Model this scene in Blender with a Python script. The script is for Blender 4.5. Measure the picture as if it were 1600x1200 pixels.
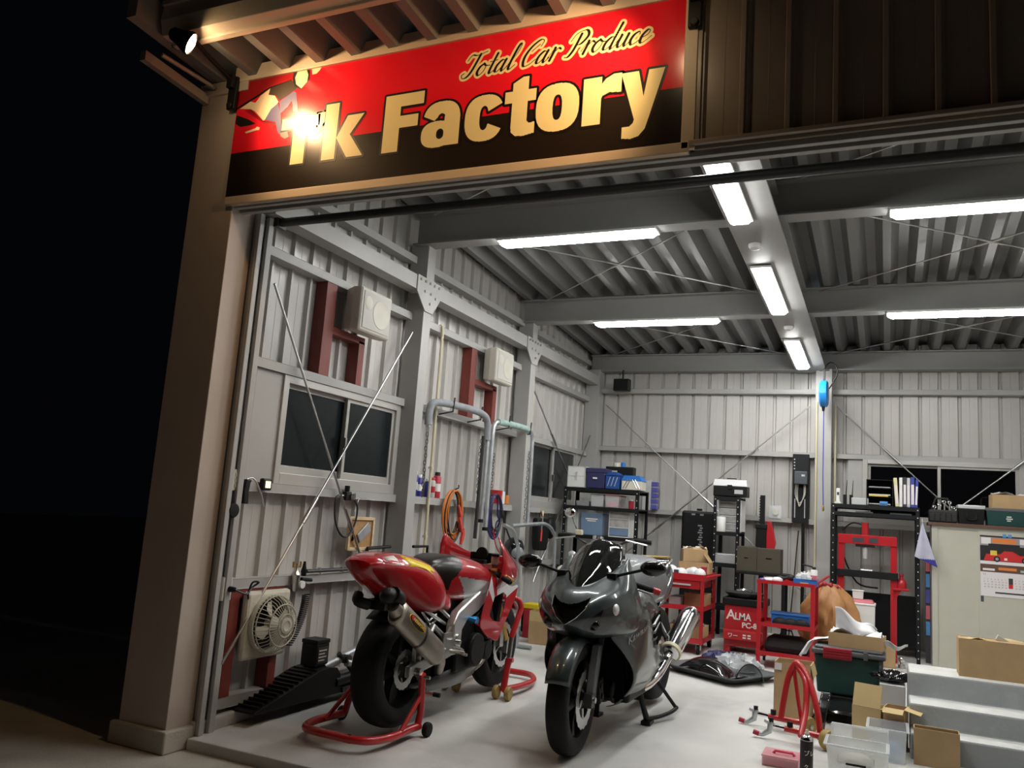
import bpy, bmesh, math, random
from mathutils import Vector, Matrix, Quaternion
for o in list(bpy.data.objects): bpy.data.objects.remove(o)
scene = bpy.context.scene
col = scene.collection
PI = math.pi
rnd = random.Random(7)

# ---------------------------------------------------------------- camera, world, exposure
cam_d = bpy.data.cameras.new('camera'); cam = bpy.data.objects.new('camera', cam_d); col.objects.link(cam)
cam_d.sensor_width = 36; cam_d.lens = 1294/1600*36; cam_d.clip_start = .02; cam_d.clip_end = 200
def cam_rows(yaw, pitch, roll):
    B = Matrix(((1,0,0),(0,0,-1),(0,1,0)))
    Y = Matrix(((math.cos(yaw),math.sin(yaw),0),(-math.sin(yaw),math.cos(yaw),0),(0,0,1)))
    P = Matrix(((1,0,0),(0,math.cos(pitch),math.sin(pitch)),(0,-math.sin(pitch),math.cos(pitch))))
    Q = Matrix(((math.cos(roll),-math.sin(roll),0),(math.sin(roll),math.cos(roll),0),(0,0,1)))
    return Q @ P @ B @ Y
_M = cam_rows(0.431392949, 0.153124541, 0.0708643643)
cam.matrix_world = Matrix.Translation((0,0,1.3)) @ Matrix((_M[0], -_M[1], -_M[2])).transposed().to_4x4()
scene.camera = cam
w = bpy.data.worlds.new('night'); scene.world = w; w.use_nodes = True
w.node_tree.nodes['Background'].inputs[0].default_value = (.010,.012,.016,1)
w.node_tree.nodes['Background'].inputs[1].default_value = .10
scene.view_settings.view_transform = 'Standard'; scene.view_settings.look = 'None'
scene.view_settings.gamma = 1; scene.view_settings.use_curve_mapping = False
scene.view_settings.exposure = 0.0
TUBE = 52.0      # emission of the fluorescent diffusers
SPOT = 48.0     # watts of a sign floodlight

# ---------------------------------------------------------------- materials
MATS = {}
def mat(name, c, rough=.5, metal=0, var=.0, vscale=6, bump=0, bscale=40, coat=0, emit=0, trans=0, alpha=1, ior=1.45, dirt=None, dscale=2.5, damt=.5, spec=.5, stretch=None, rvar=0):
    m = bpy.data.materials.new(name); m.use_nodes = True; nt = m.node_tree; N = nt.nodes; L = nt.links
    b = N['Principled BSDF']; b.inputs['Base Color'].default_value = (*c,1)
    b.inputs['Roughness'].default_value = rough; b.inputs['Metallic'].default_value = metal
    b.inputs['IOR'].default_value = ior; b.inputs['Specular IOR Level'].default_value = spec
    if coat: b.inputs['Coat Weight'].default_value = coat; b.inputs['Coat Roughness'].default_value = .04
    if trans: b.inputs['Transmission Weight'].default_value = trans
    if alpha < 1: b.inputs['Alpha'].default_value = alpha
    if emit: b.inputs['Emission Color'].default_value = (*c,1); b.inputs['Emission Strength'].default_value = emit
    tc = None
    def coords(scale):
        nonlocal tc
        if tc is None: tc = N.new('ShaderNodeTexCoord')
        mp = N.new('ShaderNodeMapping'); L.new(tc.outputs['Object'], mp.inputs[0])
        s = stretch or (1,1,1); mp.inputs['Scale'].default_value = (scale*s[0], scale*s[1], scale*s[2]); return mp
    src = None
    if var:
        n = N.new('ShaderNodeTexNoise'); n.inputs['Scale'].default_value = 1; n.inputs['Detail'].default_value = 5
        L.new(coords(vscale).outputs[0], n.inputs['Vector'])
        r = N.new('ShaderNodeMapRange'); r.inputs[1].default_value = .3; r.inputs[2].default_value = .7; r.inputs[3].default_value = 1-var; r.inputs[4].default_value = 1+var
        L.new(n.outputs[0], r.inputs[0])
        v = N.new('ShaderNodeVectorMath'); v.operation = 'SCALE'; v.inputs[0].default_value = c; L.new(r.outputs[0], v.inputs['Scale'])
        src = v.outputs[0]; L.new(src, b.inputs['Base Color'])
        if rvar:
            q = N.new('ShaderNodeMapRange'); q.inputs[1].default_value = .3; q.inputs[2].default_value = .7; q.inputs[3].default_value = max(0,rough-rvar); q.inputs[4].default_value = min(1,rough+rvar)
            L.new(n.outputs[0], q.inputs[0]); L.new(q.outputs[0], b.inputs['Roughness'])
    if dirt:
        n2 = N.new('ShaderNodeTexNoise'); n2.inputs['Scale'].default_value = 1; n2.inputs['Detail'].default_value = 8; n2.inputs['Roughness'].default_value = .65
        L.new(coords(dscale).outputs[0], n2.inputs['Vector'])
        r2 = N.new('ShaderNodeMapRange'); r2.inputs[1].default_value = .52; r2.inputs[2].default_value = .72; r2.inputs[3].default_value = 0; r2.inputs[4].default_value = damt
        L.new(n2.outputs[0], r2.inputs[0])
        mx = N.new('ShaderNodeMixRGB'); mx.inputs[1].default_value = (*c,1); mx.inputs[2].default_value = (*dirt,1)
        if src: L.new(src, mx.inputs[1])
        L.new(r2.outputs[0], mx.inputs[0]); L.new(mx.outputs[0], b.inputs['Base Color'])
    if bump:
        nb = N.new('ShaderNodeTexNoise'); nb.inputs['Scale'].default_value = 1; nb.inputs['Detail'].default_value = 4
        L.new(coords(bscale).outputs[0], nb.inputs['Vector'])
        bp = N.new('ShaderNodeBump'); bp.inputs['Strength'].default_value = bump; bp.inputs['Distance'].default_value = .01
        L.new(nb.outputs[0], bp.inputs['Height']); L.new(bp.outputs[0], b.inputs['Normal'])
    MATS[name] = m; return m
mat('steel_paint', (.41,.405,.39), .45, var=.05, vscale=3)
mat('beam_paint', (.30,.30,.29), .5, var=.05, vscale=3)
mat('wall_sheet', (.50,.485,.46), .30, var=.05, vscale=2.5, dirt=(.30,.28,.25), dscale=2.2, damt=.35, stretch=(1,1,.6))
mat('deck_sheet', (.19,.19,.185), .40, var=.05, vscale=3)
mat('facade_sheet', (.36,.30,.25), .35, var=.06, vscale=3)
mat('pillar_paint', (.50,.42,.36), .5, var=.06, vscale=4)
mat('frame_beige', (.62,.50,.38), .45, var=.04)
mat('concrete', (.58,.575,.55), .55, var=.10, vscale=2.2, bump=.12, bscale=60, dirt=(.30,.30,.29), dscale=1.3, damt=.55, rvar=.12)
mat('apron_concrete', (.50,.46,.40), .85, var=.12, vscale=4, bump=.3, bscale=80)
mat('step_concrete', (.36,.38,.39), .7, var=.08, vscale=3, bump=.15, bscale=50, dirt=(.62,.62,.60), dscale=4, damt=.35)
mat('step_edge', (.62,.62,.60), .75, var=.1, vscale=8, bump=.2)
mat('primer_red', (.20,.040,.030), .5, var=.08)
mat('chrome', (.75,.75,.75), .10, 1)
mat('steel', (.55,.55,.54), .30, 1, var=.08)
mat('galv', (.52,.55,.57), .42, .75, var=.12, vscale=14)
mat('dark_steel', (.05,.05,.05), .4, .3)
mat('black_plastic', (.008,.008,.0085), .45, spec=.35)
mat('black_gloss', (.010,.010,.011), .12, coat=.6)
mat('rubber', (.007,.007,.007), .65, spec=.3, bump=.1, bscale=120)
mat('white_plastic', (.78,.78,.76), .4)
mat('cream_plastic', (.66,.60,.42), .45)
mat('glass_dark', (.010,.014,.016), .16, bump=.10, bscale=90)
mat('glass_clear_night', (.004,.004,.005), .04)
mat('alu_frame', (.50,.49,.46), .35, .3)
mat('tube_light', (1,1,.97), .5, emit=TUBE)
mat('lamp_warm', (1,.72,.40), .5, emit=60)

# ---------------------------------------------------------------- mesh builder
def frame_of(d):
    d = Vector(d).normalized(); a = Vector((0,0,1)) if abs(d.z) < .95 else Vector((1,0,0))
    u = d.cross(a).normalized(); return u, d.cross(u).normalized(), d
class MB:
    T = None
    def __init__(s): s.v = []; s.f = []; s.m = []; s.X = MB.T
    def add(s, vs, fs, m=0):
        n = len(s.v)
        for p in vs:
            p = Vector(p)
            s.v.append(s.X @ p if s.X else p)
        for f in fs: s.f.append([i+n for i in f]); s.m.append(m)
        return s
    def box(s, x0,x1,y0,y1,z0,z1, m=0):
        return s.add([(x0,y0,z0),(x1,y0,z0),(x1,y1,z0),(x0,y1,z0),(x0,y0,z1),(x1,y0,z1),(x1,y1,z1),(x0,y1,z1)],
            [(0,3,2,1),(4,5,6,7),(0,1,5,4),(1,2,6,5),(2,3,7,6),(3,0,4,7)], m)
    def cbox(s, c, sz, m=0, rot=None):
        hx,hy,hz = sz[0]/2, sz[1]/2, sz[2]/2; R = rot if rot else Matrix.Identity(3); c = Vector(c)
        vs = [c + R @ Vector(p) for p in ((-hx,-hy,-hz),(hx,-hy,-hz),(hx,hy,-hz),(-hx,hy,-hz),(-hx,-hy,hz),(hx,-hy,hz),(hx,hy,hz),(-hx,hy,hz))]
        return s.add(vs, [(0,3,2,1),(4,5,6,7),(0,1,5,4),(1,2,6,5),(2,3,7,6),(3,0,4,7)], m)
    def loft(s, rings, m=0, caps=True, closed=True):
        n = len(rings[0]); vs = [p for r in rings for p in r]; fs = []
        for i in range(len(rings)-1):
            for j in range(n if closed else n-1):
                k = (j+1) % n; fs.append((i*n+j, i*n+k, (i+1)*n+k, (i+1)*n+j))
        if caps and closed:
            fs.append(tuple(range(n-1,-1,-1))); fs.append(tuple((len(rings)-1)*n+j for j in range(n)))
        return s.add(vs, fs, m)
    def tube(s, pts, r, seg=8, m=0, closed=False, caps=True):
        P = [Vector(p) for p in pts]; n = len(P); rings = []; u = None
        for i in range(n):
            if closed: d = (P[(i+1)%n]-P[i-1])
            else: d = P[min(i+1,n-1)]-P[max(i-1,0)]
            d = d.normalized()
            if u is None: u = frame_of(d)[0]
            u = (u - d*u.dot(d))
            u = u.normalized() if u.length > 1e-6 else frame_of(d)[0]
            v = d.cross(u); rr = r[i] if isinstance(r,(list,tuple)) else r
            rings.append([P[i] + (u*math.cos(2*PI*k/seg) + v*math.sin(2*PI*k/seg))*rr for k in range(seg)])
        if closed: rings.append(rings[0]); caps = False
        return s.loft(rings, m, caps)
    def cyl(s, p0, p1, r0, r1=None, seg=12, m=0): return s.tube([p0,p1], [r0, r0 if r1 is None else r1], seg, m)
    def lathe(s, prof, o=(0,0,0), d=(0,0,1), seg=24, m=0, caps=True, arc=None):
        u,v,d = frame_of(d); o = Vector(o)
        return s.loft([[o + d*h + (u*math.cos(2*PI*k/seg)+v*math.sin(2*PI*k/seg))*max(r,1e-4) for k in range(seg)] for r,h in prof], m, caps)
    def ell(s, c, r, m=0, seg=14, rg=8, rot=None):
        R = rot if rot else Matrix.Identity(3); c = Vector(c)
        return s.loft([[c + R @ Vector((r[0]*math.sin(a)*math.cos(2*PI*k/seg), r[1]*math.sin(a)*math.sin(2*PI*k/seg), r[2]*math.cos(a))) for k in range(seg)]
            for a in [max(.02,min(PI-.02,PI*i/rg)) for i in range(rg+1)]], m)
    def prism(s, poly, ax, a, b, m=0):
        def P(q, t):
            return (t,q[0],q[1]) if ax == 0 else (q[0],t,q[1]) if ax == 1 else (q[0],q[1],t)
        n = len(poly); vs = [P(q,a) for q in poly]+[P(q,b) for q in poly]
        return s.add(vs, [tuple(range(n-1,-1,-1)), tuple(range(n,2*n))]+[(i,(i+1)%n,n+(i+1)%n,n+i) for i in range(n)], m)
    def grid(s, fn, nu, nv, m=0):
        vs = [fn(i/nu, j/nv) for i in range(nu+1) for j in range(nv+1)]
        return s.add(vs, [(i*(nv+1)+j, (i+1)*(nv+1)+j, (i+1)*(nv+1)+j+1, i*(nv+1)+j+1) for i in range(nu) for j in range(nv)], m)
    def build(s, name, mats, parent=None, smooth=None, bevel=0, sub=0, solid=0, loc=None, fix=True):
        me = bpy.data.meshes.new(name); me.from_pydata([tuple(p) for p in s.v], [], s.f)
        if not isinstance(mats,(list,tuple)): mats = [mats]
        for k in mats: me.materials.append(MATS[k])
        for p,i in zip(me.polygons, s.m): p.material_index = i
        if fix:
            bm = bmesh.new(); bm.from_mesh(me); bmesh.ops.remove_doubles(bm, verts=bm.verts, dist=1e-5); bmesh.ops.recalc_face_normals(bm, faces=bm.faces); bm.to_mesh(me); bm.free()
        me.update()
        if smooth is not None:
            for p in me.polygons: p.use_smooth = True
            if smooth < 180: me.set_sharp_from_angle(angle=math.radians(smooth))
        o = bpy.data.objects.new(name, me); col.objects.link(o)
        if parent: o.parent = parent
        if loc: o.location = loc
        if bevel:
            b = o.modifiers.new('bevel','BEVEL'); b.width = bevel; b.segments = 2; b.limit_method = 'ANGLE'; b.angle_limit = math.radians(40)
        if solid:
            b = o.modifiers.new('solid','SOLIDIFY'); b.thickness = solid; b.offset = 0
        if sub:
            b = o.modifiers.new('sub','SUBSURF'); b.levels = sub; b.render_levels = sub
        return o
def tag(o, label, cat, group=None, kind=None):
    if label: o['label'] = label
    if cat: o['category'] = cat
    if group: o['group'] = group
    if kind: o['kind'] = kind
    return o
def struct(o, label=None, cat=None, group=None):
    o['kind'] = 'structure'
    return tag(o, label, cat, group)
def thing(name, label, cat, loc=(0,0,0), rz=0, group=None, kind=None):
    o = bpy.data.objects.new(name, None); o.empty_display_size = .05; col.objects.link(o)
    o.location = loc; o.rotation_euler = (0,0,rz); return tag(o, label, cat, group, kind)
def cp(o, parent=None, loc=None, label=None):
    c = o.copy(); col.objects.link(c); c.parent = parent
    if loc is not None: c.location = loc
    if label: c['label'] = label
    for ch in list(o.children): cp(ch, c)
    return c
def part(name, m, parent, fn, **k):
    b = MB(); fn(b); return b.build(name, m, parent, **k)
def arc(c, r, a0, a1, n, ax='xy'):
    out = []
    for i in range(n+1):
        a = math.radians(a0+(a1-a0)*i/n); p = (r*math.cos(a), r*math.sin(a))
        out.append((c[0]+p[0], c[1]+p[1], c[2]) if ax == 'xy' else (c[0]+p[0], c[1], c[2]+p[1]) if ax == 'xz' else (c[0], c[1]+p[0], c[2]+p[1]))
    return out
def spline(P, n=6, closed=False):
    P = [Vector(p) for p in P]; out = []; L = len(P)
    for i in range(L if closed else L-1):
        p1, p2 = P[i], P[(i+1)%L]
        p0 = P[i-1] if (closed or i > 0) else p1; p3 = P[(i+2)%L] if (closed or i+2 < L) else p2
        for k in range(n):
            t = k/n; out.append(.5*((2*p1)+(p2-p0)*t+(2*p0-5*p1+4*p2-p3)*t*t+(3*p1-p0-3*p2+p3)*t**3))
    if not closed: out.append(P[-1])
    return out
def text_mb(txt, size, off=0, shear=0, ext=0, align='LEFT', sx=1, space=1):
    c = bpy.data.curves.new('t','FONT'); c.body = txt; c.size = size; c.offset = off; c.shear = shear; c.extrude = ext; c.align_x = align; c.resolution_u = 4; c.space_character = space
    o = bpy.data.objects.new('t', c); col.objects.link(o); bpy.context.view_layer.update()
    me = o.evaluated_get(bpy.context.evaluated_depsgraph_get()).to_mesh()
    b = MB(); b.v = [Vector((p.co.x*sx, p.co.y, p.co.z)) for p in me.vertices]; b.f = [list(p.vertices) for p in me.polygons]; b.m = [0]*len(b.f)
    bpy.data.objects.remove(o); bpy.data.curves.remove(c); return b
def text_on(txt, size, o, u, v, name, m, parent=None, off=0, shear=0, ext=.0006, align='LEFT', sx=1, space=1):
    b = text_mb(txt, size, off, shear, ext, align, sx, space); u = Vector(u).normalized(); v = Vector(v).normalized(); n = u.cross(v); o = Vector(o)
    b.v = [o + u*p.x + v*p.y + n*p.z for p in b.v]
    return b.build(name, m, parent, fix=False)
# ================================================================ ground, floor, shell
def deck_z(y): return 3.585 - .057*(y-5.45)          # underside of the folded-plate roof
XL, YB, XR, YF = -3.5, 9.95, 2.05, 3.43              # wall sheets and facade plane
b = MB(); b.box(-30,30,-8,3.62,-.25,-.06); struct(b.build('apron', 'apron_concrete'))
b = MB(); b.box(-30,-3.80,3.62,40,-.25,-.07).box(2.4,30,3.62,40,-.25,-.07); struct(b.build('ground', 'apron_concrete'))
b = MB(); b.prism([(3.55,-.22),(3.55,-.001),(9.98,.1276),(9.98,-.22)],0,-3.38,XR+.02); struct(b.build('floor', 'concrete', bevel=.008))
b = MB(); b.prism([(3.60,-.2),(3.60,.07),(10.05,.155),(10.05,-.2)],0,-3.62,-3.38); struct(b.build('baseboard_left', 'concrete', bevel=.01))
b = MB(); b.box(-3.38,XR,9.86,10.05,-.2,.17); struct(b.build('baseboard_back', 'concrete', bevel=.01))
# steps and platform at the right, one poured flight
b = MB()
b.prism([(5.669,.0),(5.669,.184),(5.884,.184),(5.884,.316),(6.179,.316),(6.179,.459),(6.60,.459),(6.60,.0)], 0, .122, XR)
o = struct(b.build('concrete_steps', 'step_concrete', bevel=.008)); STEPS = o
b = MB()
for y0,y1,z in ((5.671,5.884,.184),(5.886,6.179,.316),(6.181,6.60,.459)): b.box(.13,XR,y0+.004,y1-.002,z-.004,z+.0015)
b.build('tread_face', 'step_edge', o)

# wall sheets: one pan with a groove rib on its edge and two fine creases; unit height, scaled per piece
PW = .19
def pan(name, m):
    b = MB(); pr = [(0,0),(.010,-.026),(.030,-.026),(.040,0),(.112,0),(.115,-.0015),(.118,0),(PW,0)]
    b.add([(p[0],p[1],0) for p in pr]+[(p[0],p[1],1) for p in pr], [(i,i+1,len(pr)+i+1,len(pr)+i) for i in range(len(pr)-1)])
    o = b.build(name, m, solid=.0012, fix=False); me = o.data; bpy.data.objects.remove(o); return me
PAN = pan('wall_panel','wall_sheet'); PANF = pan('facade_panel','facade_sheet')
def sheet(mesh, parent, loc, h, rz):
    o = bpy.data.objects.new(mesh.name, mesh); col.objects.link(o); o.parent = parent; o.location = loc; o.scale = (1,1,h); o.rotation_euler = (0,0,rz)
    return o
wl = struct(thing('wall_left', None, None)); wb = struct(thing('wall_back', None, None)); wr = struct(thing('wall_right', None, None)); wf = struct(thing('wall_front', None, None))
WIN1 = (4.03,5.50,1.36,2.05); WIN2 = (7.90,9.50,1.36,2.10); WIN3 = (-.26,1.30,1.40,2.15)
def column_ranges(a, b_, wins, top):
    for (w0,w1,z0,z1) in wins:
        if b_ > w0+.02 and a < w1-.02: return [(.06,z0+.03),(z1-.03,top)]
    return [(.06,top)]
n = int((YB-3.6)/PW)+1
for i in range(n):                         # left wall: pan x runs toward -Y, rib recess points outward (-X)
    y1 = YB - i*PW; y0 = y1-PW
    for z0,z1 in column_ranges(max(y0,3.6),y1,[WIN1,WIN2], deck_z((y0+y1)/2)+.06):
        sheet(PAN, wl, (XL,y0,z0), z1-z0, PI/2).scale.y = 1
n = int((XR-XL)/PW)+1
for i in range(n):
    x0 = XL + i*PW
    for z0,z1 in column_ranges(x0,x0+PW,[WIN3], deck_z(YB)+.1):
        o = sheet(PAN, wb, (x0,YB,z0), z1-z0, 0); o.scale.y = -1
for i in range(int((YB-3.6)/PW)+1):
    y1 = YB-i*PW; o = sheet(PAN, wr, (XR,y1-PW,.06), deck_z(y1)-.0, PI/2); o.scale.y = -1
# pan grooves: left wall recess must point to -X, so mirror where needed
for o in wl.children: o.scale.y = 1
# roof deck: folded plates running front to back, one object per fold
ce = struct(thing('ceiling', None, None))
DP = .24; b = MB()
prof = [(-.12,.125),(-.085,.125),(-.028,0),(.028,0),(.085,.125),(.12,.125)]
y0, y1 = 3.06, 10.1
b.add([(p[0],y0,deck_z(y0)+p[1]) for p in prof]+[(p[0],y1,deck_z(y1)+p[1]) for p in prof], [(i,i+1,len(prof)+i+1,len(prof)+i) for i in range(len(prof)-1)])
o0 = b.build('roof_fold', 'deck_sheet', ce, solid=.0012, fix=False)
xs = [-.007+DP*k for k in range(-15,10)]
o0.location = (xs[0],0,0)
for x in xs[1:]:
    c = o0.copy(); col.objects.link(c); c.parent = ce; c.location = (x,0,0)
# night sky cover above the deck is the deck itself; eave fascia with gutter
b = MB(); b.prism([(3.06,3.72),(3.06,3.90),(2.94,3.90),(2.93,3.80),(2.955,3.72)], 0, -3.60, XR+.4)
b.box(-3.60,XR+.4,2.925,2.945,3.885,3.915); b.box(-3.60,XR+.4,3.03,3.07,3.705,3.73)
struct(b.build('eave_gutter', 'frame_beige', bevel=.004))
b = MB(); b.box(-3.66,-3.60,2.9,10.1,3.44,3.47)
b = MB(); b.prism([(2.80,3.755),(10.1,3.34),(10.1,3.48),(2.80,3.93)], 0, -3.70, -3.63); struct(b.build('verge_trim', 'facade_sheet'))
b = MB(); b.prism([(2.95,3.60),(3.43,3.575),(3.43,3.63),(2.95,3.655)], 0, -3.74, -3.70); b.tube([(-3.66,3.02,3.66),(-3.64,3.40,3.66)], .012, 6); struct(b.build('verge_rail', 'facade_sheet'))

# ---------------------------------------------------------------- facade: pillar, header, cladding
b = MB(); b.box(-3.755,-3.415,YF,3.62,.05,3.66); b.box(-3.77,-3.40,YF-.015,3.63,3.62,3.70); struct(b.build('facade_pillar', 'pillar_paint', bevel=.004))
b = MB(); b.box(-3.79,-3.385,YF-.03,3.66,-.06,.055); struct(b.build('pillar_foot', 'apron_concrete', bevel=.01))
b = MB()
for x0,x1,y0,y1 in ((-3.415,-3.375,3.62,3.66),(-3.375,-3.350,3.60,3.635),(-3.375,-3.350,3.675,3.71),(-3.415,-3.36,3.71,3.73)): b.box(x0,x1,y0,y1,-.02,2.93)
struct(b.build('door_rail', 'steel_paint', bevel=.003))
b = MB(); b.box(-3.43,2.3,3.475,3.52,2.93,3.70); struct(b.build('header_core', 'dark_steel'))
b = MB()
b.box(-3.46,-.80,YF-.02,3.48,2.915,2.965); b.box(-3.50,-.80,YF-.02,3.48,3.675,3.77); b.box(-.835,-.775,YF-.02,3.48,2.93,3.77)
struct(b.build('sign_surround', 'frame_beige', bevel=.004))
b = MB(); b.box(-.80,2.3,YF+.0,3.50,2.93,2.965); b.box(-.80,2.3,3.40,3.425,2.945,2.965); struct(b.build('cladding_sill', 'facade_sheet', bevel=.003))
b = MB(); b.box(-3.415,2.3,3.445,3.475,2.905,2.93).box(-3.415,2.3,3.495,3.53,2.895,2.93); struct(b.build('lintel', 'steel_paint', bevel=.003))
for i in range(16):
    x0 = -.776+i*PW; o = sheet(PANF, wf, (x0,YF+.028,2.96), .80, 0)
    o.scale.y = 1
b = MB()
for i in range(16):
    x0 = -.776+i*PW; b = MB(); b.box(-.003,.020,-.012,.024,2.96,3.76)
    if i == 0: o0 = b.build('cladding_seam','facade_sheet',wf,bevel=.003); o0.location = (x0,YF+.0,0)
    else: c = o0.copy(); col.objects.link(c); c.parent = wf; c.location = (x0,YF,0)
b = MB(); b.tube([(-3.342,3.76,2.925),(2.2,3.76,2.925)], .026, 10); b.box(-3.36,-3.33,3.72,3.80,2.89,2.965); struct(b.build('shutter_shaft', 'dark_steel', smooth=40))

# ---------------------------------------------------------------- steel frame
def ibeam_x(b, x0,x1,y,zb,h,w=.15,t=.012):
    b.box(x0,x1,y-w/2,y+w/2,zb,zb+t).box(x0,x1,y-w/2,y+w/2,zb+h-t,zb+h).box(x0,x1,y-.006,y+.006,zb+t,zb+h-t)
for y,zb,zt in ((3.74,3.44,3.67),(5.45,3.33,3.582),(7.63,3.222,3.455),(9.83,3.12,3.33)):
    b = MB(); ibeam_x(b,-3.42,XR,y,zb,zt-zb); struct(b.build('roof_beam', 'beam_paint'))
b = MB(); yy = (3.7,9.84)
def yb(b, x0,x1,z0,z1): 
    s = -.030
    b.add([(x,y,z+s*(y-5.45)) for y in yy for (x,z) in ((x0,z0),(x1,z0),(x1,z1),(x0,z1))], [(3,2,1,0),(4,5,6,7),(0,1,5,4),(1,2,6,5),(2,3,7,6),(3,0,4,7)])
yb(b,-.95,-.63,3.235,3.25); yb(b,-.797,-.783,3.25,3.52); yb(b,-.92,-.66,3.50,3.515)
struct(b.build('ridge_beam', 'beam_paint'))
def colm(x0,x1,y0,y1,z1):
    b = MB(); b.box(x0,x1,y0,y1,.0,z1); b.box(x0-.02,x1+.02,y0-.02,y1+.02,0,.02); return struct(b.build('steel_column','steel_paint',bevel=.004))
colm(-3.46,-3.30,5.43,5.55,3.36); colm(-3.46,-3.30,7.60,7.72,3.25); colm(-3.46,-3.28,9.74,9.92,3.14)
colm(-.735,-.565,9.72,9.92,3.13); colm(-3.46,-3.42,3.66,3.78,3.42)
# longitudinal eave beam on the left wall and gusset plates
b = MB(); b.box(-3.42,-3.30,3.66,9.9,2.945,2.957).box(-3.42,-3.30,3.66,9.9,3.043,3.055).box(-3.31,-3.30,3.66,9.9,2.957,3.043); struct(b.build('eave_beam','steel_paint'))
for y in (5.49,7.66):
    t = struct(thing('gusset_plate', None, None, (-3.30,y,0)))
    b = MB(); b.prism([(-.20,3.06),(.20,3.06),(.20,2.99),(.06,2.80),(-.06,2.80),(-.20,2.93)], 0, .001, .011); b.build('plate','steel_paint',t,bevel=.002)
    for k,(dy,z) in enumerate(((-.16,3.03),(-.09,3.03),(-.02,3.03),(.05,3.03),(.12,3.03),(0,2.95),(0,2.87),(.08,2.93),(-.09,2.95))):
        if k == 0: b = MB(); b.cyl((.011,0,0),(.024,0,0),.011,seg=6); o0 = b.build('bolt','steel',t); o0.location = (0,dy,z)
        else: c = o0.copy(); col.objects.link(c); c.parent = t; c.location = (0,dy,z)
# girts
def girt(x0,x1,y0,y1,z0,z1,ax):
    b = MB(); t = .004
    if ax == 'l': b.box(x1-t,x1,y0,y1,z0,z1).box(x0,x1,y0,y1,z0,z0+t).box(x0,x1,y0,y1,z1-t,z1)
    else: b.box(x0,x1,y0,y0+t,z0,z1).box(x0,x1,y0,y1,z0,z0+t).box(x0,x1,y0,y1,z1-t,z1)
    return struct(b.build('wall_girt','steel_paint',bevel=.002))
bays = ((3.66,5.43),(5.55,7.60),(7.72,9.74))
for k,(y0,y1) in enumerate(bays):
    for z in (.10,.755,1.315,2.05,2.735,3.19): girt(XL+.003,-3.40,y0,y1,z,z+.055,'l')
for x0,x1 in ((-3.28,-.735),(-.565,XR)):
    for z in (.10,1.40,2.14,2.86): girt(x0,x1,9.85,YB-.003,z,z+.055,'b')
# ---------------------------------------------------------------- windows
def window_l(name, y0,y1,z0,z1, ym):
    t = struct(thing(name, None, None, (-3.42,y0,z0)))
    W, Hh = y1-y0, z1-z0; x0, x1 = -.10, .01
    b = MB(); b.box(x0,x1,0,.05,0,Hh).box(x0,x1,W-.05,W,0,Hh).box(x0,x1,.05,W-.05,0,.07).box(x0,x1,.05,W-.05,Hh-.05,Hh); b.build('window_frame','alu_frame',t,bevel=.003)
    m = ym-y0
    for a,c,xx in ((.05,m+.02,-.05),(m-.02,W-.05,-.02)):
        s = MB(); s.box(xx-.012,xx+.012,a,a+.03,.07,Hh-.05).box(xx-.012,xx+.012,c-.03,c,.07,Hh-.05).box(xx-.012,xx+.012,a+.03,c-.03,.07,.12).box(xx-.012,xx+.012,a+.03,c-.03,Hh-.075,Hh-.05)
        so = s.build('sash','alu_frame',t,bevel=.002)
        g = MB(); g.box(xx-.003,xx+.003,a+.03,c-.03,.12,Hh-.075); g.build('pane','glass_dark',so)
    k = MB(); k.box(-.008,.012,m-.03,m-.012,Hh*.42,Hh*.42+.07); k.build('latch','steel',t)
    return t
b = MB()
for y0,y1,z0,z1 in ((3.80,4.045,1.37,2.05),(5.39,5.46,1.37,2.05),(7.72,7.96,1.37,2.05),(9.44,9.74,1.37,2.05)):
    b = MB(); b.box(XL-.03,-3.425,y0,y1,z0,z1); struct(b.build('window_jamb','steel_paint',bevel=.003))
for x0,x1 in ((-.40,-.245),(1.265,1.5)):
    b = MB(); b.box(x0,x1,9.88,9.97,1.45,2.14); struct(b.build('window_jamb','steel_paint',bevel=.003))
window_l('window_1',4.04,5.40,1.37,2.05,4.76)
window_l('window_2',7.95,9.45,1.37,2.10,8.72)
t = struct(thing('window_3', None, None, (-.25,9.86,1.45)))
W,Hh = 1.52,.69
b = MB(); b.box(0,.05,-.01,.1,0,Hh).box(W-.05,W,-.01,.1,0,Hh).box(.05,W-.05,-.01,.1,0,.06).box(.05,W-.05,-.01,.1,Hh-.045,Hh); b.build('window_frame','alu_frame',t,bevel=.003)
for a,c,yy_ in ((.05,.76,.05),(.73,W-.05,.02)):
    s = MB(); s.box(a,a+.03,yy_-.012,yy_+.012,.06,Hh-.045).box(c-.03,c,yy_-.012,yy_+.012,.06,Hh-.045).box(a+.03,c-.03,yy_-.012,yy_+.012,.06,.10).box(a+.03,c-.03,yy_-.012,yy_+.012,Hh-.07,Hh-.045)
    so = s.build('sash','alu_frame',t,bevel=.002)
    g = MB(); g.box(a+.03,c-.03,yy_-.003,yy_+.003,.10,Hh-.07); g.build('pane','glass_clear_night',so)
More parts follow.
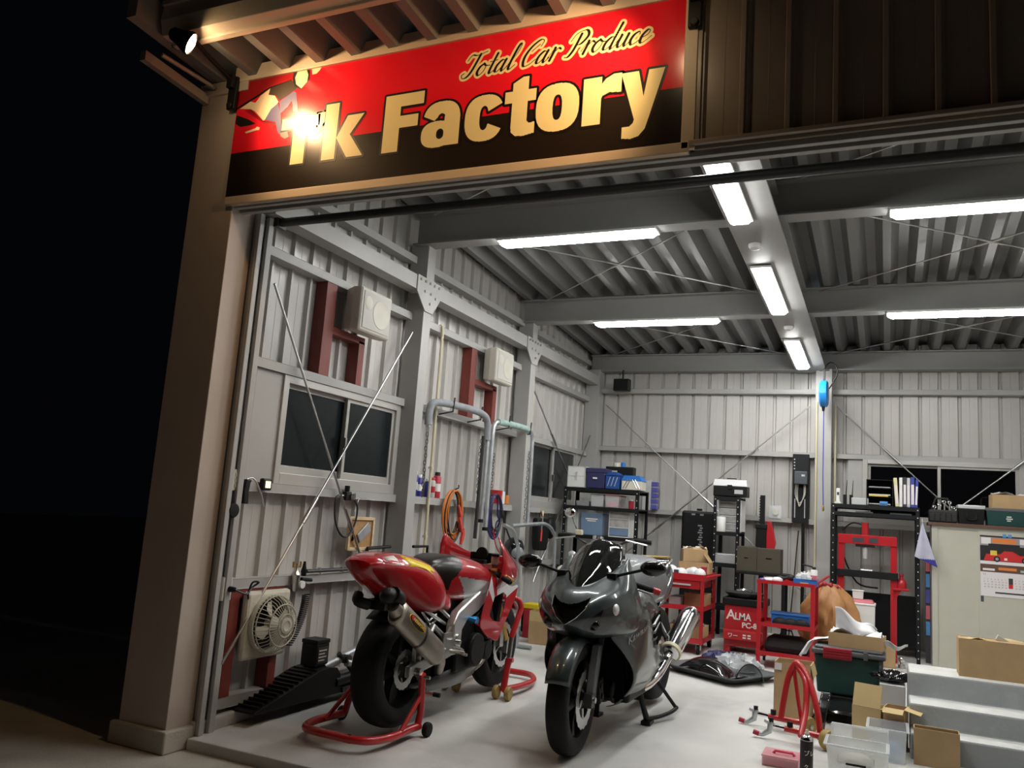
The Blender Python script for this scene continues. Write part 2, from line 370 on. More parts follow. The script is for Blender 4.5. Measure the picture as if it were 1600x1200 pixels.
# ---------------------------------------------------------------- bracing rods with turnbuckles
def rod(p0,p1,name='brace_rod',r=.008,tb=.30):
    p0,p1 = Vector(p0),Vector(p1); b = MB(); b.cyl(p0,p1,r,seg=8); q = p0.lerp(p1,tb); d = (p1-p0).normalized()
    b.cyl(q-d*.10,q+d*.10,r*1.7,seg=8); return struct(b.build(name,'steel',smooth=50))
rod((-3.37,3.80,2.56),(-3.37,5.40,.35),tb=.63); rod((-3.355,5.38,2.62),(-3.355,3.72,.36),tb=.62)
rod((-3.37,7.75,2.66),(-3.37,9.30,1.60),tb=.5); rod((-3.355,9.70,2.30),(-3.355,8.15,.60),tb=.5)
rod((-3.2,9.82,.62),(-.80,9.82,2.72),tb=.30); rod((-3.2,9.80,2.70),(-.80,9.80,.62),tb=.55)
rod((-.52,9.80,2.72),(.62,9.80,1.62),tb=.5); rod((1.9,9.82,2.72),(.62,9.82,1.62),tb=.5)
for (p0,p1) in (((-3.2,5.6,3.50),(-1.0,7.5,3.40)),((-1.0,5.6,3.50),(-3.2,7.5,3.40)),((-3.2,7.8,3.40),(-1.0,9.7,3.29)),((-1.0,7.8,3.40),(-3.2,9.7,3.29)),
    ((-.55,5.6,3.50),(1.9,7.5,3.40)),((1.9,5.6,3.50),(-.55,7.5,3.40)),((-.55,7.8,3.40),(1.9,9.7,3.29)),((1.9,7.8,3.40),(-.55,9.7,3.29)),((-.55,5.3,3.53),(1.9,3.9,3.6)),((-.6,3.9,3.6),(-3.2,5.3,3.53))):
    rod(p0,p1,'roof_brace',.006,.5)
# ================================================================ fluorescent fixtures
def tube_fixture(loc, rz, slope, label, L=1.22):
    t = thing('tube_light', label, 'ceiling light', loc, rz, 'fluorescent fixtures under the steel beams'); t.rotation_euler = (slope,0,rz)
    b = MB(); b.box(-.075,.075,-L/2,L/2,-.02,0); b.build('housing','white_plastic',t,bevel=.004)
    b = MB(); ring = [(-.065,0),(-.06,-.015),(-.045,-.026),(.045,-.026),(.06,-.015),(.065,0)]; R = []
    for y,s in ((-L/2+.01,.55),(-L/2+.04,1),(L/2-.04,1),(L/2-.01,.55)): R.append([(x*s,y,-.02+z*s) for x,z in ring])
    b.loft(R); b.build('diffuser','tube_light',t)
    return t
for x,y,z,lb in ((-2.08,5.45,3.33,'long white fluorescent fixture under the first beam on the window wall side'),(.62,5.45,3.33,'long white fluorescent fixture under the first beam on the steps side'),
    (-2.04,7.63,3.222,'white fluorescent fixture under the middle beam on the window wall side'),(.60,7.63,3.222,'white fluorescent fixture under the middle beam on the steps side')):
    tube_fixture((x,y,z),PI/2,0,lb)
for y,lb in ((4.55,'fluorescent fixture along the centre beam just inside the sign wall'),(6.65,'fluorescent fixture along the centre beam between the two cross beams'),(8.85,'fluorescent fixture at the far end of the centre beam above the hose reel')):
    tube_fixture((-.85,y,3.229-.030*(y-5.45)),0,-.030,lb)
# small sensors by the fixtures
for y in (5.62,7.80):
    b = MB(); z = 3.235-.03*(y-5.45); b.lathe([(.045,0),(.045,-.015),(.035,-.035),(.012,-.042)],(-.83,y,z),seg=16)
    tag(b.build('smoke_detector','white_plastic',smooth=40),'small white domed detector on the centre beam '+('near the first cross beam' if y<6 else 'near the middle cross beam'),'detector')
# ================================================================ floodlights over the sign
def flood(x, aim, label, side):
    t = thing('flood_lamp', label, 'lamp', (x,YF-.02,3.60), 0, 'floodlights over the sign')
    b = MB(); b.box(-.03,.03,-.02,0,-.10,.10); b.cyl((0,-.02,-.08),(0,-.035,-.08),.02,seg=10); b.box(-.022,.022,-.05,-.01,.02,.10); b.build('bracket','black_plastic',t,bevel=.004)
    p = Vector((.12*side,-.48,.03)); d = (Vector(aim)-(Vector(t.location)+p)).normalized()
    b = MB(); b.tube(spline([(0,-.03,.07),(.02*side,-.25,.10),(.09*side,-.43,.085),p-d*.06],5), .012, 8); b.build('arm','black_plastic',t,smooth=40)
    b = MB(); b.lathe([(.02,-.10),(.035,-.085),(.045,-.04),(.062,0),(.064,.02),(.058,.02),(.05,.004)],p,d,20); b.build('lamp_housing','black_plastic',t,smooth=40)
    b = MB(); b.lathe([(.055,.004),(.045,.02),(.02,.030),(.002,.033)],p,d,20); b.build('lamp_lens','lamp_warm',t,smooth=60)
    L = bpy.data.lights.new('flood_beam','SPOT'); L.energy = SPOT; L.color = (1,.62,.30); L.spot_size = math.radians(100); L.spot_blend = .9; L.shadow_soft_size = .05
    lo = bpy.data.objects.new('flood_beam', L); col.objects.link(lo); lo.parent = t; lo.location = p+d*.05; lo.rotation_euler = d.to_track_quat('-Z','Y').to_euler()
    return t
flood(-3.49,(-2.75,3.43,3.30),'lit warm floodlight on a short arm at the end of the sign by the pillar',1)
flood(-.79,(-1.6,3.43,3.2),'floodlight bracket at the cladding end of the sign',-1)
# ================================================================ signboard
mat('sign_red', (.80,.012,.028), .22, coat=.3, var=.04, vscale=2)
mat('sign_black', (.018,.012,.010), .25, coat=.3)
mat('sign_cream', (.86,.74,.40), .3, coat=.2, var=.05, vscale=3)
mat('car_red_dark', (.34,.010,.014), .25); mat('print_black', (.012,.009,.008), .3); mat('print_brown', (.045,.030,.020), .3)
mat('print_cream', (.80,.62,.42), .3); mat('print_jeans', (.11,.10,.22), .3); mat('print_grey', (.22,.20,.22), .3)
for k_ in ('sign_red','sign_black','sign_cream'): MATS[k_].node_tree.nodes['Principled BSDF'].inputs['Coat Roughness'].default_value = .16
SG = thing('shop_sign', 'long red and black shop sign with cream lettering above the garage opening', 'sign', (-2.15,YF,2.965))
def sgn(b, name, m, parent=SG): 
    for p in b.v: p.x += 2.15; p.y -= YF; p.z -= 2.965
    return b.build(name, m, parent, fix=False)
b = MB(); b.box(-3.47,-.835,3.424,3.475,3.235,3.68); sgn(b,'red_panel','sign_red')
b = MB(); b.box(-3.47,-.835,3.424,3.475,2.962,3.235); sgn(b,'black_panel','sign_black')
# block letters: contours in cap-height units, filled by scan lines so the outline can be grown from the same shape
def _el(cx,cy,rx,ry,a0=0,a1=360,n=28,k=.8):
    return [(cx+rx*math.copysign(abs(math.cos(a))**k,math.cos(a)), cy+ry*math.copysign(abs(math.sin(a))**k,math.sin(a))) for a in [math.radians(a0+(a1-a0)*i/n) for i in range(n+1)]]
def _rc(x0,x1,y0,y1): return [(x0,y0),(x1,y0),(x1,y1),(x0,y1)]
LET = {'T':[[_rc(0,.82,.76,1)],[_rc(.27,.55,0,.80)]], "'":[[[(0,1),(.18,1),(.18,.80),(.02,.60),(.02,.80)]]],
 'k':[[_rc(0,.28,0,1)],[[(.26,.33),(.48,.74),(.82,.74),(.56,.40),(.86,0),(.53,0),(.26,.40)]]],
 'F':[[_rc(0,.29,0,1)],[_rc(0,.70,.78,1)],[_rc(0,.62,.41,.62)]],
 'a':[[_rc(.40,.67,0,.50)],[_el(.345,.42,.325,.34,0,165)+[(.22,.44)]+_el(.345,.42,.075,.13,150,0,12)],[_el(.28,.205,.28,.225),_el(.335,.205,.065,.085,n=14)],[[(.40,.40),(.67,.40),(.67,.46),(.40,.46)]]],
 'c':[[_el(.33,.365,.33,.385,28,332)+_el(.33,.365,.075,.20,-25,-335,16)[::1]]],
 't':[[[(.13,.12),(.40,.12),(.40,.95),(.30,.95),(.13,.86)]],[_rc(0,.54,.54,.73)],[[(.13,.20),(.14,.06),(.22,-.01),(.36,-.02),(.54,.01),(.54,.19),(.44,.18),(.40,.22)]]],
 'o':[[_el(.33,.365,.34,.385),_el(.33,.365,.075,.205,n=16)]],
 'r':[[_rc(0,.28,0,.74)],[[(.26,.36),(.30,.44),(.40,.48),(.58,.46),(.58,.76),(.46,.76),(.34,.70),(.26,.60)]]],
 'y':[[[(0,.74),(.29,.74),(.385,.34),(.46,.74),(.72,.74),(.49,.02),(.43,-.16),(.33,-.26),(.20,-.29),(.05,-.27),(.05,-.10),(.17,-.10),(.23,-.05),(.245,.0)]]]}
def scan(shapes, grow, h, put):
    segs = [(c[i],c[(i+1)%len(c)]) for s_ in shapes for c in s_ for i in range(len(c))] if grow else []
    z0 = min(p[1] for s_ in shapes for c in s_ for p in c)-grow; z1 = max(p[1] for s_ in shapes for c in s_ for p in c)+grow
    n = max(1,int((z1-z0)/h))+1; hh = (z1-z0)/n
    for k in range(n):
        z = z0+(k+.5)*hh; iv = []
        for s_ in shapes:
            xs = sorted(a[0]+(b_[0]-a[0])*(z-a[1])/(b_[1]-a[1]) for c in s_ for a,b_ in [(c[i],c[(i+1)%len(c)]) for i in range(len(c))] if (a[1] <= z) != (b_[1] <= z))
            iv += [(xs[i],xs[i+1]) for i in range(0,len(xs)-1,2)]
        for a,b_ in segs:
            if min(a[1],b_[1])-grow > z or max(a[1],b_[1])+grow < z: continue
            L = math.hypot(b_[0]-a[0],b_[1]-a[1]); st = max(1,int(L/(grow*.5)))
            for i in range(st+1):
                t = i/st; x = a[0]+(b_[0]-a[0])*t; dz = z-(a[1]+(b_[1]-a[1])*t)
                if abs(dz) < grow: w_ = math.sqrt(grow*grow-dz*dz); iv.append((x-w_,x+w_))
        iv.sort(); out = []
        for a,b_ in iv:
            if out and a <= out[-1][1]: out[-1][1] = max(out[-1][1],b_)
            else: out.append([a,b_])
        for a,b_ in out: put(a,b_,z-hh/2,z+hh/2)
def glyph(ch, x0, x1, zb, cap):
    sh = LET[ch]; a0 = min(p[0] for s_ in sh for c in s_ for p in c); a1 = max(p[0] for s_ in sh for c in s_ for p in c); k = (x1-x0)/(a1-a0)
    W = [[[(x0+(p[0]-a0)*k, zb+p[1]*cap) for p in c] for c in s_] for s_ in sh]
    for name,m,g,y in (('letter_outline','print_black',.013,3.4230),('letter','sign_cream',0,3.4220)):
        b = MB(); scan(W, g, .0028, lambda a,c,z0,z1: b.add([(a,y,z0),(c,y,z0),(c,y,z1),(a,y,z1)],[(0,1,2,3)])); sgn(b,name,m)
glyph('T',-3.114,-2.850,3.115,.280); glyph("'",-2.866,-2.818,3.115,.285); glyph('k',-2.815,-2.545,3.115,.325)
for ch,a0,a1 in (('F',-2.425,-2.190),('a',-2.190,-1.968),('c',-1.940,-1.735),('t',-1.722,-1.555),('o',-1.552,-1.330),('r',-1.312,-1.125),('y',-1.128,-.922)): glyph(ch,a0,a1,3.108,.320)
# script line, drawn as pen strokes
GL = {'T':(1.25,[[(-.1,1.55),(.1,2.0),(.6,1.9),(1.4,2.1)],[(.85,1.95),(.72,.6),(.5,.08),(.15,0),(-.05,.3),(.12,.45)]]),
 'o':(.85,[[(.35,1),(.1,.75),(.05,.3),(.3,0),(.58,.3),(.6,.75),(.35,1),(.6,.8),(.95,.75)]]),
 't':(.72,[[(.35,1.7),(.3,.3),(.45,0),(.8,.35)],[(.0,1.05),(.65,1.1)]]),
 'a':(.98,[[(.62,.9),(.35,1),(.08,.6),(.1,.1),(.35,.05),(.6,.5),(.68,1),(.62,.3),(.75,0),(1.05,.35)]]),
 'l':(.68,[[(.0,.3),(.45,1.3),(.5,2.05),(.35,2.1),(.25,1.5),(.22,.3),(.38,0),(.72,.35)]]),
 'C':(1.25,[[(1.1,1.5),(1.15,1.95),(.8,2.1),(.3,1.6),(.08,.8),(.3,.05),(.75,.05),(1.15,.45)],[(.5,1.2),(.75,1.5),(.95,1.7)]]),
 'r':(.80,[[(-.05,.3),(.2,1.05),(.25,.85),(.22,0)],[(.24,.55),(.5,1),(.75,.9)]]),
 'P':(1.3,[[(.62,1.85),(.55,.6),(.35,.05),(.05,.05)],[(.0,1.35),(.25,1.95),(.9,2.1),(1.25,1.6),(.95,1.0),(.55,.95)]]),
 'd':(.98,[[(.62,.9),(.35,1),(.08,.6),(.1,.1),(.35,.05),(.6,.5),(.72,2.05),(.62,.3),(.75,0),(1.05,.35)]]),
 'u':(1.0,[[(-.05,.4),(.15,1),(.12,.35),(.28,0),(.5,.2),(.66,1),(.64,.25),(.78,0),(1.05,.35)]]),
 'c':(.75,[[(.58,.75),(.45,1),(.15,.8),(.06,.35),(.25,0),(.55,.1),(.85,.4)]]),
 'e':(.75,[[(.05,.4),(.45,.6),(.52,.9),(.32,1),(.08,.6),(.12,.1),(.38,0),(.85,.45)]]), ' ':(.55,[])}
strokes = []; pen = 0
for ch in 'Total Car Produce':
    wd, ss = GL[ch]; strokes += [[(pen+x, y) for x,y in s] for s in ss]; pen += wd
U = .060; sx_ = 1.02/(pen*U+.35*U*2)
def script(extra, y, name, m):
    b = MB(); caps_ = []
    for s in strokes:
        Q = spline([(-1.985+(x+.42*yv)*U*sx_, 3.458+yv*U+.030*(x*U*sx_),0) for x,yv in s],7); n = len(Q)
        for i in range(n-1):
            d = (Q[i+1]-Q[i]).normalized(); h = .0020+.0050*max(0,-d.y)+extra
            for t in (0,.5): q = Q[i].lerp(Q[i+1],t); caps_.append((q.x,q.y,h))
    h = .0013; z0 = min(c[1]-c[2] for c in caps_); z1 = max(c[1]+c[2] for c in caps_); n = int((z1-z0)/h)+1
    for k in range(n):
        z = z0+(k+.5)*h; iv = sorted((c[0]-w_,c[0]+w_) for c in caps_ if abs(z-c[1]) < c[2] for w_ in [math.sqrt(c[2]**2-(z-c[1])**2)]); out = []
        for a,c in iv:
            if out and a <= out[-1][1]: out[-1][1] = max(out[-1][1],c)
            else: out.append([a,c])
        for a,c in out: b.add([(a,y,z-h/2),(c,y,z-h/2),(c,y,z+h/2),(a,y,z+h/2)],[(0,1,2,3)])
    sgn(b,name,m)
script(.0125,3.4232,'script_outline','sign_cream'); script(0,3.4224,'script_lettering','print_black')
ART = [
('car_red_dark',[(-3.488,3.688),(-3.277,3.687),(-3.075,3.688),(-3.082,3.635),(-3.244,3.613),(-3.33,3.575),(-3.425,3.538),(-3.476,3.513)]),
('print_black',[(-3.476,3.513),(-3.425,3.538),(-3.33,3.575),(-3.244,3.613),(-3.082,3.635),(-3.083,3.627),(-3.239,3.603),(-3.321,3.564),(-3.416,3.526),(-3.475,3.503)]),
('print_black',[(-3.466,3.42),(-3.462,3.472),(-3.37,3.433),(-3.311,3.399),(-3.349,3.395),(-3.426,3.394)]),
('print_brown',[(-3.245,3.569),(-3.235,3.606),(-3.082,3.631),(-3.037,3.574),(-3.099,3.54),(-3.155,3.517),(-3.19,3.554)]),
('print_black',[(-3.076,3.687),(-2.961,3.686),(-2.956,3.618),(-3.006,3.56),(-3.057,3.587),(-3.079,3.635)]),
('print_cream',[(-3.048,3.681),(-2.983,3.684),(-2.969,3.645),(-2.972,3.602),(-3.007,3.568),(-3.048,3.6),(-3.061,3.642)]),
('print_cream',[(-2.947,3.686),(-2.882,3.684),(-2.89,3.66),(-2.912,3.642),(-2.941,3.641)]),
('car_red_dark',[(-3.407,3.493),(-3.36,3.492),(-3.26,3.41),(-3.166,3.384),(-3.156,3.368),(-3.187,3.352)]),
('print_black',[(-3.36,3.492),(-3.26,3.41),(-3.166,3.384),(-3.167,3.379),(-3.26,3.405),(-3.363,3.488)]),
('print_cream',[(-3.444,3.508),(-3.371,3.543),(-3.331,3.53),(-3.298,3.569),(-3.233,3.604),(-3.241,3.565),(-3.194,3.553),(-3.161,3.511),(-3.193,3.471),(-3.241,3.415),(-3.256,3.409),(-3.296,3.448),(-3.331,3.479),(-3.364,3.496)]),
('print_jeans',[(-3.154,3.51),(-3.057,3.559),(-3.041,3.547),(-3.008,3.426),(-3.046,3.434),(-3.064,3.503),(-3.089,3.469),(-3.136,3.435)]),
('print_jeans',[(-3.245,3.414),(-3.209,3.474),(-3.164,3.502),(-3.138,3.451),(-3.114,3.334),(-3.125,3.308),(-3.138,3.322),(-3.166,3.389)]),
('print_grey',[(-3.123,3.317),(-3.072,3.319),(-3.054,3.284),(-3.084,3.276),(-3.116,3.296)]),
('print_cream',[(-3.382,3.356),(-3.307,3.37),(-3.297,3.378),(-3.275,3.37),(-3.278,3.355),(-3.299,3.356),(-3.372,3.346)]),
]
for k,(m,poly) in enumerate(ART):
    b = MB(); b.add([(x,3.4236-.00012*k,min(z,3.675)) for x,z in poly], [tuple(range(len(poly)))]); sgn(b,'painted_picture',m)
# ================================================================ motorcycles
mat('paint_red', (.42,.008,.014), .28, coat=1, var=.03)
mat('paint_silver', (.62,.62,.62), .32, .7, coat=.4)
mat('paint_white', (.70,.70,.70), .3, coat=.5)
mat('paint_graphite', (.036,.047,.049), .30, .30, coat=.8)
mat('paint_dull_grey', (.15,.155,.165), .45, .2, coat=.15)
mat('carbon', (.10,.10,.10), .35, .2, coat=.5, var=.15, vscale=40)
mat('titanium', (.36,.33,.28), .36, .9, var=.12, vscale=10)
mat('engine_black', (.010,.010,.0105), .5, .3, spec=.3, bump=.25, bscale=40)
mat('gold_metal', (.60,.40,.12), .3, .8)
mat('blue_anodised', (.02,.22,.50), .3, .6)
mat('stand_red', (.48,.020,.022), .32, coat=.4, var=.06, vscale=12)
mat('caster_yellow', (.36,.24,.07), .5, var=.15, vscale=20)
mat('sticker_yellow', (.80,.62,.02), .35); mat('sticker_white', (.75,.72,.70), .35); mat('sticker_pink', (.62,.10,.18), .35); mat('badge_black', (.015,.012,.010), .3)
mat('badge_red', (.55,.02,.02), .3); mat('badge_gold', (.75,.45,.03), .35)
mat('lens_clear', (.55,.55,.56), .08, coat=1, spec=.8); mat('lens_amber', (.70,.30,.04), .15); mat('visor_smoke', (.020,.022,.020), .03, trans=.55, coat=.4)
mat('black_hole', (.004,.004,.004), .9, spec=.05)
def surf(b, stations, nu=5, nv=4, caps=True, m=0):
    rows = [[(x,y,z) for x,z in h] for y,h in stations]
    rows = [spline(r, nv) for r in rows]
    cols = [spline([r[j] for r in rows], nu) for j in range(len(rows[0]))]
    rings = []
    for i in range(len(cols[0])):
        h = [c[i] for c in cols]; rings.append(h + [Vector((-p.x,p.y,p.z)) for p in reversed(h[1:-1])])
    b.loft(rings, m, caps); return b
def paint(b, fn):
    for i,f in enumerate(b.f):
        c = sum((b.v[k] for k in f), Vector())/len(f); b.m[i] = fn(c)
    return b
def wheel(root, c, R, wd, rim, spokes, disc, rimm='engine_black', flip=1):
    c = Vector(c); ax = Vector((1,0,0))
    b = MB(); prof = []
    h = wd/2
    for t in range(0,13):
        a = -PI/2+PI*t/12; prof.append((rim+(R-rim)*(.35+.65*math.cos(a)**.55 if math.cos(a) > 1e-3 else .35), h*math.sin(a)*1.0))
    prof = [(rim-.012,-h*.80),(rim,-h*.86)] + prof + [(rim,h*.86),(rim-.012,h*.80)]
    b.lathe([(r,t) for r,t in prof], c, ax, 48, caps=False); ty = b.build('tyre','rubber',root,smooth=50)
    b = MB(); k = h*.80
    b.lathe([(rim+.004,-k),(rim-.014,-k),(rim-.022,-k*.75),(rim-.030,-k*.3),(rim-.030,k*.3),(rim-.022,k*.75),(rim-.014,k),(rim+.004,k)], c, ax, 40, caps=False)
    b.lathe([(.012,-.06),(.045,-.06),(.05,0),(.045,.06),(.012,.06)], c, ax, 20)
    for s in range(spokes):
        a = 2*PI*s/spokes+.3; d = Vector((0,math.cos(a),math.sin(a))); e = Vector((0,-math.sin(a),math.cos(a)))
        b.loft([[c+d*r+e*w_+ax*t for w_,t in ((-ww,-tt),(ww,-tt),(ww,tt),(-ww,tt))] for r,ww,tt in ((.03,.022,.035),(rim*.55,.014,.022),(rim-.02,.024,.030))])
    b.build('rim',rimm,root,smooth=35)
    for off,r0,r1 in disc:
        b = MB(); n = 72
        outer = [(r1*(1+.018*(1 if (k//2)%2 else -1))) for k in range(n)]
        P = lambda r,k,t: c+Vector((off+t,r*math.cos(2*PI*k/n),r*math.sin(2*PI*k/n)))
        b.loft([[P(r0,k,-.002) for k in range(n)],[P(outer[k],k,-.002) for k in range(n)],[P(outer[k],k,.002) for k in range(n)],[P(r0,k,.002) for k in range(n)],[P(r0,k,-.002) for k in range(n)]], 0, False)
        for s in range(6):
            a = 2*PI*s/6; b.tube([c+Vector((off,.05*math.cos(a),.05*math.sin(a))),c+Vector((off,r0*1.03*math.cos(a+.35),r0*1.03*math.sin(a+.35)))], .006, 6)
        b.build('brake_disc','steel',root)
def plate(b, poly, x0, x1, m=0): return b.prism(poly, 0, x0, x1, m)
def ring_plate(b, outer, hole, x0, x1, n=36):
    def resample(P):
        P = [Vector((p[0],p[1],0)) for p in P]; L = [(P[(i+1)%len(P)]-P[i]).length for i in range(len(P))]; T = sum(L); out = []
        for k in range(n):
            s = T*k/n; i = 0
            while s > L[i] and i < len(L)-1: s -= L[i]; i += 1
            out.append(P[i].lerp(P[(i+1)%len(P)], s/L[i]))
        return out
    A, B = resample(outer), resample(hole); j0 = min(range(n), key=lambda j: (B[j]-A[0]).length); B = B[j0:]+B[:j0]
    V = lambda p,x: (x,p.x,p.y)
    b.loft([[V(p,x0) for p in A],[V(p,x1) for p in A],[V(p,x1) for p in B],[V(p,x0) for p in B],[V(p,x0) for p in A]], 0, False)

# ---------------------------------------------------------------- red race bike: x = its right, y = forward
RB = thing('race_motorcycle', 'red and silver race motorcycle without a screen held on two red stands', 'motorcycle', (-2.59,4.27,0))
wheel(RB,(0,0,.37),.322,.19,.225,6,[(.075,.07,.11)])
wheel(RB,(0,1.35,.362),.302,.125,.220,6,[(.075,.118,.155),(-.075,.118,.155)])
b = MB()
TAIL = [(-.46,[(0,.990),(.05,.985),(.078,.970),(.060,.945),(.03,.925),(0,.920)]),
 (-.40,[(0,1.015),(.075,1.008),(.118,.975),(.095,.925),(.05,.885),(0,.875)]),
 (-.25,[(0,1.030),(.09,1.022),(.160,.965),(.135,.885),(.08,.815),(0,.800)]),
 (-.05,[(0,1.012),(.10,1.002),(.185,.930),(.165,.820),(.11,.735),(0,.715)]),
 (.12,[(0,.978),(.10,.966),(.190,.885),(.190,.760),(.145,.690),(0,.680)]),
 (.22,[(0,.945),(.09,.930),(.170,.850),(.185,.745),(.150,.695),(0,.69)]),
 (.30,[(0,.87),(.08,.855),(.135,.805),(.15,.755),(.12,.735),(0,.73)])]
surf(b,TAIL); tail = b.build('tail_cowl','paint_red',RB,smooth=60)
def on_tail(y, f):                      # point on the right flank, f = 0 ridge, 1 belt line
    for (ya,ha),(yb_,hb) in zip(TAIL,TAIL[1:]):
        if ya <= y <= yb_:
            t = (y-ya)/(yb_-ya); P = spline([(*Vector(a).lerp(Vector(c),t),0) for a,c in zip(ha,hb)],6); p = P[int(min(max(f,0),1.3)*15+.5)]; return Vector((p.x,y,p.y))
def decal(name, m, grid):
    b = MB(); vs = []
    for row in grid:
        for y,f in row:
            p = on_tail(y,f); q = Vector((p.x,0,p.z-.86)).normalized(); vs.append(p+q*.004)
    n = len(grid[0]); b.add(vs,[(i*n+j,i*n+j+1,(i+1)*n+j+1,(i+1)*n+j) for i in range(len(grid)-1) for j in range(n-1)]); b.build(name,m,tail,smooth=60,solid=.001)
decal('sticker','sticker_yellow',[[(-.20+.29*t, .42+.06*math.sin(t*PI)+.10*t) for t in (0,.2,.4,.6,.8,1)],[(-.20+.29*t, .58+.03*math.sin(t*PI)+.10*t) for t in (0,.2,.4,.6,.8,1)],[(-.20+.29*t, .80-.14*math.sin(t*PI)+.12*t) for t in (0,.2,.4,.6,.8,1)]])
decal('sticker','sticker_white',[[(-.36+.09*t, .45) for t in (0,.5,1)],[(-.36+.09*t, .62) for t in (0,.5,1)],[(-.36+.09*t,.78) for t in (0,.5,1)]])
decal('sticker','sticker_pink',[[(-.385+.05*t, .47) for t in (0,.5,1)],[(-.385+.05*t, .76) for t in (0,.5,1)]])
b = MB(); surf(b,[(.22,[(0,.80),(.08,.80),(.13,.78),(.155,.73),(.10,.70),(0,.70)]),(.36,[(0,.80),(.08,.80),(.13,.77),(.15,.70),(.10,.66),(0,.66)]),(.44,[(0,.80),(.06,.79),(.09,.75),(.10,.70),(.07,.67),(0,.67)])]); b.build('seat_base','paint_red',RB,smooth=60)
# tank with black pad and silver flash
b = MB()
surf(b,[(.17,[(0,.93),(.05,.925),(.07,.90),(.07,.86),(.05,.83),(0,.82)]),(.24,[(0,.985),(.08,.975),(.115,.93),(.11,.85),(.08,.79),(0,.78)]),(.40,[(0,1.010),(.11,1.0),(.175,.93),(.17,.84),(.12,.74),(0,.73)]),
 (.62,[(0,.990),(.13,.98),(.205,.92),(.20,.83),(.14,.73),(0,.72)]),(.82,[(0,.955),(.12,.945),(.185,.89),(.185,.81),(.13,.73),(0,.72)]),(.95,[(0,.925),(.08,.915),(.12,.87),(.12,.80),(.09,.75),(0,.74)])], 18, 14)
def tk(c):
    if c.z > .80 and c.y < .34+1.1*max(0,c.z-.86) and c.y < .50-.35*abs(c.x): return 1
    if abs(c.x) > .08 and c.z < .872-.13*(c.y-.5) and c.y > .40+1.15*(.872-c.z)*.9: return 2
    return 0
paint(b,tk).build('fuel_tank',['paint_red','badge_black','paint_silver'],RB,smooth=60)
# alloy twin-spar frame
for s in (1,-1):
    b = MB(); outer = [(.86,.905),(.93,.80),(.89,.725),(.70,.655),(.52,.612),(.46,.56),(.455,.44),(.355,.44),(.345,.60),(.40,.672),(.52,.722),(.68,.775),(.76,.83)]
    n = len(outer); A = [(s*.135,y,z) for y,z in outer]; B = [(s*(.195-.10*max(0,(y-.6))*1.2),y,z) for y,z in outer]
    b.loft([A,B]); b.build('frame_spar','paint_silver',RB,bevel=.012,smooth=50)
for s in (1,-1):
    b = MB(); b.cyl((s*.17,.40,.52),(s*.205,.40,.52),.022,seg=14); b.build('pivot_bolt','steel',RB,smooth=40)
    b = MB(); b.tube([(s*.11,.24,.72),(s*.14,.36,.64)],.014,6); b.build('subframe_rail','steel',RB,smooth=40)
b = MB(); b.tube([(.12,.05,.72),(.13,.34,.60)],.012,6); b.build('subframe_rail','steel',RB,smooth=40)
# swingarm
b = MB()
for s in (1,-1):
    b.loft([[(s*x,y,z) for x,z in ((.115,z0),(.15,z0),(.15,z1),(.115,z1))] for y,z0,z1 in ((-.06,.34,.40),(.10,.36,.43),(.42,.40,.50))])
    b.tube([(s*.133,.04,.43),(s*.13,.20,.60),(s*.12,.40,.50)], .020, 6)
b.box(-.13,.13,.36,.44,.42,.50); b.build('swingarm','paint_silver',RB,bevel=.006)
b = MB(); b.cyl((.13,.0,.37),(.19,.0,.37),.024,seg=12).cyl((.15,.03,.33),(.20,.03,.33),.014,seg=10); b.box(.10,.125,.03,.13,.40,.49); b.build('rear_caliper','steel',RB,bevel=.003)
# engine block with covers
b = MB(); b.cbox((0,.62,.45),(.34,.36,.30)); b.cbox((0,.82,.56),(.36,.26,.24),rot=Matrix.Rotation(.5,3,'X')); b.cyl((.16,.66,.42),(.215,.66,.42),.105,seg=24); b.cyl((.16,.84,.40),(.205,.84,.40),.065,seg=20); b.cyl((.10,.50,.62),(.17,.50,.62),.05,seg=14)
b.cbox((0,.45,.66),(.22,.20,.16)); b.build('engine','engine_black',RB,bevel=.014)
b = MB()
for k in range(4): b.tube(spline([(-.12+.08*k,.98,.52),(-.11+.075*k,1.03,.40),(-.08+.06*k,.92,.28),(.02+.02*k,.66,.25),(.07,.40,.30)],5),.019,8)
b.tube(spline([(.07,.42,.30),(.12,.33,.33),(.165,.26,.40),(.175,.17,.45)],6),.030,10); b.build('exhaust_header','titanium',RB,smooth=50)
b = MB(); b.tube([(.20,.46,.44),(.22,.44,.42),(.25,.44,.42)],.010,6).cyl((.20,.30,.455),(.30,.30,.455),.011,seg=8); b.box(.175,.19,.24,.40,.42,.56); b.cyl((.20,.37,.50),(.235,.37,.50),.016,seg=8); b.tube([(.20,.36,.48),(.21,.46,.44)],.008,6); b.build('rear_set','steel',RB,bevel=.003)
b = MB(); b.cyl((.19,.55,.62),(.235,.56,.61),.017,seg=10); b.cyl((.19,.60,.61),(.225,.60,.61),.022,seg=10); b.build('crash_bung','blue_anodised',RB,smooth=40)
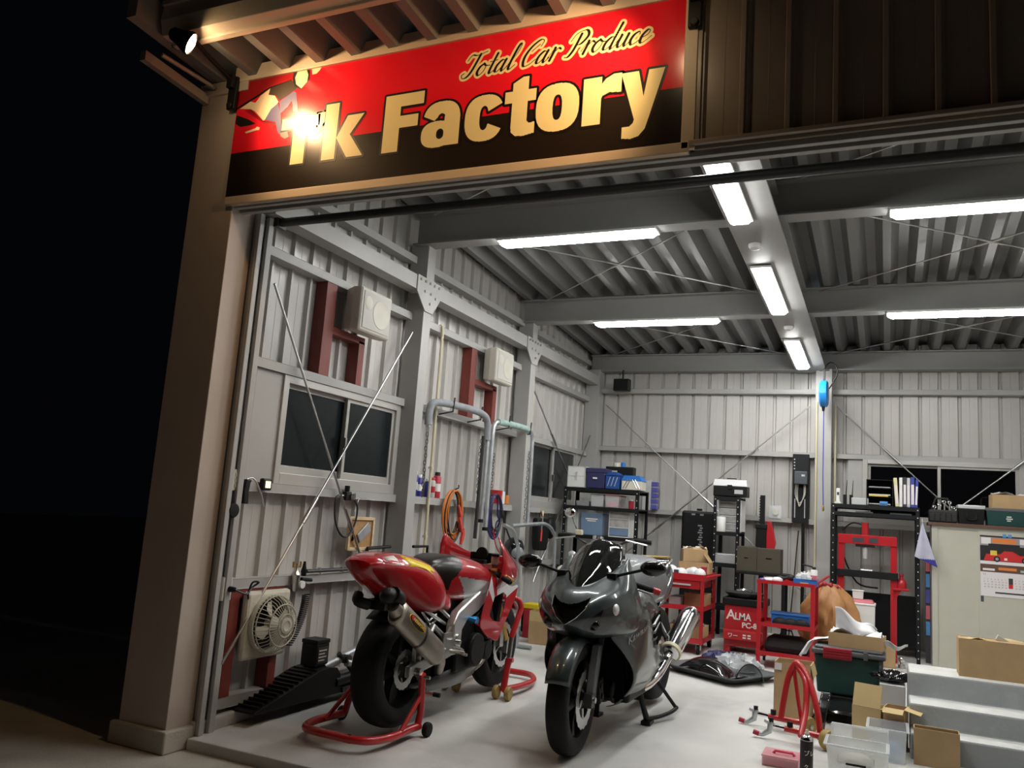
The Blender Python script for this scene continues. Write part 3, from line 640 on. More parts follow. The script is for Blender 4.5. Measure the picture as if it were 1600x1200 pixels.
# oval silencer with badge
A0, A1 = Vector((.195,-.33,.728)), Vector((.185,.18,.445)); d = (A1-A0).normalized(); up = (Vector((0,0,1))-d*d.z).normalized(); sd = d.cross(up)
def oval(t, k, ex=0): return [A0+d*(t*(A1-A0).length) + sd*math.cos(a)*.052*k + up*math.sin(a)*.074*k for a in [2*PI*i/24 for i in range(24)]]
b = MB(); b.loft([oval(-.02,.80),oval(0,.97),oval(.05,1),oval(.50,1)]); b.loft([oval(.515,1),oval(.95,1),oval(1.0,.86),oval(1.05,.55)]); b.loft([oval(.498,.97),oval(.518,.97)]); muf = b.build('silencer','titanium',RB,smooth=40)
b = MB(); b.loft([oval(.49,1.03),oval(.525,1.03)]); b.build('strap','badge_black',muf,smooth=40)
b = MB(); b.tube([A0-d*.06+up*.01,A0+d*.01],[.036,.045],16); b.build('end_cap','titanium',muf,smooth=40)
b = MB(); b.lathe([(.034,-.004),(.002,.03)],A0-d*.055+up*.01,d,14); b.build('outlet','black_hole',muf)
b = MB(); b.tube(spline([A0-d*.10+up*.055,A0-d*.04+up*.06,A0+d*.02-sd*.03+up*.05],4),.045,10); b.ell(A0-d*.10-sd*.02+up*.045,(.05,.06,.045)); b.build('outlet_sock','black_plastic',RB,smooth=60)
bn = sd if sd.x > 0 else -sd
def badge(t, h, k): 
    c = A0+d*(t*(A1-A0).length); a = math.asin(max(-1,min(1,h/.074))); return c+bn*(math.cos(a)*.052*k)+up*h
def bell(k, tc, L, H, name, m):
    b = MB(); n = 28; vs = [badge(tc,.0+.012,k)]+[badge(tc+L*math.cos(2*PI*i/n),.012+H*math.sin(2*PI*i/n),k) for i in range(n)]
    b.add(vs,[(0,1+i,1+(i+1)%n) for i in range(n)]); return b.build(name,m,muf,fix=True,solid=.001)
bell(1.03,.27,.185,.030,'badge','badge_gold'); bell(1.06,.27,.172,.027,'badge','badge_black')
c = text_mb('AKRAPOVIC',.030,.0006,.2,0,'CENTER'); 
for p in c.v: p.xyz = badge(.30+p.x/.60, .004+p.y, 1.13)
c.build('badge_lettering','badge_gold',muf,fix=False)
b = MB(); b.add([badge(.12+dx,.012+dy,1.12) for dx,dy in ((-.01,0),(.03,.018),(.055,.006),(.03,-.014))],[(0,1,2,3)]); b.build('badge','badge_red',muf)
# shock, hugger, chain side
b = MB(); b.tube([(0,.34,.40),(0,.40,.66)],.032,12); b.tube([(.06,.14,.69),(.085,.22,.62),(.10,.28,.66)],.010,6).tube([(.075,.12,.70),(.10,.21,.60),(.12,.27,.64)],.010,6); b.build('shock_absorber','steel',RB,smooth=50)
b = MB(); b.grid(lambda u,v: ((v-.5)*.17, .345*math.cos(math.radians(55+70*u)), .37+.345*math.sin(math.radians(55+70*u))), 8, 4); b.build('tyre_hugger','black_plastic',RB,smooth=60,solid=.004)
b = MB(); b.tube(spline([(-.08,-.30,.79),(-.06,-.33,.76),(-.02,-.28,.74)],4),.03,8); b.cbox((0,-.16,.74),(.14,.2,.05)); b.build('under_tray','black_plastic',RB,smooth=50)
# side fairing remnants, belly pan
for s in (1,-1):
    b = MB(); ring_plate(b,[(.79,.875),(.93,.845),(1.12,.79),(1.25,.80),(1.20,.70),(1.10,.60),(.95,.438),(.78,.49),(.66,.565),(.70,.66),(.745,.75)],[(.86,.735),(1.00,.760),(1.05,.735),(1.03,.655),(.97,.565),(.86,.585),(.80,.62)], s*.205, s*.213)
    paint(b, lambda c: 1 if c.z > .742+.05*(c.y-.9)*0 and c.z < .80 and c.y > .74 and c.y < 1.14 and c.z > .74 else 0)
    b.build('side_fairing',['paint_red','paint_white'],RB,bevel=.003)
    b = MB(); b.loft([[(s*.207,y,z) for y,z in ((.70,.60),(.80,.585),(.86,.50),(.95,.455),(.80,.49),(.665,.565))],[(s*.150,y,z) for y,z in ((.72,.61),(.82,.595),(.87,.52),(.95,.47),(.80,.50),(.68,.575))]]); b.build('fairing_lip','paint_red',RB,bevel=.004)
b = MB(); st = [(.10,.27,.235,.06),(.30,.30,.19,.12),(.50,.335,.185,.155),(.66,.375,.195,.165),(.80,.42,.225,.165),(.93,.48,.31,.155),(1.03,.53,.45,.14)]
R = []
for y,zt,zb,wx in st: R.append([(wx,y,zt),(wx*.97,y,(zt+zb)/2),(wx*.75,y,zb+.02),(wx*.3,y,zb),(-wx*.3,y,zb),(-wx*.75,y,zb+.02),(-wx*.97,y,(zt+zb)/2),(-wx,y,zt)])
b.loft(R,0,False,False); b.build('belly_pan','carbon',RB,smooth=50,solid=.004)
# upper cowl (no screen): V-shaped upper edge, seen from behind
b = MB(); rows = []
for t in range(9):
    f = t/8
    top = Vector((.205-.10*f**2*1.6 if f < .8 else .205-.10*f**2*1.6, .86+.62*f, 1.13-.16*f-.05*math.sin(f*PI))); 
    bot = Vector((.215-.14*f**2, .86+.66*f, .79+.02*f)); mid = (top+bot)/2+Vector((.035*(1-f*.5),.03,0))
    rows.append([top,top.lerp(mid,.5)+Vector((.012,0,0)),mid,mid.lerp(bot,.5)+Vector((.012,0,0)),bot])
for s in (1,-1): 
    n0 = len(b.v); b.add([Vector((p.x*s,p.y,p.z)) for r in rows for p in r], [(i*5+j,i*5+j+1,(i+1)*5+j+1,(i+1)*5+j) for i in range(8) for j in range(4)])
last = rows[-1]; b.add([Vector((p.x*k,p.y+.10*(1-abs(k)),p.z-.01*(1-abs(k)))) for k in (1,.5,0,-.5,-1) for p in last], [(i*5+j,i*5+j+1,(i+1)*5+j+1,(i+1)*5+j) for i in range(4) for j in range(4)])
b.build('upper_cowl','paint_red',RB,smooth=70,solid=.005)
# forks, clip-ons, controls
b = MB()
for s in (1,-1):
    top = Vector((s*.105,.98,.93)); bot = Vector((s*.105,1.35,.36)); b.tube([top,top.lerp(bot,.55)],.027,12,0); b.tube([top.lerp(bot,.50),bot+Vector((0,-.01,.03))],.022,12,1); b.cbox(bot,(.04,.07,.10),2)
    b.cbox(bot+Vector((-s*.02,-.10,.06)),(.05,.06,.12),2)
b.cbox((0,.99,.92),(.27,.09,.03),2); b.build('fork',['gold_metal','gold_metal','steel'],RB,smooth=40)
for s in (1,-1): b = MB(); b.tube([(s*.10,.97,.90),(s*.16,.94,.89),(s*.30,.87,.845)],.011,8); b.build('clip_on_bar','dark_steel',RB,smooth=40)
for s in (1,-1):
    b = MB(); b.tube([(s*.20,.92,.875),(s*.31,.865,.842)],.0175,12); b.cyl((s*.31,.865,.842),(s*.322,.86,.838),.013,seg=10); b.build('grip','rubber',RB,smooth=40)
    b = MB(); b.tube(spline([(s*.16,.975,.90),(s*.20,1.0,.885),(s*.31,.945,.845)],5),.005,6); b.cbox((s*.155,.965,.895),(.05,.05,.04)); b.build('lever','gold_metal',RB,smooth=40)
b = MB(); b.lathe([(.026,0),(.026,.05)],(.13,1.0,.94),seg=16); b.build('brake_reservoir','cream_plastic',RB,smooth=40)
b = MB(); b.lathe([(.028,.05),(.028,.066)],(.13,1.0,.94),seg=16); b.build('reservoir_cap','black_plastic',RB,smooth=40)
b = MB(); b.cbox((0,1.10,.96),(.20,.05,.09)); b.cbox((-.02,1.0,.945),(.16,.05,.03)); b.cyl((0,1.07,1.0),(0,1.05,1.0),.045,seg=18); b.tube(spline([(.16,.96,.90),(.20,1.08,.86),(.17,1.2,.80)],5),.006,6).tube(spline([(-.1,.98,.92),(0,1.06,.90),(.1,1.02,.93)],5),.006,6); b.build('instrument_cluster','engine_black',RB,bevel=.006)
b = MB(); b.cbox((0,1.06,.60),(.32,.05,.34),rot=Matrix.Rotation(-.2,3,'X')); b.build('radiator','engine_black',RB)
b = MB(); b.grid(lambda u,v: ((v-.5)*.15*(1-.3*u*0), 1.35+.335*math.cos(math.radians(35+95*u)), .36+.335*math.sin(math.radians(35+95*u))), 10, 4); b.build('front_fender','paint_red',RB,smooth=60,solid=.004)
# ---------------------------------------------------------------- paddock stands
T = thing('rear_paddock_stand', 'red tubular paddock stand lifting the rear wheel of the race motorcycle', 'bike stand', (-2.59,4.27,.014))
b = MB(); b.tube(spline([(.172,.05,.055),(.168,-.06,.055),(.165,-.22,.05),(.13,-.37,.055),(.05,-.425,.06),(-.05,-.425,.06),(-.20,-.415,.06),(-.30,-.36,.055),(-.35,-.20,.05),(-.33,.03,.05)],6),.022,12); b.build('base_bar','stand_red',T,smooth=60)
for s,xx in ((1,.172),(-1,-.32)):
    b = MB(); b.tube([(xx,.03,.05),(xx+s*.0,.06,.12),(s*.20,-.005,.35)],.020,10); b.tube([(xx,-.16,.05),((xx+s*.20)/2,.03,.235)],.013,8); b.build('upright','stand_red',T,smooth=50)
    b = MB(); b.lathe([(.006,-.018),(.036,-.016),(.040,-.008),(.040,.008),(.036,.016),(.006,.018)],(xx+s*.045,.07,.040),(1,0,0),20); b.build('stand_wheel','rubber',T,smooth=40)
    b = MB(); b.cyl((s*.16,-.005,.335),(s*.25,-.005,.335),.010,seg=10); b.build('hook_pin','steel',T,smooth=40); b = MB(); b.cyl((xx,.06,.24),(s*.28,.06,.235),.008,seg=8); b.build('side_pin','steel',T,smooth=40)
b = MB(); b.cyl((.245,.06,.236),(.285,.06,.236),.013,seg=10); b.build('pin_grip','rubber',T,smooth=40)
b = MB(); b.tube([(.02,-.425,.06),(.045,-.425,.06)],.0235,12); b.build('clip_band','black_plastic',T)
T = thing('front_paddock_stand', 'red headstock stand with brown castors lifting the front wheel of the race motorcycle', 'bike stand', (-2.59,4.27,.037))
b = MB(); b.tube(spline([(.20,1.15,.06),(.23,1.42,.055),(.22,1.62,.055),(.12,1.80,.055),(-.02,1.83,.055),(-.14,1.80,.055),(-.24,1.62,.055),(-.24,1.42,.055),(-.20,1.15,.06)],5),.022,10); b.build('base_bar','stand_red',T,smooth=60)
for s in (1,-1):
    b = MB(); b.tube(spline([(s*.195,1.14,.05),(s*.20,1.19,.26)],3),.023,10); b.tube(spline([(s*.20,1.21,.40),(s*.215,1.27,.53),(s*.22,1.30,.60),(s*.19,1.27,.66),(s*.10,1.16,.67)],6),.020,10); b.tube([(s*.205,1.20,.24),(s*.205,1.16,.06),(s*.22,1.38,.055)],.010,6); b.build('upright','stand_red',T,smooth=50)
    b = MB(); b.tube([(s*.20,1.18,.22),(s*.202,1.215,.42)],.016,10); b.build('inner_tube','steel',T,smooth=40)
    b = MB(); b.cyl((s*.19,1.185,.255),(s*.235,1.185,.255),.017,seg=8); b.build('clamp_knob','stand_red',T)
    for dx in (-.045,.045):
        b = MB(); b.lathe([(.008,-.016),(.042,-.016),(.046,-.008),(.046,.008),(.042,.016),(.008,.016)],(s*.20+dx,1.12,.046),(1,0,0),22); b.build('castor','caster_yellow',T,smooth=40)
# ---------------------------------------------------------------- graphite sport tourer: x = its left (viewer right), y = rearward
BB = thing('sport_motorcycle', 'dark graphite full-faired motorcycle with round mirrors on its centre stand', 'motorcycle', (-1.575,4.52,.018), -.025); BB.rotation_euler = (.02,-.030,-.025)
STEER = Matrix.Translation((0,.37,.95)) @ Matrix.Rotation(.07,4,Vector((0,.43,.90))) @ Matrix.Translation((0,-.37,-.95)); MB.T = STEER
wheel(BB,(0,0,.302),.302,.122,.218,6,[(.070,.10,.155),(-.070,.10,.155)])
# front fender and fork lowers
b = MB()
for s in (1,): 
    b.grid(lambda u,v: ((v-.5)*.150*(1-.15*abs(2*u-.8)**2), -.330*math.cos(math.radians(22+105*u))*(1-.10*(2*v-1)**2), .302+.330*math.sin(math.radians(22+105*u))*(1-.10*(2*v-1)**2)), 16, 10)
b.build('front_fender','paint_graphite',BB,smooth=70,solid=.005)
for s in (1,-1):
    b = MB(); b.loft([[(s*x,y,z) for x,y in ((.078,y0),(.120,y0+.015),(.120,y1-.015),(.078,y1))] for z,y0,y1 in ((.28,-.015,.045),(.34,-.01,.07),(.45,.02,.13),(.58,.07,.17))]); b.build('fork_guard','paint_dull_grey',BB,bevel=.006,smooth=50)
    b = MB(); b.tube([(s*.098,.03,.29),(s*.098,.16,.60),(s*.098,.36,.93)],.025,12); b.cbox((s*.098,0,.30),(.045,.06,.075)); b.build('fork_leg','dark_steel',BB,smooth=50)
    b = MB(); b.cbox((s*.105,.135,.33),(.05,.075,.13),rot=Matrix.Rotation(.25,3,'X')); b.cyl((s*.13,.11,.36),(s*.140,.11,.36),.018,seg=12).cyl((s*.13,.135,.30),(s*.140,.135,.30),.018,seg=12); b.build('brake_caliper','engine_black',BB,bevel=.006)
    b = MB(); b.cyl((s*.12,0,.302),(s*.135,0,.302),.016,seg=12); b.build('axle_nut','steel',BB,smooth=40)
MB.T = None
wheel(BB,(0,1.49,.345),.322,.19,.22,6,[(.085,.07,.12)])
# upper fairing shell
b = MB()
UF = [(-.125,[(0,.735),(.012,.734),(.02,.725),(.02,.715),(.015,.705),(.008,.700),(0,.70)]),
 (-.085,[(0,.800),(.05,.797),(.085,.775),(.095,.735),(.075,.695),(.04,.672),(0,.665)]),
 (.00,[(0,.868),(.08,.862),(.155,.830),(.185,.765),(.165,.695),(.10,.645),(0,.625)]),
 (.10,[(0,.905),(.10,.905),(.205,.870),(.250,.790),(.240,.700),(.17,.628),(0,.600)]),
 (.22,[(0,.900),(.13,.955),(.225,.915),(.278,.820),(.285,.710),(.23,.625),(0,.595)]),
 (.34,[(0,.860),(.155,1.005),(.215,.975),(.270,.850),(.300,.720),(.25,.625),(0,.60)]),
 (.42,[(0,.800),(.165,1.030),(.195,1.015),(.245,.860),(.290,.730),(.24,.640),(0,.62)])]
def inside(p, poly):
    c = False
    for i in range(len(poly)):
        (x0,z0),(x1,z1) = poly[i-1],poly[i]
        if (z0 > p[1]) != (z1 > p[1]) and p[0] < (x1-x0)*(p[1]-z0)/(z1-z0)+x0: c = not c
    return c
INT = [(-.112,.845),(-.05,.815),(0,.806),(.05,.815),(.112,.845),(.098,.79),(.055,.742),(0,.705),(-.055,.742),(-.098,.79)]
HLP = [(.085,.690),(.120,.735),(.178,.785),(.228,.812),(.240,.765),(.225,.705),(.165,.655),(.11,.648)]
surf(b,UF,16,14); paint(b, lambda c: 1 if c.y < .12 and inside((c.x,c.z),INT) else 2 if c.y < .2 and inside((abs(c.x),c.z),HLP) else 0)
keep = set(k for f,m_ in zip(b.f,b.m) if m_ != 1 for k in f)
for k,v_ in enumerate(b.v):
    if k not in keep and v_.y < .12: v_.y += .035
fair = b.build('upper_fairing',['paint_graphite','black_hole','black_gloss'],BB,smooth=70)
def face_at(x, z):            # y of the fairing front at a lateral position, by interpolating stations
    best = None
    for (ya,ha),(yb_,hb) in zip(UF,UF[1:]):
        for t in [k/12 for k in range(13)]:
            h = spline([(*Vector(a).lerp(Vector(c),t),0) for a,c in zip(ha,hb)],8)
            for p in h:
                e = (p.x-abs(x))**2+(p.y-z)**2
                if best is None or e < best[0]: best = (e, ya+(yb_-ya)*t)
    return best[1]
def on_face(poly, name, m, lift=.006, th=.004):
    b = MB(); P = [Vector((x,face_at(x,z)-lift,z)) for x,z in poly]; c = sum(P,Vector())/len(P); c.y = face_at(c.x,c.z)-lift
    n = len(P); b.add([c]+P,[(0,1+i,1+(i+1)%n) for i in range(n)]); return b.build(name,m,BB,solid=th,smooth=50)
def interp(poly, n=5):
    out = []
    for i,p in enumerate(poly):
        q = poly[(i+1)%len(poly)]
        for k in range(n): out.append((p[0]+(q[0]-p[0])*k/n, p[1]+(q[1]-p[1])*k/n))
    return out
b = MB()
for s in (1,-1): b.tube([Vector((x*s,face_at(x,z)-.008,z)) for x,z in ((.002,.703),(.055,.740),(.098,.788),(.112,.842))],.0035,6)
b.build('intake_trim','chrome',BB,smooth=60)
for s in (1,-1):
    b = MB(); b.ell((s*.222,face_at(.222,.775)+.020,.778),(.020,.040,.036)); b.build('indicator_lens','lens_clear',BB,smooth=60)
    b = MB(); b.ell((s*.222,face_at(.222,.775)+.014,.768),(.021,.016,.016)); b.build('indicator_bulb','lens_amber',BB,smooth=60)
    b = MB(); b.ell((s*.13,face_at(.13,.70)+.012,.700),(.040,.022,.030)); b.build('headlight_lens','black_gloss',BB,smooth=60)
# smoked screen
b = MB(); SC = [(.03,.872,.105),(.09,.930,.150),(.18,1.00,.175),(.28,1.075,.165),(.37,1.13,.140),(.42,1.150,.105)]
b.grid(lambda u,v: (lambda i,t: (lambda y,z,w_: ((2*v-1)*w_, y+.16*(2*v-1)**2*(1-.35*u), z-.035*(2*v-1)**2))(*[SC[i][k]+(SC[i+1][k]-SC[i][k])*t for k in range(3)]))(min(int(u*5),4), u*5-min(int(u*5),4)), 15, 14)
b.build('windscreen','visor_smoke',BB,smooth=80,solid=.003)
b = MB(); b.cbox((0,.36,.90),(.24,.10,.09)); b.cyl((-.06,.30,.95),(-.06,.36,.93),.05,seg=18).cyl((.06,.30,.95),(.06,.36,.93),.05,seg=18); b.cbox((0,.30,.86),(.30,.2,.06)); b.build('instrument_cluster','black_plastic',BB,bevel=.01)
# mirrors on stalks
for s in (1,-1):
    b = MB(); b.cbox((s*.155,.22,.945),(.055,.07,.045)); b.tube([(s*.165,.22,.95),(s*.255,.23,.975),(s*.33,.24,.995)],.010,8); b.build('mirror_stalk','black_plastic',BB,bevel=.006)
    b = MB(); b.ell((s*.385,.245,1.005),(.078,.036,.044),seg=22,rg=14); b.build('mirror','black_gloss',BB,smooth=80)
# side fairings
for s in (1,-1):
    prof = [(.86,.50,.62,.205,.20),(.80,.20,.66,.262,.255),(.72,.14,.72,.292,.25),(.64,.12,.75,.290,.175),(.55,.17,.80,.278,.225),(.45,.24,.86,.268,.268),(.36,.28,.90,.245,.262),(.28,.31,.92,.205,.205),(.21,.36,.88,.145,.125),(.175,.44,.80,.07,.05)]
    b = MB(); Q = [spline([(p[k],0,0) for p in prof],3) for k in range(5)]; n = len(Q[0])
    rows = [[Vector((s*(Q[4][i].x+(Q[3][i].x-Q[4][i].x)*min(1,t*2.5)**.6+.018*math.sin(PI*t)), Q[1][i].x+(Q[2][i].x-Q[1][i].x)*t, Q[0][i].x)) for t in [k/8 for k in range(9)]] for i in range(n)]
    b.add([p for r in rows for p in r],[(i*9+j,i*9+j+1,(i+1)*9+j+1,(i+1)*9+j) for i in range(n-1) for j in range(8)])
    sf = b.build('side_fairing','paint_graphite',BB,smooth=70,solid=.005)
    for k in range(4):
        b = MB(); b.loft([[(s*(.300-.008*k),y,z) for y,z in ((.46+.035*k,.66-.045*k),(.60+.03*k,.715-.045*k),(.60+.03*k,.700-.045*k),(.46+.035*k,.645-.045*k))],[(s*(.328-.008*k),y,z) for y,z in ((.50+.035*k,.665-.045*k),(.61+.03*k,.712-.045*k),(.61+.03*k,.702-.045*k),(.50+.035*k,.652-.045*k))]]); b.build('vent_fin','paint_dull_grey',sf,bevel=.002)
    b = MB(); b.add([(s*.316,.47,.69),(s*.318,.64,.735),(s*.312,.71,.58),(s*.306,.62,.53)],[(0,1,2,3)]); b.build('vent_recess','black_hole',sf,solid=.004)
b = text_mb('Kawasaki',.058,.0012,.1,.0005,'LEFT')
from mathutils.bvhtree import BVHTree
trees = [BVHTree.FromPolygons([v.co.copy() for v in o.data.vertices],[tuple(p.vertices) for p in o.data.polygons]) for o in BB.children if o.name.startswith(('side_fairing','upper_fairing'))]
def skin(y, z): return max([h[0].x for h in (t_.ray_cast(Vector((1,y,z)),Vector((-1,0,0))) for t_ in trees) if h[0]] or [.29])
for p in b.v:
    y_, z_ = .22+p.x*.93-.1*p.y, .575+p.y+p.x*.42; p.xyz = Vector((skin(y_,z_)+.006, y_, z_))
b.build('fairing_lettering','paint_silver',BB,fix=False)
# dark innards
b = MB(); b.cbox((0,.30,.44),(.40,.06,.36),rot=Matrix.Rotation(.2,3,'X')); b.build('radiator','black_hole',BB)
b = MB(); b.cbox((0,.62,.42),(.42,.5,.40)); b.cbox((0,.55,.70),(.36,.5,.2)); b.cbox((0,.95,.48),(.24,.3,.22)); b.cyl((.18,.80,.38),(.245,.80,.38),.09,seg=22); b.build('engine','engine_black',BB,bevel=.02)
b = MB()
for k in range(4): b.tube(spline([(-.15+.1*k,.33,.42),(-.14+.09*k,.30,.30),(-.10+.07*k,.42,.22),(-.04+.03*k,.75,.22)],5),.019,8)
b.build('exhaust_header','engine_black',BB,smooth=50)
# tank, seat and tail
b = MB()
surf(b,[(.50,[(0,.93),(.08,.92),(.13,.88),(.15,.82),(.13,.76),(0,.74)]),(.58,[(0,.99),(.11,.98),(.18,.92),(.205,.84),(.18,.75),(0,.72)]),(.72,[(0,1.035),(.15,1.02),(.225,.955),(.250,.85),(.21,.74),(0,.70)]),(.95,[(0,1.045),(.16,1.03),(.235,.955),(.262,.85),(.21,.74),(0,.70)]),(1.12,[(0,1.02),(.15,1.005),(.215,.93),(.235,.84),(.19,.74),(0,.70)]),(1.24,[(0,.93),(.10,.92),(.15,.87),(.17,.81),(.14,.74),(0,.71)])],8,6)
b.build('fuel_tank','paint_dull_grey',BB,smooth=70)
b = MB(); surf(b,[(1.05,[(0,.865),(.10,.86),(.15,.83),(.16,.78),(.12,.74),(0,.73)]),(1.25,[(0,.875),(.12,.87),(.175,.84),(.18,.80),(.14,.77),(0,.76)]),(1.42,[(0,.93),(.11,.925),(.15,.90),(.15,.86),(.12,.83),(0,.82)]),(1.62,[(0,.955),(.09,.95),(.12,.93),(.12,.90),(.09,.87),(0,.86)])],6,4); b.build('seat','black_plastic',BB,smooth=70)
b = MB(); surf(b,[(1.00,[(0,.80),(.14,.80),(.205,.78),(.215,.73),(.16,.68),(0,.67)]),(1.25,[(0,.83),(.15,.83),(.205,.82),(.205,.75),(.15,.70),(0,.69)]),(1.50,[(0,.90),(.12,.90),(.170,.89),(.165,.81),(.12,.76),(0,.75)]),(1.76,[(0,.94),(.06,.94),(.09,.93),(.085,.87),(.06,.84),(0,.83)])],6,4); b.build('tail_cowl','paint_graphite',BB,smooth=70)
b = MB()
for s in (1,-1): b.tube(spline([(s*.13,1.36,.90),(s*.15,1.44,.955),(s*.13,1.62,.985),(s*.06,1.70,.985),(0,1.71,.985)],6),.011,8)
b.tube([(-.13,1.48,.968),(.13,1.48,.968)],.008,6).tube([(-.12,1.58,.975),(.12,1.58,.975)],.008,6); b.build('grab_rail','chrome',BB,smooth=60)
b = MB(); b.cbox((.0,1.62,1.0),(.22,.10,.012)); b.build('rack_plate','gold_metal',BB,bevel=.003)
# bars
for s in (1,-1):
    b = MB(); b.tube([(s*.10,.40,.92),(s*.17,.43,.905),(s*.34,.50,.855)],.011,8); b.cbox((s*.185,.44,.90),(.06,.05,.045)); b.build('handlebar','black_plastic',BB,bevel=.006)
    b = MB(); b.tube([(s*.205,.445,.895),(s*.315,.490,.862)],.018,12); b.build('grip','rubber',BB,smooth=40)
    b = MB(); b.tube([(s*.315,.490,.862),(s*.352,.505,.850)],.019,12); b.build('bar_end','stand_red',BB,smooth=40)
    b = MB(); b.tube(spline([(s*.17,.40,.895),(s*.22,.39,.875),(s*.33,.435,.842)],5),.006,6); b.build('lever','steel',BB,smooth=40)
# silencers
for s in (1,-1):
    C0, C1 = Vector((s*.255,.92,.345)), Vector((s*.295,1.56,.635)); dd = (C1-C0).normalized()
    b = MB(); b.tube([C0+dd*x for x in (.16,.17,.22,.60,.66,.70)],[.040,.058,.066,.070,.068,.040],24); si = b.build('silencer','chrome',BB,smooth=40)
    b = MB(); b.tube(spline([(s*.14,.60,.24),(s*.20,.76,.26),(s*.245,.88,.32),C0+dd*.08,C0+dd*.18],5),.030,14); b.build('exhaust_pipe','chrome',BB,smooth=50)
    b = MB(); b.tube([C0+dd*.17,C0+dd*.20],[.070,.071],24); b.build('heat_shield','cream_plastic',si,smooth=40)
    b = MB(); b.lathe([(.030,0),(.034,.03),(.034,.03)],C0+dd*.69,dd,16); b.build('end_cap','steel',si,smooth=40)
    b = MB(); b.box(s*.19-.008,s*.19+.008,.84,1.02,.36,.50); b.tube([(s*.19,.98,.40),(s*.29,.97,.40)],.014,8); b.tube([(s*.18,1.10,.62),(s*.21,1.20,.50),(s*.24,1.3,.56)],.012,8); b.build('footpeg_hanger','steel',BB,bevel=.004)
    b = MB(); b.cbox((s*.225,.90,.43),(.07,.12,.10)); b.build('heel_guard','black_plastic',BB,bevel=.015)
b = MB()
for s in (1,-1): b.loft([[(s*x,y,z) for x,z in ((.115,z0),(.15,z0),(.15,z1),(.115,z1))] for y,z0,z1 in ((1.50,.34,.41),(1.30,.36,.44),(1.0,.38,.50))])
b.build('swingarm','dark_steel',BB,bevel=.006)
b = MB(); b.grid(lambda u,v: ((v-.5)*.19, 1.47-.35*math.cos(math.radians(30+95*u)), .375+.35*math.sin(math.radians(30+95*u))), 10, 4); b.build('rear_hugger','black_plastic',BB,smooth=60,solid=.004)
# centre stand
b = MB()
for s in (1,-1): b.tube([(s*.12,.80,.30),(s*.155,.86,.10),(s*.17,.885,.025)],[.020,.018,.020],8); b.box(s*.17-.03,s*.17+.03,.85,.94,.0,.022)
b.tube([(-.14,.84,.16),(.14,.84,.16)],.014,8)
b.tube(spline([(.17,.89,.03),(.22,.99,.03),(.27,1.10,.045),(.285,1.18,.06)],5),.013,8); b.tube([(.16,1.05,.27),(.285,1.17,.055)],.012,8); b.build('centre_stand','black_plastic',BB,smooth=50)
b = MB(); b.cbox((-.01,1.80,.80),(.10,.06,.05)); b.build('tail_lamp','badge_red',BB,bevel=.01)
# ================================================================ window-wall side
def fz(y): return .02*(y-3.6)
mat('cork', (.42,.25,.11), .8, var=.15, vscale=40); mat('pine', (.66,.50,.30), .55, var=.12, vscale=10, stretch=(1,1,6))
mat('grille', (.60,.59,.55), .6, bump=.5, bscale=220); mat('pvc_cream', (.60,.55,.38), .45); mat('foam_grey', (.30,.32,.34), .8, var=.1, vscale=20)
mat('hose_orange', (.62,.20,.04), .5); mat('hose_purple', (.045,.035,.16), .45); mat('hose_black', (.02,.02,.022), .45); mat('clamp_red', (.60,.06,.04), .45)
mat('can_blue', (.03,.035,.22), .35); mat('can_red', (.45,.03,.05), .35); mat('can_grey', (.5,.5,.5), .35); mat('led_face', (1,.95,.55), .4, emit=1.2)
mat('pale_teal', (.36,.50,.46), .5, var=.2, vscale=25); mat('bucket_red', (.65,.03,.03), .4); mat('cardboard', (.46,.31,.16), .75, var=.08, vscale=8, bump=.05, bscale=60); mat('cardboard_in', (.60,.45,.22), .75, var=.06)
mat('off_white', (.62,.60,.52), .5, var=.06); mat('dusty_cream', (.58,.55,.46), .5, var=.10, vscale=9, dirt=(.25,.22,.18), dscale=9, damt=.5)
# primer-red framing of the fan openings
def post(y0,y1,z0,z1,name='red_post'):
    b = MB(); b.box(XL+.004,-3.405,y0,y0+.006,z0,z1).box(-3.411,-3.405,y0,y1,z0,z1).box(XL+.004,-3.405,y1-.006,y1,z0,z1); return struct(b.build(name,'primer_red',bevel=.002))
for a,c,z0,z1 in ((4.35,4.46,2.105,2.735),(4.77,4.84,2.105,2.42),(6.49,6.60,2.105,2.735),(6.98,7.06,2.105,2.44),(3.78,3.86,.155,.755),(4.17,4.24,.155,.755)): post(a,c,z0,z1)
for a,c,z in ((4.46,4.84,2.40),(6.60,7.06,2.42),(3.86,4.17,.70)):
    b = MB(); b.box(XL+.004,-3.405,a,c,z,z+.05); struct(b.build('red_rail','primer_red',bevel=.002))
# speakers
def speaker(y, z, label):
    t = thing('wall_speaker', label, 'speaker', (-3.40,y,z), 0, 'white speakers on the window wall')
    b = MB(); b.loft([[(x,yy,zz) for yy,zz in ((-w_,-h),(w_,-h),(w_,h),(-w_,h))] for x,w_,h in ((0,.17,.14),(.07,.19,.155),(.13,.19,.155),(.145,.18,.145))]); b.build('cabinet','off_white',t,bevel=.012)
    b = MB(); b.box(.143,.150,-.165,.165,-.13,.13); g = b.build('grille','grille',t,bevel=.004)
    b = MB(); b.lathe([(.105,0),(.10,.004),(.08,.001),(.03,.003)],(.149,.05,0),(1,0,0),28); b.build('woofer_ring','off_white',g,smooth=40)
    b = MB(); b.lathe([(.05,0),(.046,.003),(.01,.002)],(.149,-.11,.05),(1,0,0),20); b.build('tweeter_ring','off_white',g,smooth=40)
    b = MB(); b.box(-.005,.06,-.02,.02,.14,.175); b.build('hanger','steel',t)
speaker(4.73,2.60,'white wall speaker on red posts above the window next to the roll door'); speaker(6.90,2.63,'white wall speaker on red posts above the padded pipe frames')
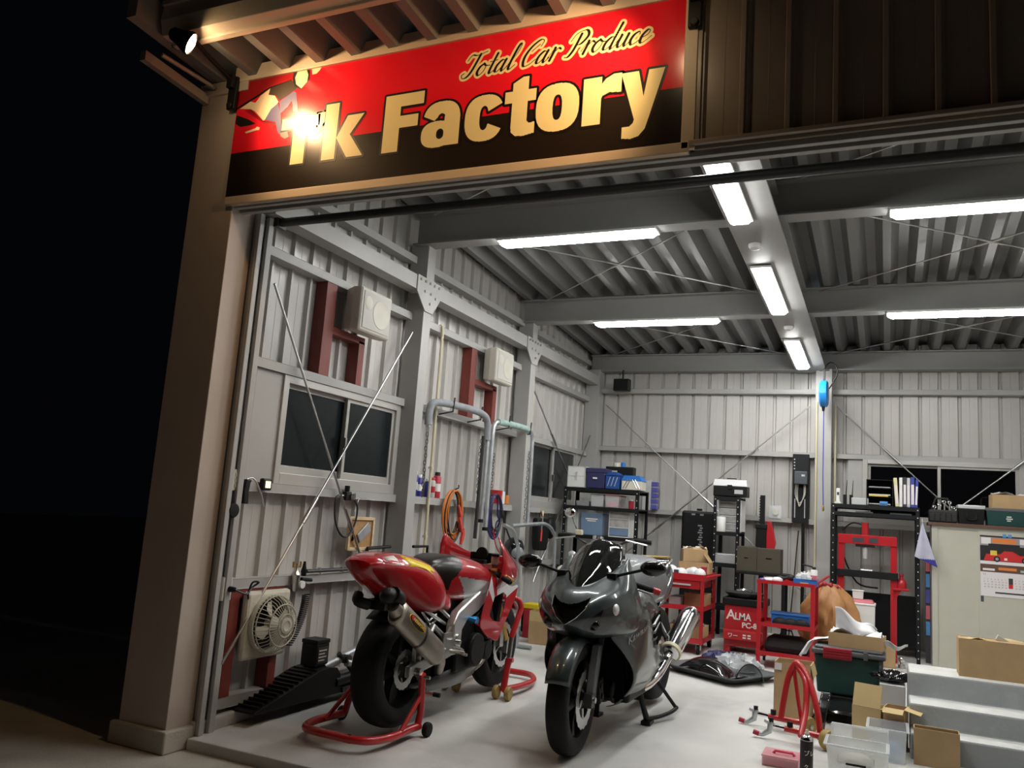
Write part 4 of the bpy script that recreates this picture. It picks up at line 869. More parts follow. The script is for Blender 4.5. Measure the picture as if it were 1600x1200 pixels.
# conduits
def conduit(y, z0, z1, x=-3.385, label=None, hook=True):
    b = MB(); P = [(x,y,z0),(x,y,z1-.04)]+([(x-.005,y,z1),(x-.03,y,z1+.02)] if hook else [(x,y,z1)]); b.tube(P,.0125,8); t = tag(b.build('conduit','pvc_cream',smooth=50),label,'pipe','cream conduits on the window wall')
    for z in [z0+.3+k*.55 for k in range(int((z1-z0)/.55))]:
        b = MB(); b.box(x-.018,x+.015,y-.017,y+.017,z,z+.018); b.build('pipe_clip','pvc_cream',t)
conduit(3.715,.30,2.80,-3.385,'cream conduit beside the roll door rail'); conduit(5.60,.20,2.80,-3.38,'cream conduit hugging the first wall column')
conduit(5.90,.20,2.78,-3.385,'cream conduit crossing the can shelf beside the orange cable'); conduit(7.80,.20,2.80,-3.38,'cream conduit on the second wall column nearer the pipe frames'); conduit(7.87,.20,2.80,-3.375,'cream conduit on the second wall column nearer the dark window')
# things by the door rail
t = thing('switch_box', 'white switch box with cream conduit by the roll door rail', 'switch', (-3.41,3.655,1.31)); b = MB(); b.box(0,.04,0,.045,0,.12); b.build('box','white_plastic',t,bevel=.004)
for k in range(3): b = MB(); b.box(.04,.045,.010,.035,.018+k*.03,.040+k*.03); b.build('switch','off_white',t)
t = thing('round_pull', 'round black disc hanging from a cord below the switch box', 'pull', (-3.36,3.668,1.15)); b = MB(); b.lathe([(.002,0),(.040,0),(.042,.008),(.036,.014),(.002,.016)],(0,0,.05),(1,0,0),22); b.build('disc','black_plastic',t,smooth=40); b = MB(); b.tube([(.005,0,.09),(.0,-.003,.165)],.003,6); b.build('cord','hose_black',t)
t = thing('air_gun', 'black air blow gun with a bent steel nozzle on the window sill rail', 'tool', (-3.37,3.76,1.24)); b = MB(); b.loft([[(x,y,z) for x,y in ((-.018,-.02-k),(.018,-.02-k),(.018,.02-k),(-.018,.02-k))] for z,k in ((0,.0),(.07,.006),(.12,.0),(.14,-.01))]); b.build('handle','black_plastic',t,bevel=.006); b = MB(); b.tube(spline([(0,.0,.14),(.01,.05,.145),(.01,.12,.07),(.01,.16,-.01)],6),.005,8); b.build('nozzle','steel',t,smooth=50)
t = thing('work_light', 'small square black work light with a pale lit face', 'lamp', (-3.395,3.935,1.36)); b = MB(); b.box(0,.035,-.04,.04,-.035,.035); b.build('case','black_plastic',t,bevel=.010); b = MB(); b.box(.035,.038,-.022,.022,-.02,.02); b.build('led_panel','led_face',t,bevel=.003)
t = thing('power_outlet', 'white outlet box with a black plug beside the fan', 'outlet', (-3.41,3.665,.70)); b = MB(); b.box(0,.05,0,.07,0,.13); b.build('box','white_plastic',t,bevel=.005); b = MB(); b.cyl((.05,.04,.065),(.095,.045,.065),.018,.014,10); b.build('plug','black_plastic',t,smooth=40)
b = MB(); b.tube(spline([(-3.315,3.71,.765),(-3.29,3.78,.74),(-3.31,3.84,.77),(-3.29,3.87,.80),(-3.30,3.83,.80),(-3.33,3.84,.74),(-3.36,3.88,.70)],6),.006,6); tag(b.build('fan_cord','hose_black',smooth=50),'black power cord looping from the outlet to the fan','cord')
# fan
FN = thing('wall_fan', 'dusty cream box fan with round wire cage on red posts', 'fan', (-3.40,4.06,.55))
b = MB(); b.box(0,.05,-.19,.19,-.20,.19); b.build('back_plate','dusty_cream',FN,bevel=.02)
b = MB(); b.lathe([(.168,0),(.172,.02),(.168,.03),(.158,.03),(.160,.02),(.15,0)],(.05,0,0),(1,0,0),36,caps=False); b.build('shroud','dusty_cream',FN,smooth=40)
b = MB(); b.lathe([(.145,0),(.145,.004)],(.055,0,0),(1,0,0),32); b.build('dark_opening','black_plastic',FN)
for k in range(4):
    b = MB(); a = k*PI/2+.4; P = lambda r,da,x: (x,r*math.cos(a+da),r*math.sin(a+da)); b.add([P(.03,-.2,.075),P(.13,-.30,.070),P(.14,.05,.085),P(.12,.35,.10),P(.03,.4,.10)],[(0,1,2,3,4)]); b.build('blade','dusty_cream',FN,solid=.003)
b = MB()
for r,x in ((.162,.10),(.120,.165),(.066,.185)): b.tube([(x,r*math.cos(2*PI*k/36),r*math.sin(2*PI*k/36)) for k in range(36)],.004,6,closed=True)
for k in range(40):
    a = 2*PI*k/40; c_,s_ = math.cos(a),math.sin(a); b.tube([(.07,.168*c_,.168*s_),(.11,.163*c_,.163*s_),(.150,.140*c_,.140*s_),(.183,.07*c_,.07*s_),(.186,.04*c_,.04*s_)],.0022,4)
cg = b.build('wire_cage','dusty_cream',FN,smooth=60); cg['kind'] = 'stuff'
b = MB(); b.lathe([(.048,0),(.046,.008),(.03,.012),(.026,.009),(.002,.010)],(.182,0,0),(1,0,0),28); b.build('cage_badge','dusty_cream',FN,smooth=40)
b = MB(); b.lathe([(.045,0),(.040,.04),(.02,.05)],(.06,0,0),(1,0,0),18); b.build('motor_hub','dusty_cream',FN,smooth=40)
# air regulator and coil hose
AR = thing('air_regulator', 'air filter regulator with brass fitting and gauge on the lower wall rail', 'regulator', (-3.37,4.30,.80))
b = MB(); b.lathe([(.02,-.08),(.024,-.06),(.024,.0),(.03,.02),(.012,.05),(.01,.08)],(0,0,0),(0,0,1),14); b.build('filter_bowl','steel',AR,smooth=40)
b = MB(); b.tube([(0,-.035,.10),(0,-.035,.07),(0,.035,.07),(0,.035,.10)],.007,6); b.cyl((0,0,.05),(0,0,.09),.008,seg=8); b.build('brass_manifold','gold_metal',AR,smooth=40)
b = MB(); b.lathe([(.002,0),(.024,0),(.024,.015),(.002,.016)],(.02,.035,-.04),(1,0,0),18); b.build('gauge','white_plastic',AR,smooth=40)
b = MB(); b.lathe([(.016,0),(.02,.03),(.012,.06),(.008,.09)],(0,.075,.01),(0,0,1),12); b.cyl((0,.06,-.01),(0,.16,-.02),.012,seg=10); b.build('oiler','black_plastic',AR,smooth=40)
b = MB(); n = 260; b.tube([(-3.33+.022*math.cos(k*.62), 4.37-.10*(k/n)**2.2*1.3+.022*math.sin(k*.62), .70-.30*(k/n)) for k in range(n)],.0048,5); tag(b.build('coil_hose','hose_black',smooth=60),'black spiral air hose hanging beside the fan','hose')
b = MB(); b.tube([(-3.385,4.42,.835),(-3.385,5.36,.835)],.013,8); t = tag(b.build('air_pipe','dark_steel',smooth=40),'dark air pipe running along the lower wall rail','pipe')
for y in (4.55,4.80,5.05,5.3): b = MB(); b.box(-3.40,-3.375,y,y+.012,.815,.855); b.build('pipe_clip','steel',t)
# gauge with looped hose, cork board
t = thing('tyre_inflator', 'tyre gauge with a looped black hose hung on the sill rail', 'gauge', (-3.375,4.76,1.33)); b = MB(); b.box(-.015,.02,-.03,.03,-.03,.03); b.cyl((0,0,.03),(0,0,.07),.018,seg=12); b.build('valve_body','black_plastic',t,bevel=.004); b = MB(); b.cyl((.02,.035,0),(.04,.04,0),.022,seg=16); b.cyl((0,-.09,.0),(0,-.03,0),.008,seg=8); b.build('gauge','steel',t,smooth=40)
b = MB(); b.tube(spline([(0,-.09,0),(.01,-.135,-.03),(.01,-.12,-.16),(.01,-.04,-.26),(.01,.05,-.27),(.01,.12,-.17),(.01,.12,-.06),(.0,.05,0)],6),.0065,8); b.build('hose','hose_black',t,smooth=60)
t = thing('cork_board', 'framed cork board holding a grey metal plate and keys', 'board', (-3.40,4.99,1.075)); b = MB()
for y0,y1,z0,z1 in ((-.155,-.135,-.115,.115),(.135,.155,-.115,.115),(-.135,.135,-.115,-.095),(-.135,.135,.095,.115)): b.box(0,.022,y0,y1,z0,z1)
b.build('frame','pine',t,bevel=.002); b = MB(); b.box(.002,.010,-.135,.135,-.095,.095); b.build('cork','cork',t)
b = MB(); b.X = Matrix.Translation((.014,.03,.01)) @ Matrix.Rotation(.62,4,'X'); b.box(0,.010,-.075,.075,-.035,.035); b.X = None; b.build('metal_plate','galv',t,bevel=.003)
b = MB(); b.tube([(.014,-.09,.0),(.016,-.10,-.05)],.008,6); b.build('key_fob','black_plastic',t); b = MB(); b.tube([(.003,-.10,.115),(.0,-.04,.25),(.0,.04,.25),(.003,.10,.115)],.0015,4); b.build('hanging_wire','steel',t)
# cans on the rail
def can(name, label, x,y,z, r, h, body, cap, capr=.6, grp=None, band=None):
    t = thing(name, label, 'can', (x,y,z), 0, grp); b = MB(); b.lathe([(r*.94,0),(r,.006),(r,h*.80),(r*.72,h*.86)],seg=18); b.build('body',body,t,smooth=40)
    b = MB(); b.lathe([(r*capr*1.2,h*.84),(r*capr*1.2,h*.97),(r*capr,h)],seg=16); b.build('cap',cap,t,smooth=40)
    if band: b = MB(); b.lathe([(r*1.015,h*.25),(r*1.015,h*.55)],seg=18,caps=False); b.build('label_band',band,t,smooth=40)
    return t
for y,r,h,bd,cp_,lb,bn_ in ((5.665,.022,.11,'white_plastic','white_plastic','short white can at the end of the can shelf',None),(5.735,.031,.20,'can_blue','white_plastic','tallest blue spray can with a white cap on the wall rail','can_grey'),(5.815,.029,.175,'can_blue','white_plastic','blue spray can with white lettering band on the wall rail','white_plastic'),(5.955,.026,.150,'can_blue','white_plastic','smallest blue spray can on the wall rail beside the conduit',None),(6.03,.026,.165,'can_grey','can_red','grey can with a red cap on the wall rail','can_red'),(6.105,.033,.215,'can_red','black_plastic','red spray can with a black cap on the wall rail','white_plastic')):
    can('spray_can',lb,-3.435,y,1.372,r,h,bd,cp_,.6,'cans on the wall rail',bn_)
t = thing('red_bucket', 'red plastic bucket with a white front on the wall rail', 'bucket', (-3.43,7.26,1.372)); b = MB(); b.lathe([(.050,0),(.062,.12),(.066,.125)],seg=24); b.build('bucket','bucket_red',t,smooth=40); b = MB(); b.box(-.03,.04,.075,.13,.0,.12); b.build('white_sleeve','white_plastic',t,bevel=.003)
b = MB(); b.box(-3.46,-3.41,7.47,7.54,1.372,1.46); tag(b.build('orange_block','hose_orange',bevel=.01),'small orange block on the wall rail beside the second column','box')
# padded pipe frames with chains
def pframe(label, path, foam, foot, m2, loc):
    t = thing('hanging_pipe_rack', label, 'pipe rack', loc, 0, 'pipe frames hung on the window wall'); b = MB(); b.tube(spline(path,6),.021,10); b.build('pipe','galv',t,smooth=60)
    b = MB(); b.tube(spline(foam,6),.031,12); b.build('padding',m2,t,smooth=60)
    b = MB(); b.cyl(foot,(foot[0],foot[1],foot[2]+.03),.027,seg=10); b.build('rubber_foot','rubber',t)
    return t
O = (-3.33,5.70,1.2)
t = pframe('grey foam padded pipe frame hanging above the can shelf',[(.0,0,.72),(0,0,.86),(.02,.06,.93),(.05,.55,.95),(.06,.85,.93),(.06,.95,.86),(.06,.96,.4),(.05,.96,.02)],[(0,0,.74),(0,.005,.86),(.02,.07,.93),(.05,.55,.95),(.06,.84,.935),(.06,.94,.87),(.06,.955,.72)],(.05,.96,-.01),'foam_grey',O)
b = MB(); b.tube([(.05,.90,.75),(.055,.88,.3),(.06,.86,-.15)],.017,8); b.build('lower_bar','dark_steel',t,smooth=40)
O = (-3.33,6.80,1.2)
t2 = pframe('pale green pipe frame hanging beside the padded frame',[(.05,-.03,-.05),(.04,0,.60),(.04,.01,.82),(.04,.08,.91),(.04,.45,.93),(.04,.80,.93),(.04,.92,.88),(.04,.94,.70),(.04,.95,.1),(.04,.95,.0)],[(.04,.10,.915),(.04,.45,.93),(.04,.80,.93)],(.05,-.03,-.08),'pale_teal',O)
def chain(t, x,y,z0,z1):
    b = MB(); n = int((z0-z1)/.028)
    for k in range(n):
        c = Vector((x,y+.006*math.sin(k*1.3),z0-k*.028)); a = k%2*PI/2+.4; u = Vector((math.cos(a),math.sin(a),0)); b.tube([c+u*.009*math.cos(q)+Vector((0,0,.019*math.sin(q))) for q in [2*PI*i/8 for i in range(8)]],.0028,4,closed=True)
    o = b.build('chain','dark_steel',t,smooth=60); o['kind'] = 'stuff'
chain(t,.01,-.02,.66,.15); chain(t,.05,.86,.70,.20); chain(t2,.06,.02,.60,.12); chain(t2,.03,.88,.70,-.05)
for y,lb in ((5.98,'dark hook under the padded pipe rack nearer the first column'),(6.50,'dark hook under the padded pipe rack nearer the pale green rack'),(7.10,'dark hook under the pale green pipe rack nearer the padded rack'),(7.62,'dark hook under the pale green pipe rack nearer the second column')):
    b = MB(); b.tube([(-3.40,y,2.06),(-3.27,y,2.085),(-3.262,y,2.20)],.007,6); tag(b.build('wall_hook','dark_steel',smooth=40),lb,'hook','hooks under the pipe frames')
# coiled cables
def coil(name, label, mats, c, ry, rz_, n, seed, cat='cable', extra=None):
    r = random.Random(seed); t = thing(name, label, cat, c); pts = []
    for k in range(n*16):
        a = 2*PI*k/16; j = k//16; q = random.Random(seed*91+j); sy, sz, dx = .62+.42*q.random(), .80+.24*q.random(), -.018+.036*q.random()
        pts.append((dx+.006*math.sin(k*.37), ry*sy*math.cos(a)+.01*math.sin(j), rz_*(1-sz)*.9+rz_*sz*math.sin(a)))
    h = len(pts)*3//5
    b = MB(); b.tube(spline(pts[:h],2),.0075,6); b.build('cable',mats[0],t,smooth=60)
    b = MB(); b.tube(spline(pts[h:],2),.0065,6); b.build('cable',mats[1],t,smooth=60)
    return t
t = coil('jumper_cable','coiled orange and black jumper cable with red clamps on the wall',('hose_orange','hose_black'),(-3.35,6.28,1.235),.165,.215,12,3)
for k,(y,z,a) in enumerate(((.05,.03,.5),(.08,-.07,.45),(.13,-.17,-.3))):
    b = MB(); b.X = Matrix.Translation((.035,y,z)) @ Matrix.Rotation(a,4,'X'); b.loft([[(x*s,yy*s,zz) for x,yy in ((-.012,-.016),(.012,-.016),(.012,.016),(-.012,.016))] for zz,s in ((-.07,.7),(-.02,1.1),(.03,1),(.07,.5))]); b.build('clamp','clamp_red',t,bevel=.004)
b = MB(); b.tube([(-.02,0,.215),(.03,0,.235),(.03,0,.26)],.006,6); b.build('hook','dark_steel',t)
t = coil('air_hose','coiled purple and black air hose hanging on the wall',('hose_purple','hose_black'),(-3.35,7.10,1.255),.16,.20,12,5,'hose')
b = MB(); b.tube(spline([(.02,.10,.05),(.04,.22,-.14),(.04,.36,-.26)],6),.009,6); b.build('loose_end','hose_black',t,smooth=60); b = MB(); b.tube(spline([(.02,-.06,-.12),(.03,.0,-.26),(.03,.10,-.34)],5),.006,6); b.build('loose_end','clamp_red',t,smooth=60)
# ramp, battery, pipes on the kerb
RP = thing('car_ramp', 'black plastic car ramp with ribbed slope below the fan', 'ramp', (-3.30,3.90,.07)); b = MB(); b.loft([[(x,y,z) for y,z in ((0,0),(0,.012),(.28,.085),(.55,.165),(.66,.175),(.74,.165),(.78,.12),(.80,0))] for x in (-.16,-.155,.055,.06)]); b.build('body','black_plastic',RP,bevel=.004)
for k in range(13): b = MB(); y = .04+k*.042; z = .012+(y-.0)*.27 if y < .56 else .168; b.box(-.14,.04,y,y+.012,z+.0,z+.014); b.build('rib','black_plastic',RP,bevel=.002)
RP.rotation_euler = (0,0,-.02)
t = thing('car_battery', 'small black car battery standing on top of the car ramp', 'battery', (-3.345,4.545,.2465)); b = MB(); b.box(-.06,.06,-.065,.065,0,.14); b.build('case','black_plastic',t,bevel=.006); b = MB(); b.box(-.063,.063,-.068,.068,.14,.165); b.build('lid','black_plastic',t,bevel=.005); b = MB(); b.box(.0605,.062,-.05,.05,.02,.12); b.build('label_panel','dark_steel',t)
b = MB()
for k in range(4): b.box(.062,.0625,-.042,.02+.018*(k%2),.035+k*.02,.042+k*.02)
q = b.build('label_print','off_white',t); q['kind'] = 'stuff'
b = MB(); b.box(-3.40,-3.36,4.95,5.38,.07,.12); tag(b.build('steel_bar','galv',bevel=.004),'short galvanised bar lying on the kerb behind the race motorcycle','bar')
t = thing('floor_jack', 'grey and black scissor jack of pipes lying beside the ramp', 'jack', (-3.30,4.80,.07)); b = MB(); b.tube([(0,-.22,.16),(-.02,.05,.20),(-.03,.50,.27)],.030,10); b.build('long_pipe','galv',t,smooth=40); b = MB(); b.tube([(.04,-.02,.17),(.10,.30,.11)],.024,10); b.build('short_pipe','galv',t,smooth=40); b = MB(); b.tube([(.05,-.16,.07),(.05,.22,.08)],.038,12); b.build('cylinder','black_plastic',t,smooth=40); b = MB(); b.tube([(-.0,-.06,.23),(.03,.02,.15),(.06,.06,.09)],.017,8); b.cyl((.0,.0,.19),(.05,.0,.19),.03,seg=12); b.build('clamp','dark_steel',t,smooth=40); b = MB(); b.box(-.04,.09,-.1,.2,0,.035); b.build('base','dark_steel',t,bevel=.004)
# black hooks behind the tail of the race bike
for y,lb in ((5.05,'black L-shaped bar on the lower rail under the cork board'),(5.75,'black L-shaped bar on the lower rail beside the first column')):
    b = MB(); b.tube([(-3.36,y,.80),(-3.36,y,.965),(-3.36,y-.0,.975),(-3.36,y+.30,.985)] if y < 5.5 else [(-3.33,y-.12,.985),(-3.33,y+.10,.985),(-3.33,y+.10,.80)],.012,8); tag(b.build('rack_bar','black_plastic',smooth=40),lb,'bar')
# pipe trestle and clutter between the bikes and the wall
t = thing('pipe_trestle', 'bent grey pipe trestle standing between the motorcycles', 'trestle', (-3.10,7.2,fz(7.2))); b = MB(); b.tube(spline([(0,-.42,1.11),(0,-.24,1.07),(0,-.13,.98),(0,-.05,.80),(0,.05,.0)],6),.018,8); b.build('front_bar','galv',t,smooth=60); b = MB(); b.tube(spline([(0,-.25,1.105),(0,.30,1.13),(0,.58,1.13),(0,.78,1.06),(0,.86,.90),(0,.88,0)],6),.018,8); b.build('back_bar','galv',t,smooth=60)
b = MB(); b.tube([(-.12,.05,.02),(.14,.05,.02)],.020,8); b.build('foot','foam_grey',t,smooth=40); b = MB(); b.tube([(-.12,.88,.02),(.14,.88,.02)],.020,8); b.build('foot','foam_grey',t,smooth=40)
t = thing('helmet', 'dark open-face helmet hung on the wall by the hoses', 'helmet', (-3.36,7.62,.95)); b = MB(); b.ell((0,0,0),(.10,.11,.11),seg=20,rg=12); b.build('shell','black_gloss',t,smooth=80); b = MB(); b.ell((.05,-.04,-.03),(.065,.07,.06)); b.build('lining','foam_grey',t,smooth=80)
t = thing('tool_apron', 'black tool pouch with handles hanging under the dark window', 'tool bag', (-3.38,8.30,.92)); b = MB(); b.loft([[(x,y*s,z) for x,y in ((-.03,-.15),(.05,-.15),(.06,.15),(-.03,.15))] for z,s in ((0,.7),(.10,.9),(.28,1),(.34,.9))]); b.build('pouch','black_plastic',t,bevel=.02); b = MB(); b.ell((.04,.22,.24),(.05,.11,.12)); b.build('side_pocket','black_plastic',t,smooth=80); b = MB(); b.tube([(.03,-.03,.30),(.03,-.02,.42)],[.016,.022],8); b.build('wooden_handle','pine',t,smooth=50); b = MB(); b.tube([(.05,-.08,.15),(.06,-.07,.36)],.010,6).tube([(.05,-.07,.36),(.05,-.11,.40)],.010,6); b.build('pliers','steel',t,smooth=50); b = MB(); b.tube([(.06,-.09,.10),(.06,-.085,.22)],.012,6); b.build('red_handle','clamp_red',t,smooth=50)
def carton(name, label, loc, rz, w_, d_, h, flaps=(), th=.005, group=None, m='cardboard', fill=None, tape=None):
    t = thing(name, label, 'box', loc, rz, group); b = MB(); x,y = w_/2,d_/2
    b.box(-x,x,-y,-y+th,0,h).box(-x,x,y-th,y,0,h).box(-x,-x+th,-y+th,y-th,0,h).box(x-th,x,-y+th,y-th,0,h).box(-x+th,x-th,-y+th,y-th,0,th); b.build('body',m,t)
    for side,ang,ln in flaps:
        b = MB(); Lx = {'f':w_,'b':w_,'l':d_,'r':d_}[side]-.006
        R = {'f':Matrix.Rotation(0,4,'Z'),'r':Matrix.Rotation(PI/2,4,'Z'),'b':Matrix.Rotation(PI,4,'Z'),'l':Matrix.Rotation(-PI/2,4,'Z')}[side]; off = y if side in 'fb' else x
        b.X = R @ Matrix.Translation((0,-off+.001,h)) @ Matrix.Rotation(math.radians(ang),4,'X'); b.box(-Lx/2,Lx/2,-ln,0,-.002,.002); b.build('flap','cardboard_in' if ang < 150 else m,t)
    if fill: b = MB(); b.grid(lambda u,v: (-x+.01+(w_-.02)*u, -y+.01+(d_-.02)*v, h*.86+.03*math.sin(7*u+3*v)+.02*math.sin(11*v+5*u)), 8, 8); b.build('contents',fill,t,smooth=60)
    if tape: b = MB(); b.box(-x,x,-.025,.025,h,h+.001); b.build('tape','off_white',t)
    return t
carton('carton','closed brown carton on the floor between the two motorcycles',(-3.02,7.66,fz(7.66)),.1,.22,.20,.30,(('f',90,.09),('b',90,.09)))
t = thing('tail_light_box', 'red box with a yellow lid beside the front stand', 'box', (-3.22,7.90,fz(7.9))); b = MB(); b.box(-.08,.08,-.08,.08,0,.28); b.build('body','can_red',t,bevel=.01); b = MB(); b.box(-.085,.085,-.085,.085,.28,.33); b.build('lid','sticker_yellow',t,bevel=.008); b = MB(); b.box(-.11,-.08,-.06,.06,.05,.30); b.build('side_panel','black_plastic',t,bevel=.01)
b = MB(); b.grid(lambda u,v: (-3.02+.22*u+.02*math.sin(9*v), 7.95+.03*math.sin(6*u+4*v), .78-.62*v+.03*math.sin(8*u)*(1-v)), 14, 14); tag(b.build('hanging_rag','off_white',smooth=80,solid=.004),'grey white rag draped over the back pipe of the trestle','cloth')
# third motorcycle, naked, behind
NB = thing('naked_motorcycle', 'unfaired motorcycle with chrome headlight parked behind the graphite motorcycle', 'motorcycle', (-2.33,6.93,fz(6.93)), -.05)
wheel(NB,(0,0,.30),.30,.11,.215,8,[(.07,.09,.14)]); wheel(NB,(0,1.42,.31),.31,.15,.215,8,[])
b = MB()
for s in (1,-1): b.tube([(s*.10,.0,.30),(s*.10,.26,.98)],.022,10)
b.cbox((0,.24,.93),(.26,.06,.03)).cbox((0,.20,.78),(.26,.06,.03)); b.build('fork','chrome',NB,smooth=40)
b = MB(); b.lathe([(.02,.14),(.06,.12),(.085,.05),(.09,0),(.085,-.012)],(0,.13,.90),(0,1,0),24); hl = b.build('headlight','chrome',NB,smooth=60); b = MB(); b.lathe([(.085,-.012),(.06,-.022),(.002,-.028)],(0,.13,.90),(0,1,0),24); b.build('headlight_lens','lens_clear',hl,smooth=60)
b = MB(); b.lathe([(.05,0),(.052,.05),(.04,.055)],(-.02,.20,1.02),(0,.3,1),20); b.build('speedometer','chrome',NB,smooth=40)
b = MB(); b.tube(spline([(-.44,.30,1.07),(-.28,.24,1.07),(-.12,.24,1.0),(.12,.24,1.0),(.28,.24,1.06),(.44,.30,1.04)],6),.012,8); b.build('handlebar','dark_steel',NB,smooth=60)
for s in (1,-1):
    b = MB(); b.tube([(s*.30,.25,1.065),(s*.44,.30,1.055)],.019,10); b.build('grip','rubber',NB,smooth=40); b = MB(); b.tube([(s*.24,.20,1.06),(s*.43,.22,1.03)],.008,6); b.build('lever','steel',NB,smooth=40)
    b = MB(); b.tube([(s*.12,.16,.90),(s*.21,.16,.90)],.008,6); ind = b.build('indicator','chrome',NB,smooth=40); b = MB(); b.ell((s*.235,.15,.90),(.040,.030,.032)); b.build('indicator_lens','lens_clear',ind,smooth=80)
b = MB(); b.tube([(-.22,.24,1.07),(-.24,.20,1.15),(-.275,.18,1.24)],.006,6); mi = b.build('mirror','chrome',NB,smooth=40); b = MB(); b.ell((-.29,.18,1.265),(.055,.02,.045)); b.build('mirror_head','chrome',mi,smooth=80); b = MB(); b.box(-.24,-.18,.20,.25,1.075,1.12); b.build('clutch_reservoir','cream_plastic',NB,bevel=.006)
b = MB(); surf(b,[(.30,[(0,.86),(.06,.85),(.09,.80),(.06,.74),(0,.72)]),(.45,[(0,.92),(.10,.91),(.15,.84),(.10,.74),(0,.72)]),(.70,[(0,.90),(.10,.89),(.14,.82),(.09,.74),(0,.72)]),(.84,[(0,.82),(.06,.81),(.08,.78),(.06,.74),(0,.72)])]); b.build('fuel_tank','paint_graphite',NB,smooth=70)
b = MB(); surf(b,[(.80,[(0,.80),(.10,.79),(.13,.76),(.10,.72),(0,.71)]),(1.2,[(0,.80),(.11,.79),(.14,.76),(.10,.72),(0,.71)]),(1.6,[(0,.83),(.08,.82),(.10,.79),(.07,.75),(0,.74)])]); b.build('seat','black_plastic',NB,smooth=70)
b = MB(); b.cbox((0,.62,.46),(.30,.36,.36)); b.cyl((-.2,.70,.42),(.2,.70,.42),.11,seg=20); b.build('engine','engine_black',NB,bevel=.02); b = MB(); b.tube([(0,.30,.80),(0,1.0,.66),(0,1.42,.31)],.03,8).tube([(0,.28,.72),(0,.45,.28),(0,.95,.30),(0,1.42,.31)],.026,8); b.build('frame','dark_steel',NB,smooth=50)
b = MB(); b.tube([(.14,.40,.45),(.17,.60,.26),(.19,1.3,.32)],.03,10); b.build('exhaust','chrome',NB,smooth=50); b = MB(); b.tube([(-.12,.78,.30),(-.24,.84,.012)],.012,8); b.build('side_stand','dark_steel',NB,smooth=40)
b = MB(); b.grid(lambda u,v: ((v-.5)*.13,-.325*math.cos(math.radians(40+90*u)),.30+.325*math.sin(math.radians(40+90*u))),10,4); b.build('front_fender','chrome',NB,smooth=60,solid=.004)
# ================================================================ back wall
mat('box_navy', (.035,.035,.11), .45); mat('box_blue', (.02,.08,.30), .4); mat('lid_blue', (.03,.17,.55), .4); mat('clear_plastic', (.80,.83,.86), .25, alpha=.42, spec=.4); mat('clear_blue', (.25,.40,.62), .3, alpha=.6)
mat('tint_pink', (.62,.16,.20), .4); mat('tint_grey', (.30,.31,.33), .5); mat('drawer_grey', (.40,.39,.38), .35, var=.2, vscale=18); mat('olive', (.075,.065,.045), .7, var=.08); mat('alu_case', (.62,.63,.64), .35, .3)
mat('purple_blue', (.10,.10,.38), .4); mat('board_black', (.007,.008,.009), .5, spec=.35); mat('inverter_grey', (.07,.08,.09), .45); mat('reel_blue', (.01,.22,.62), .35, coat=.3); mat('hose_blue', (.06,.08,.40), .4)
mat('tool_red', (.45,.015,.022), .35, coat=.3, var=.05, vscale=5); mat('sign_ink', (.80,.76,.70), .5); mat('bag_tan', (.42,.20,.075), .45, var=.15, vscale=9); mat('film', (.72,.74,.76), .18, alpha=.55, spec=.8); mat('white_bag', (.74,.74,.76), .35, var=.04)
mat('locker_cream', (.52,.51,.43), .45, var=.03); mat('wood_brown', (.12,.065,.045), .5, var=.15, vscale=8, stretch=(.3,4,4)); mat('crate_green', (.012,.055,.050), .45); mat('lid_grey', (.11,.115,.12), .45); mat('towel', (.50,.50,.62), .85, var=.08, vscale=14); mat('towel_blue', (.05,.05,.30), .85)
mat('paper', (.78,.74,.75), .7); mat('ink_dark', (.05,.05,.06), .7); mat('ink_red', (.60,.03,.03), .5); mat('ink_grey', (.33,.31,.32), .7); mat('ink_orange', (.72,.22,.05), .6); mat('ink_yellow', (.75,.55,.08), .6); mat('ink_black', (.02,.018,.018), .6)
mat('pink_lid', (.75,.10,.16), .35); mat('pink_clear', (.80,.35,.40), .3, alpha=.6); mat('rubber_red', (.35,.02,.035), .5); mat('file_yellow', (.70,.66,.36), .5); mat('file_blue', (.05,.07,.33), .5); mat('paper_blue', (.10,.30,.62), .5)
def rack(name, label, loc, w_, d_, h, shelves, m='board_black', back=None):
    t = thing(name, label, 'shelf', loc)
    for x in (0,w_):
        for y in (0,d_):
            b = MB(); sx_ = 1 if x == 0 else -1; sy = 1 if y == 0 else -1; b.box(min(x,x+sx_*.035),max(x,x+sx_*.035),min(y,y+sy*.003),max(y,y+sy*.003),0,h).box(min(x,x+sx_*.003),max(x,x+sx_*.003),min(y,y+sy*.035),max(y,y+sy*.035),0,h); p = b.build('post',m,t)
            if y == 0:
                b = MB()
                for k in range(int(h/.075)): b.cyl((x+sx_*.018,-.0006,.06+k*.075),(x+sx_*.018,.001,.06+k*.075),.0065,seg=8)
                q = b.build('slot_holes','alu_case',p); q['kind'] = 'stuff'
    for z in shelves:
        b = MB(); b.box(.003,w_-.003,.003,d_-.003,z-.012,z).box(.003,w_-.003,.001,.005,z-.04,z).box(.003,w_-.003,d_-.005,d_-.001,z-.04,z); b.build('shelf_board',m,t)
    return t
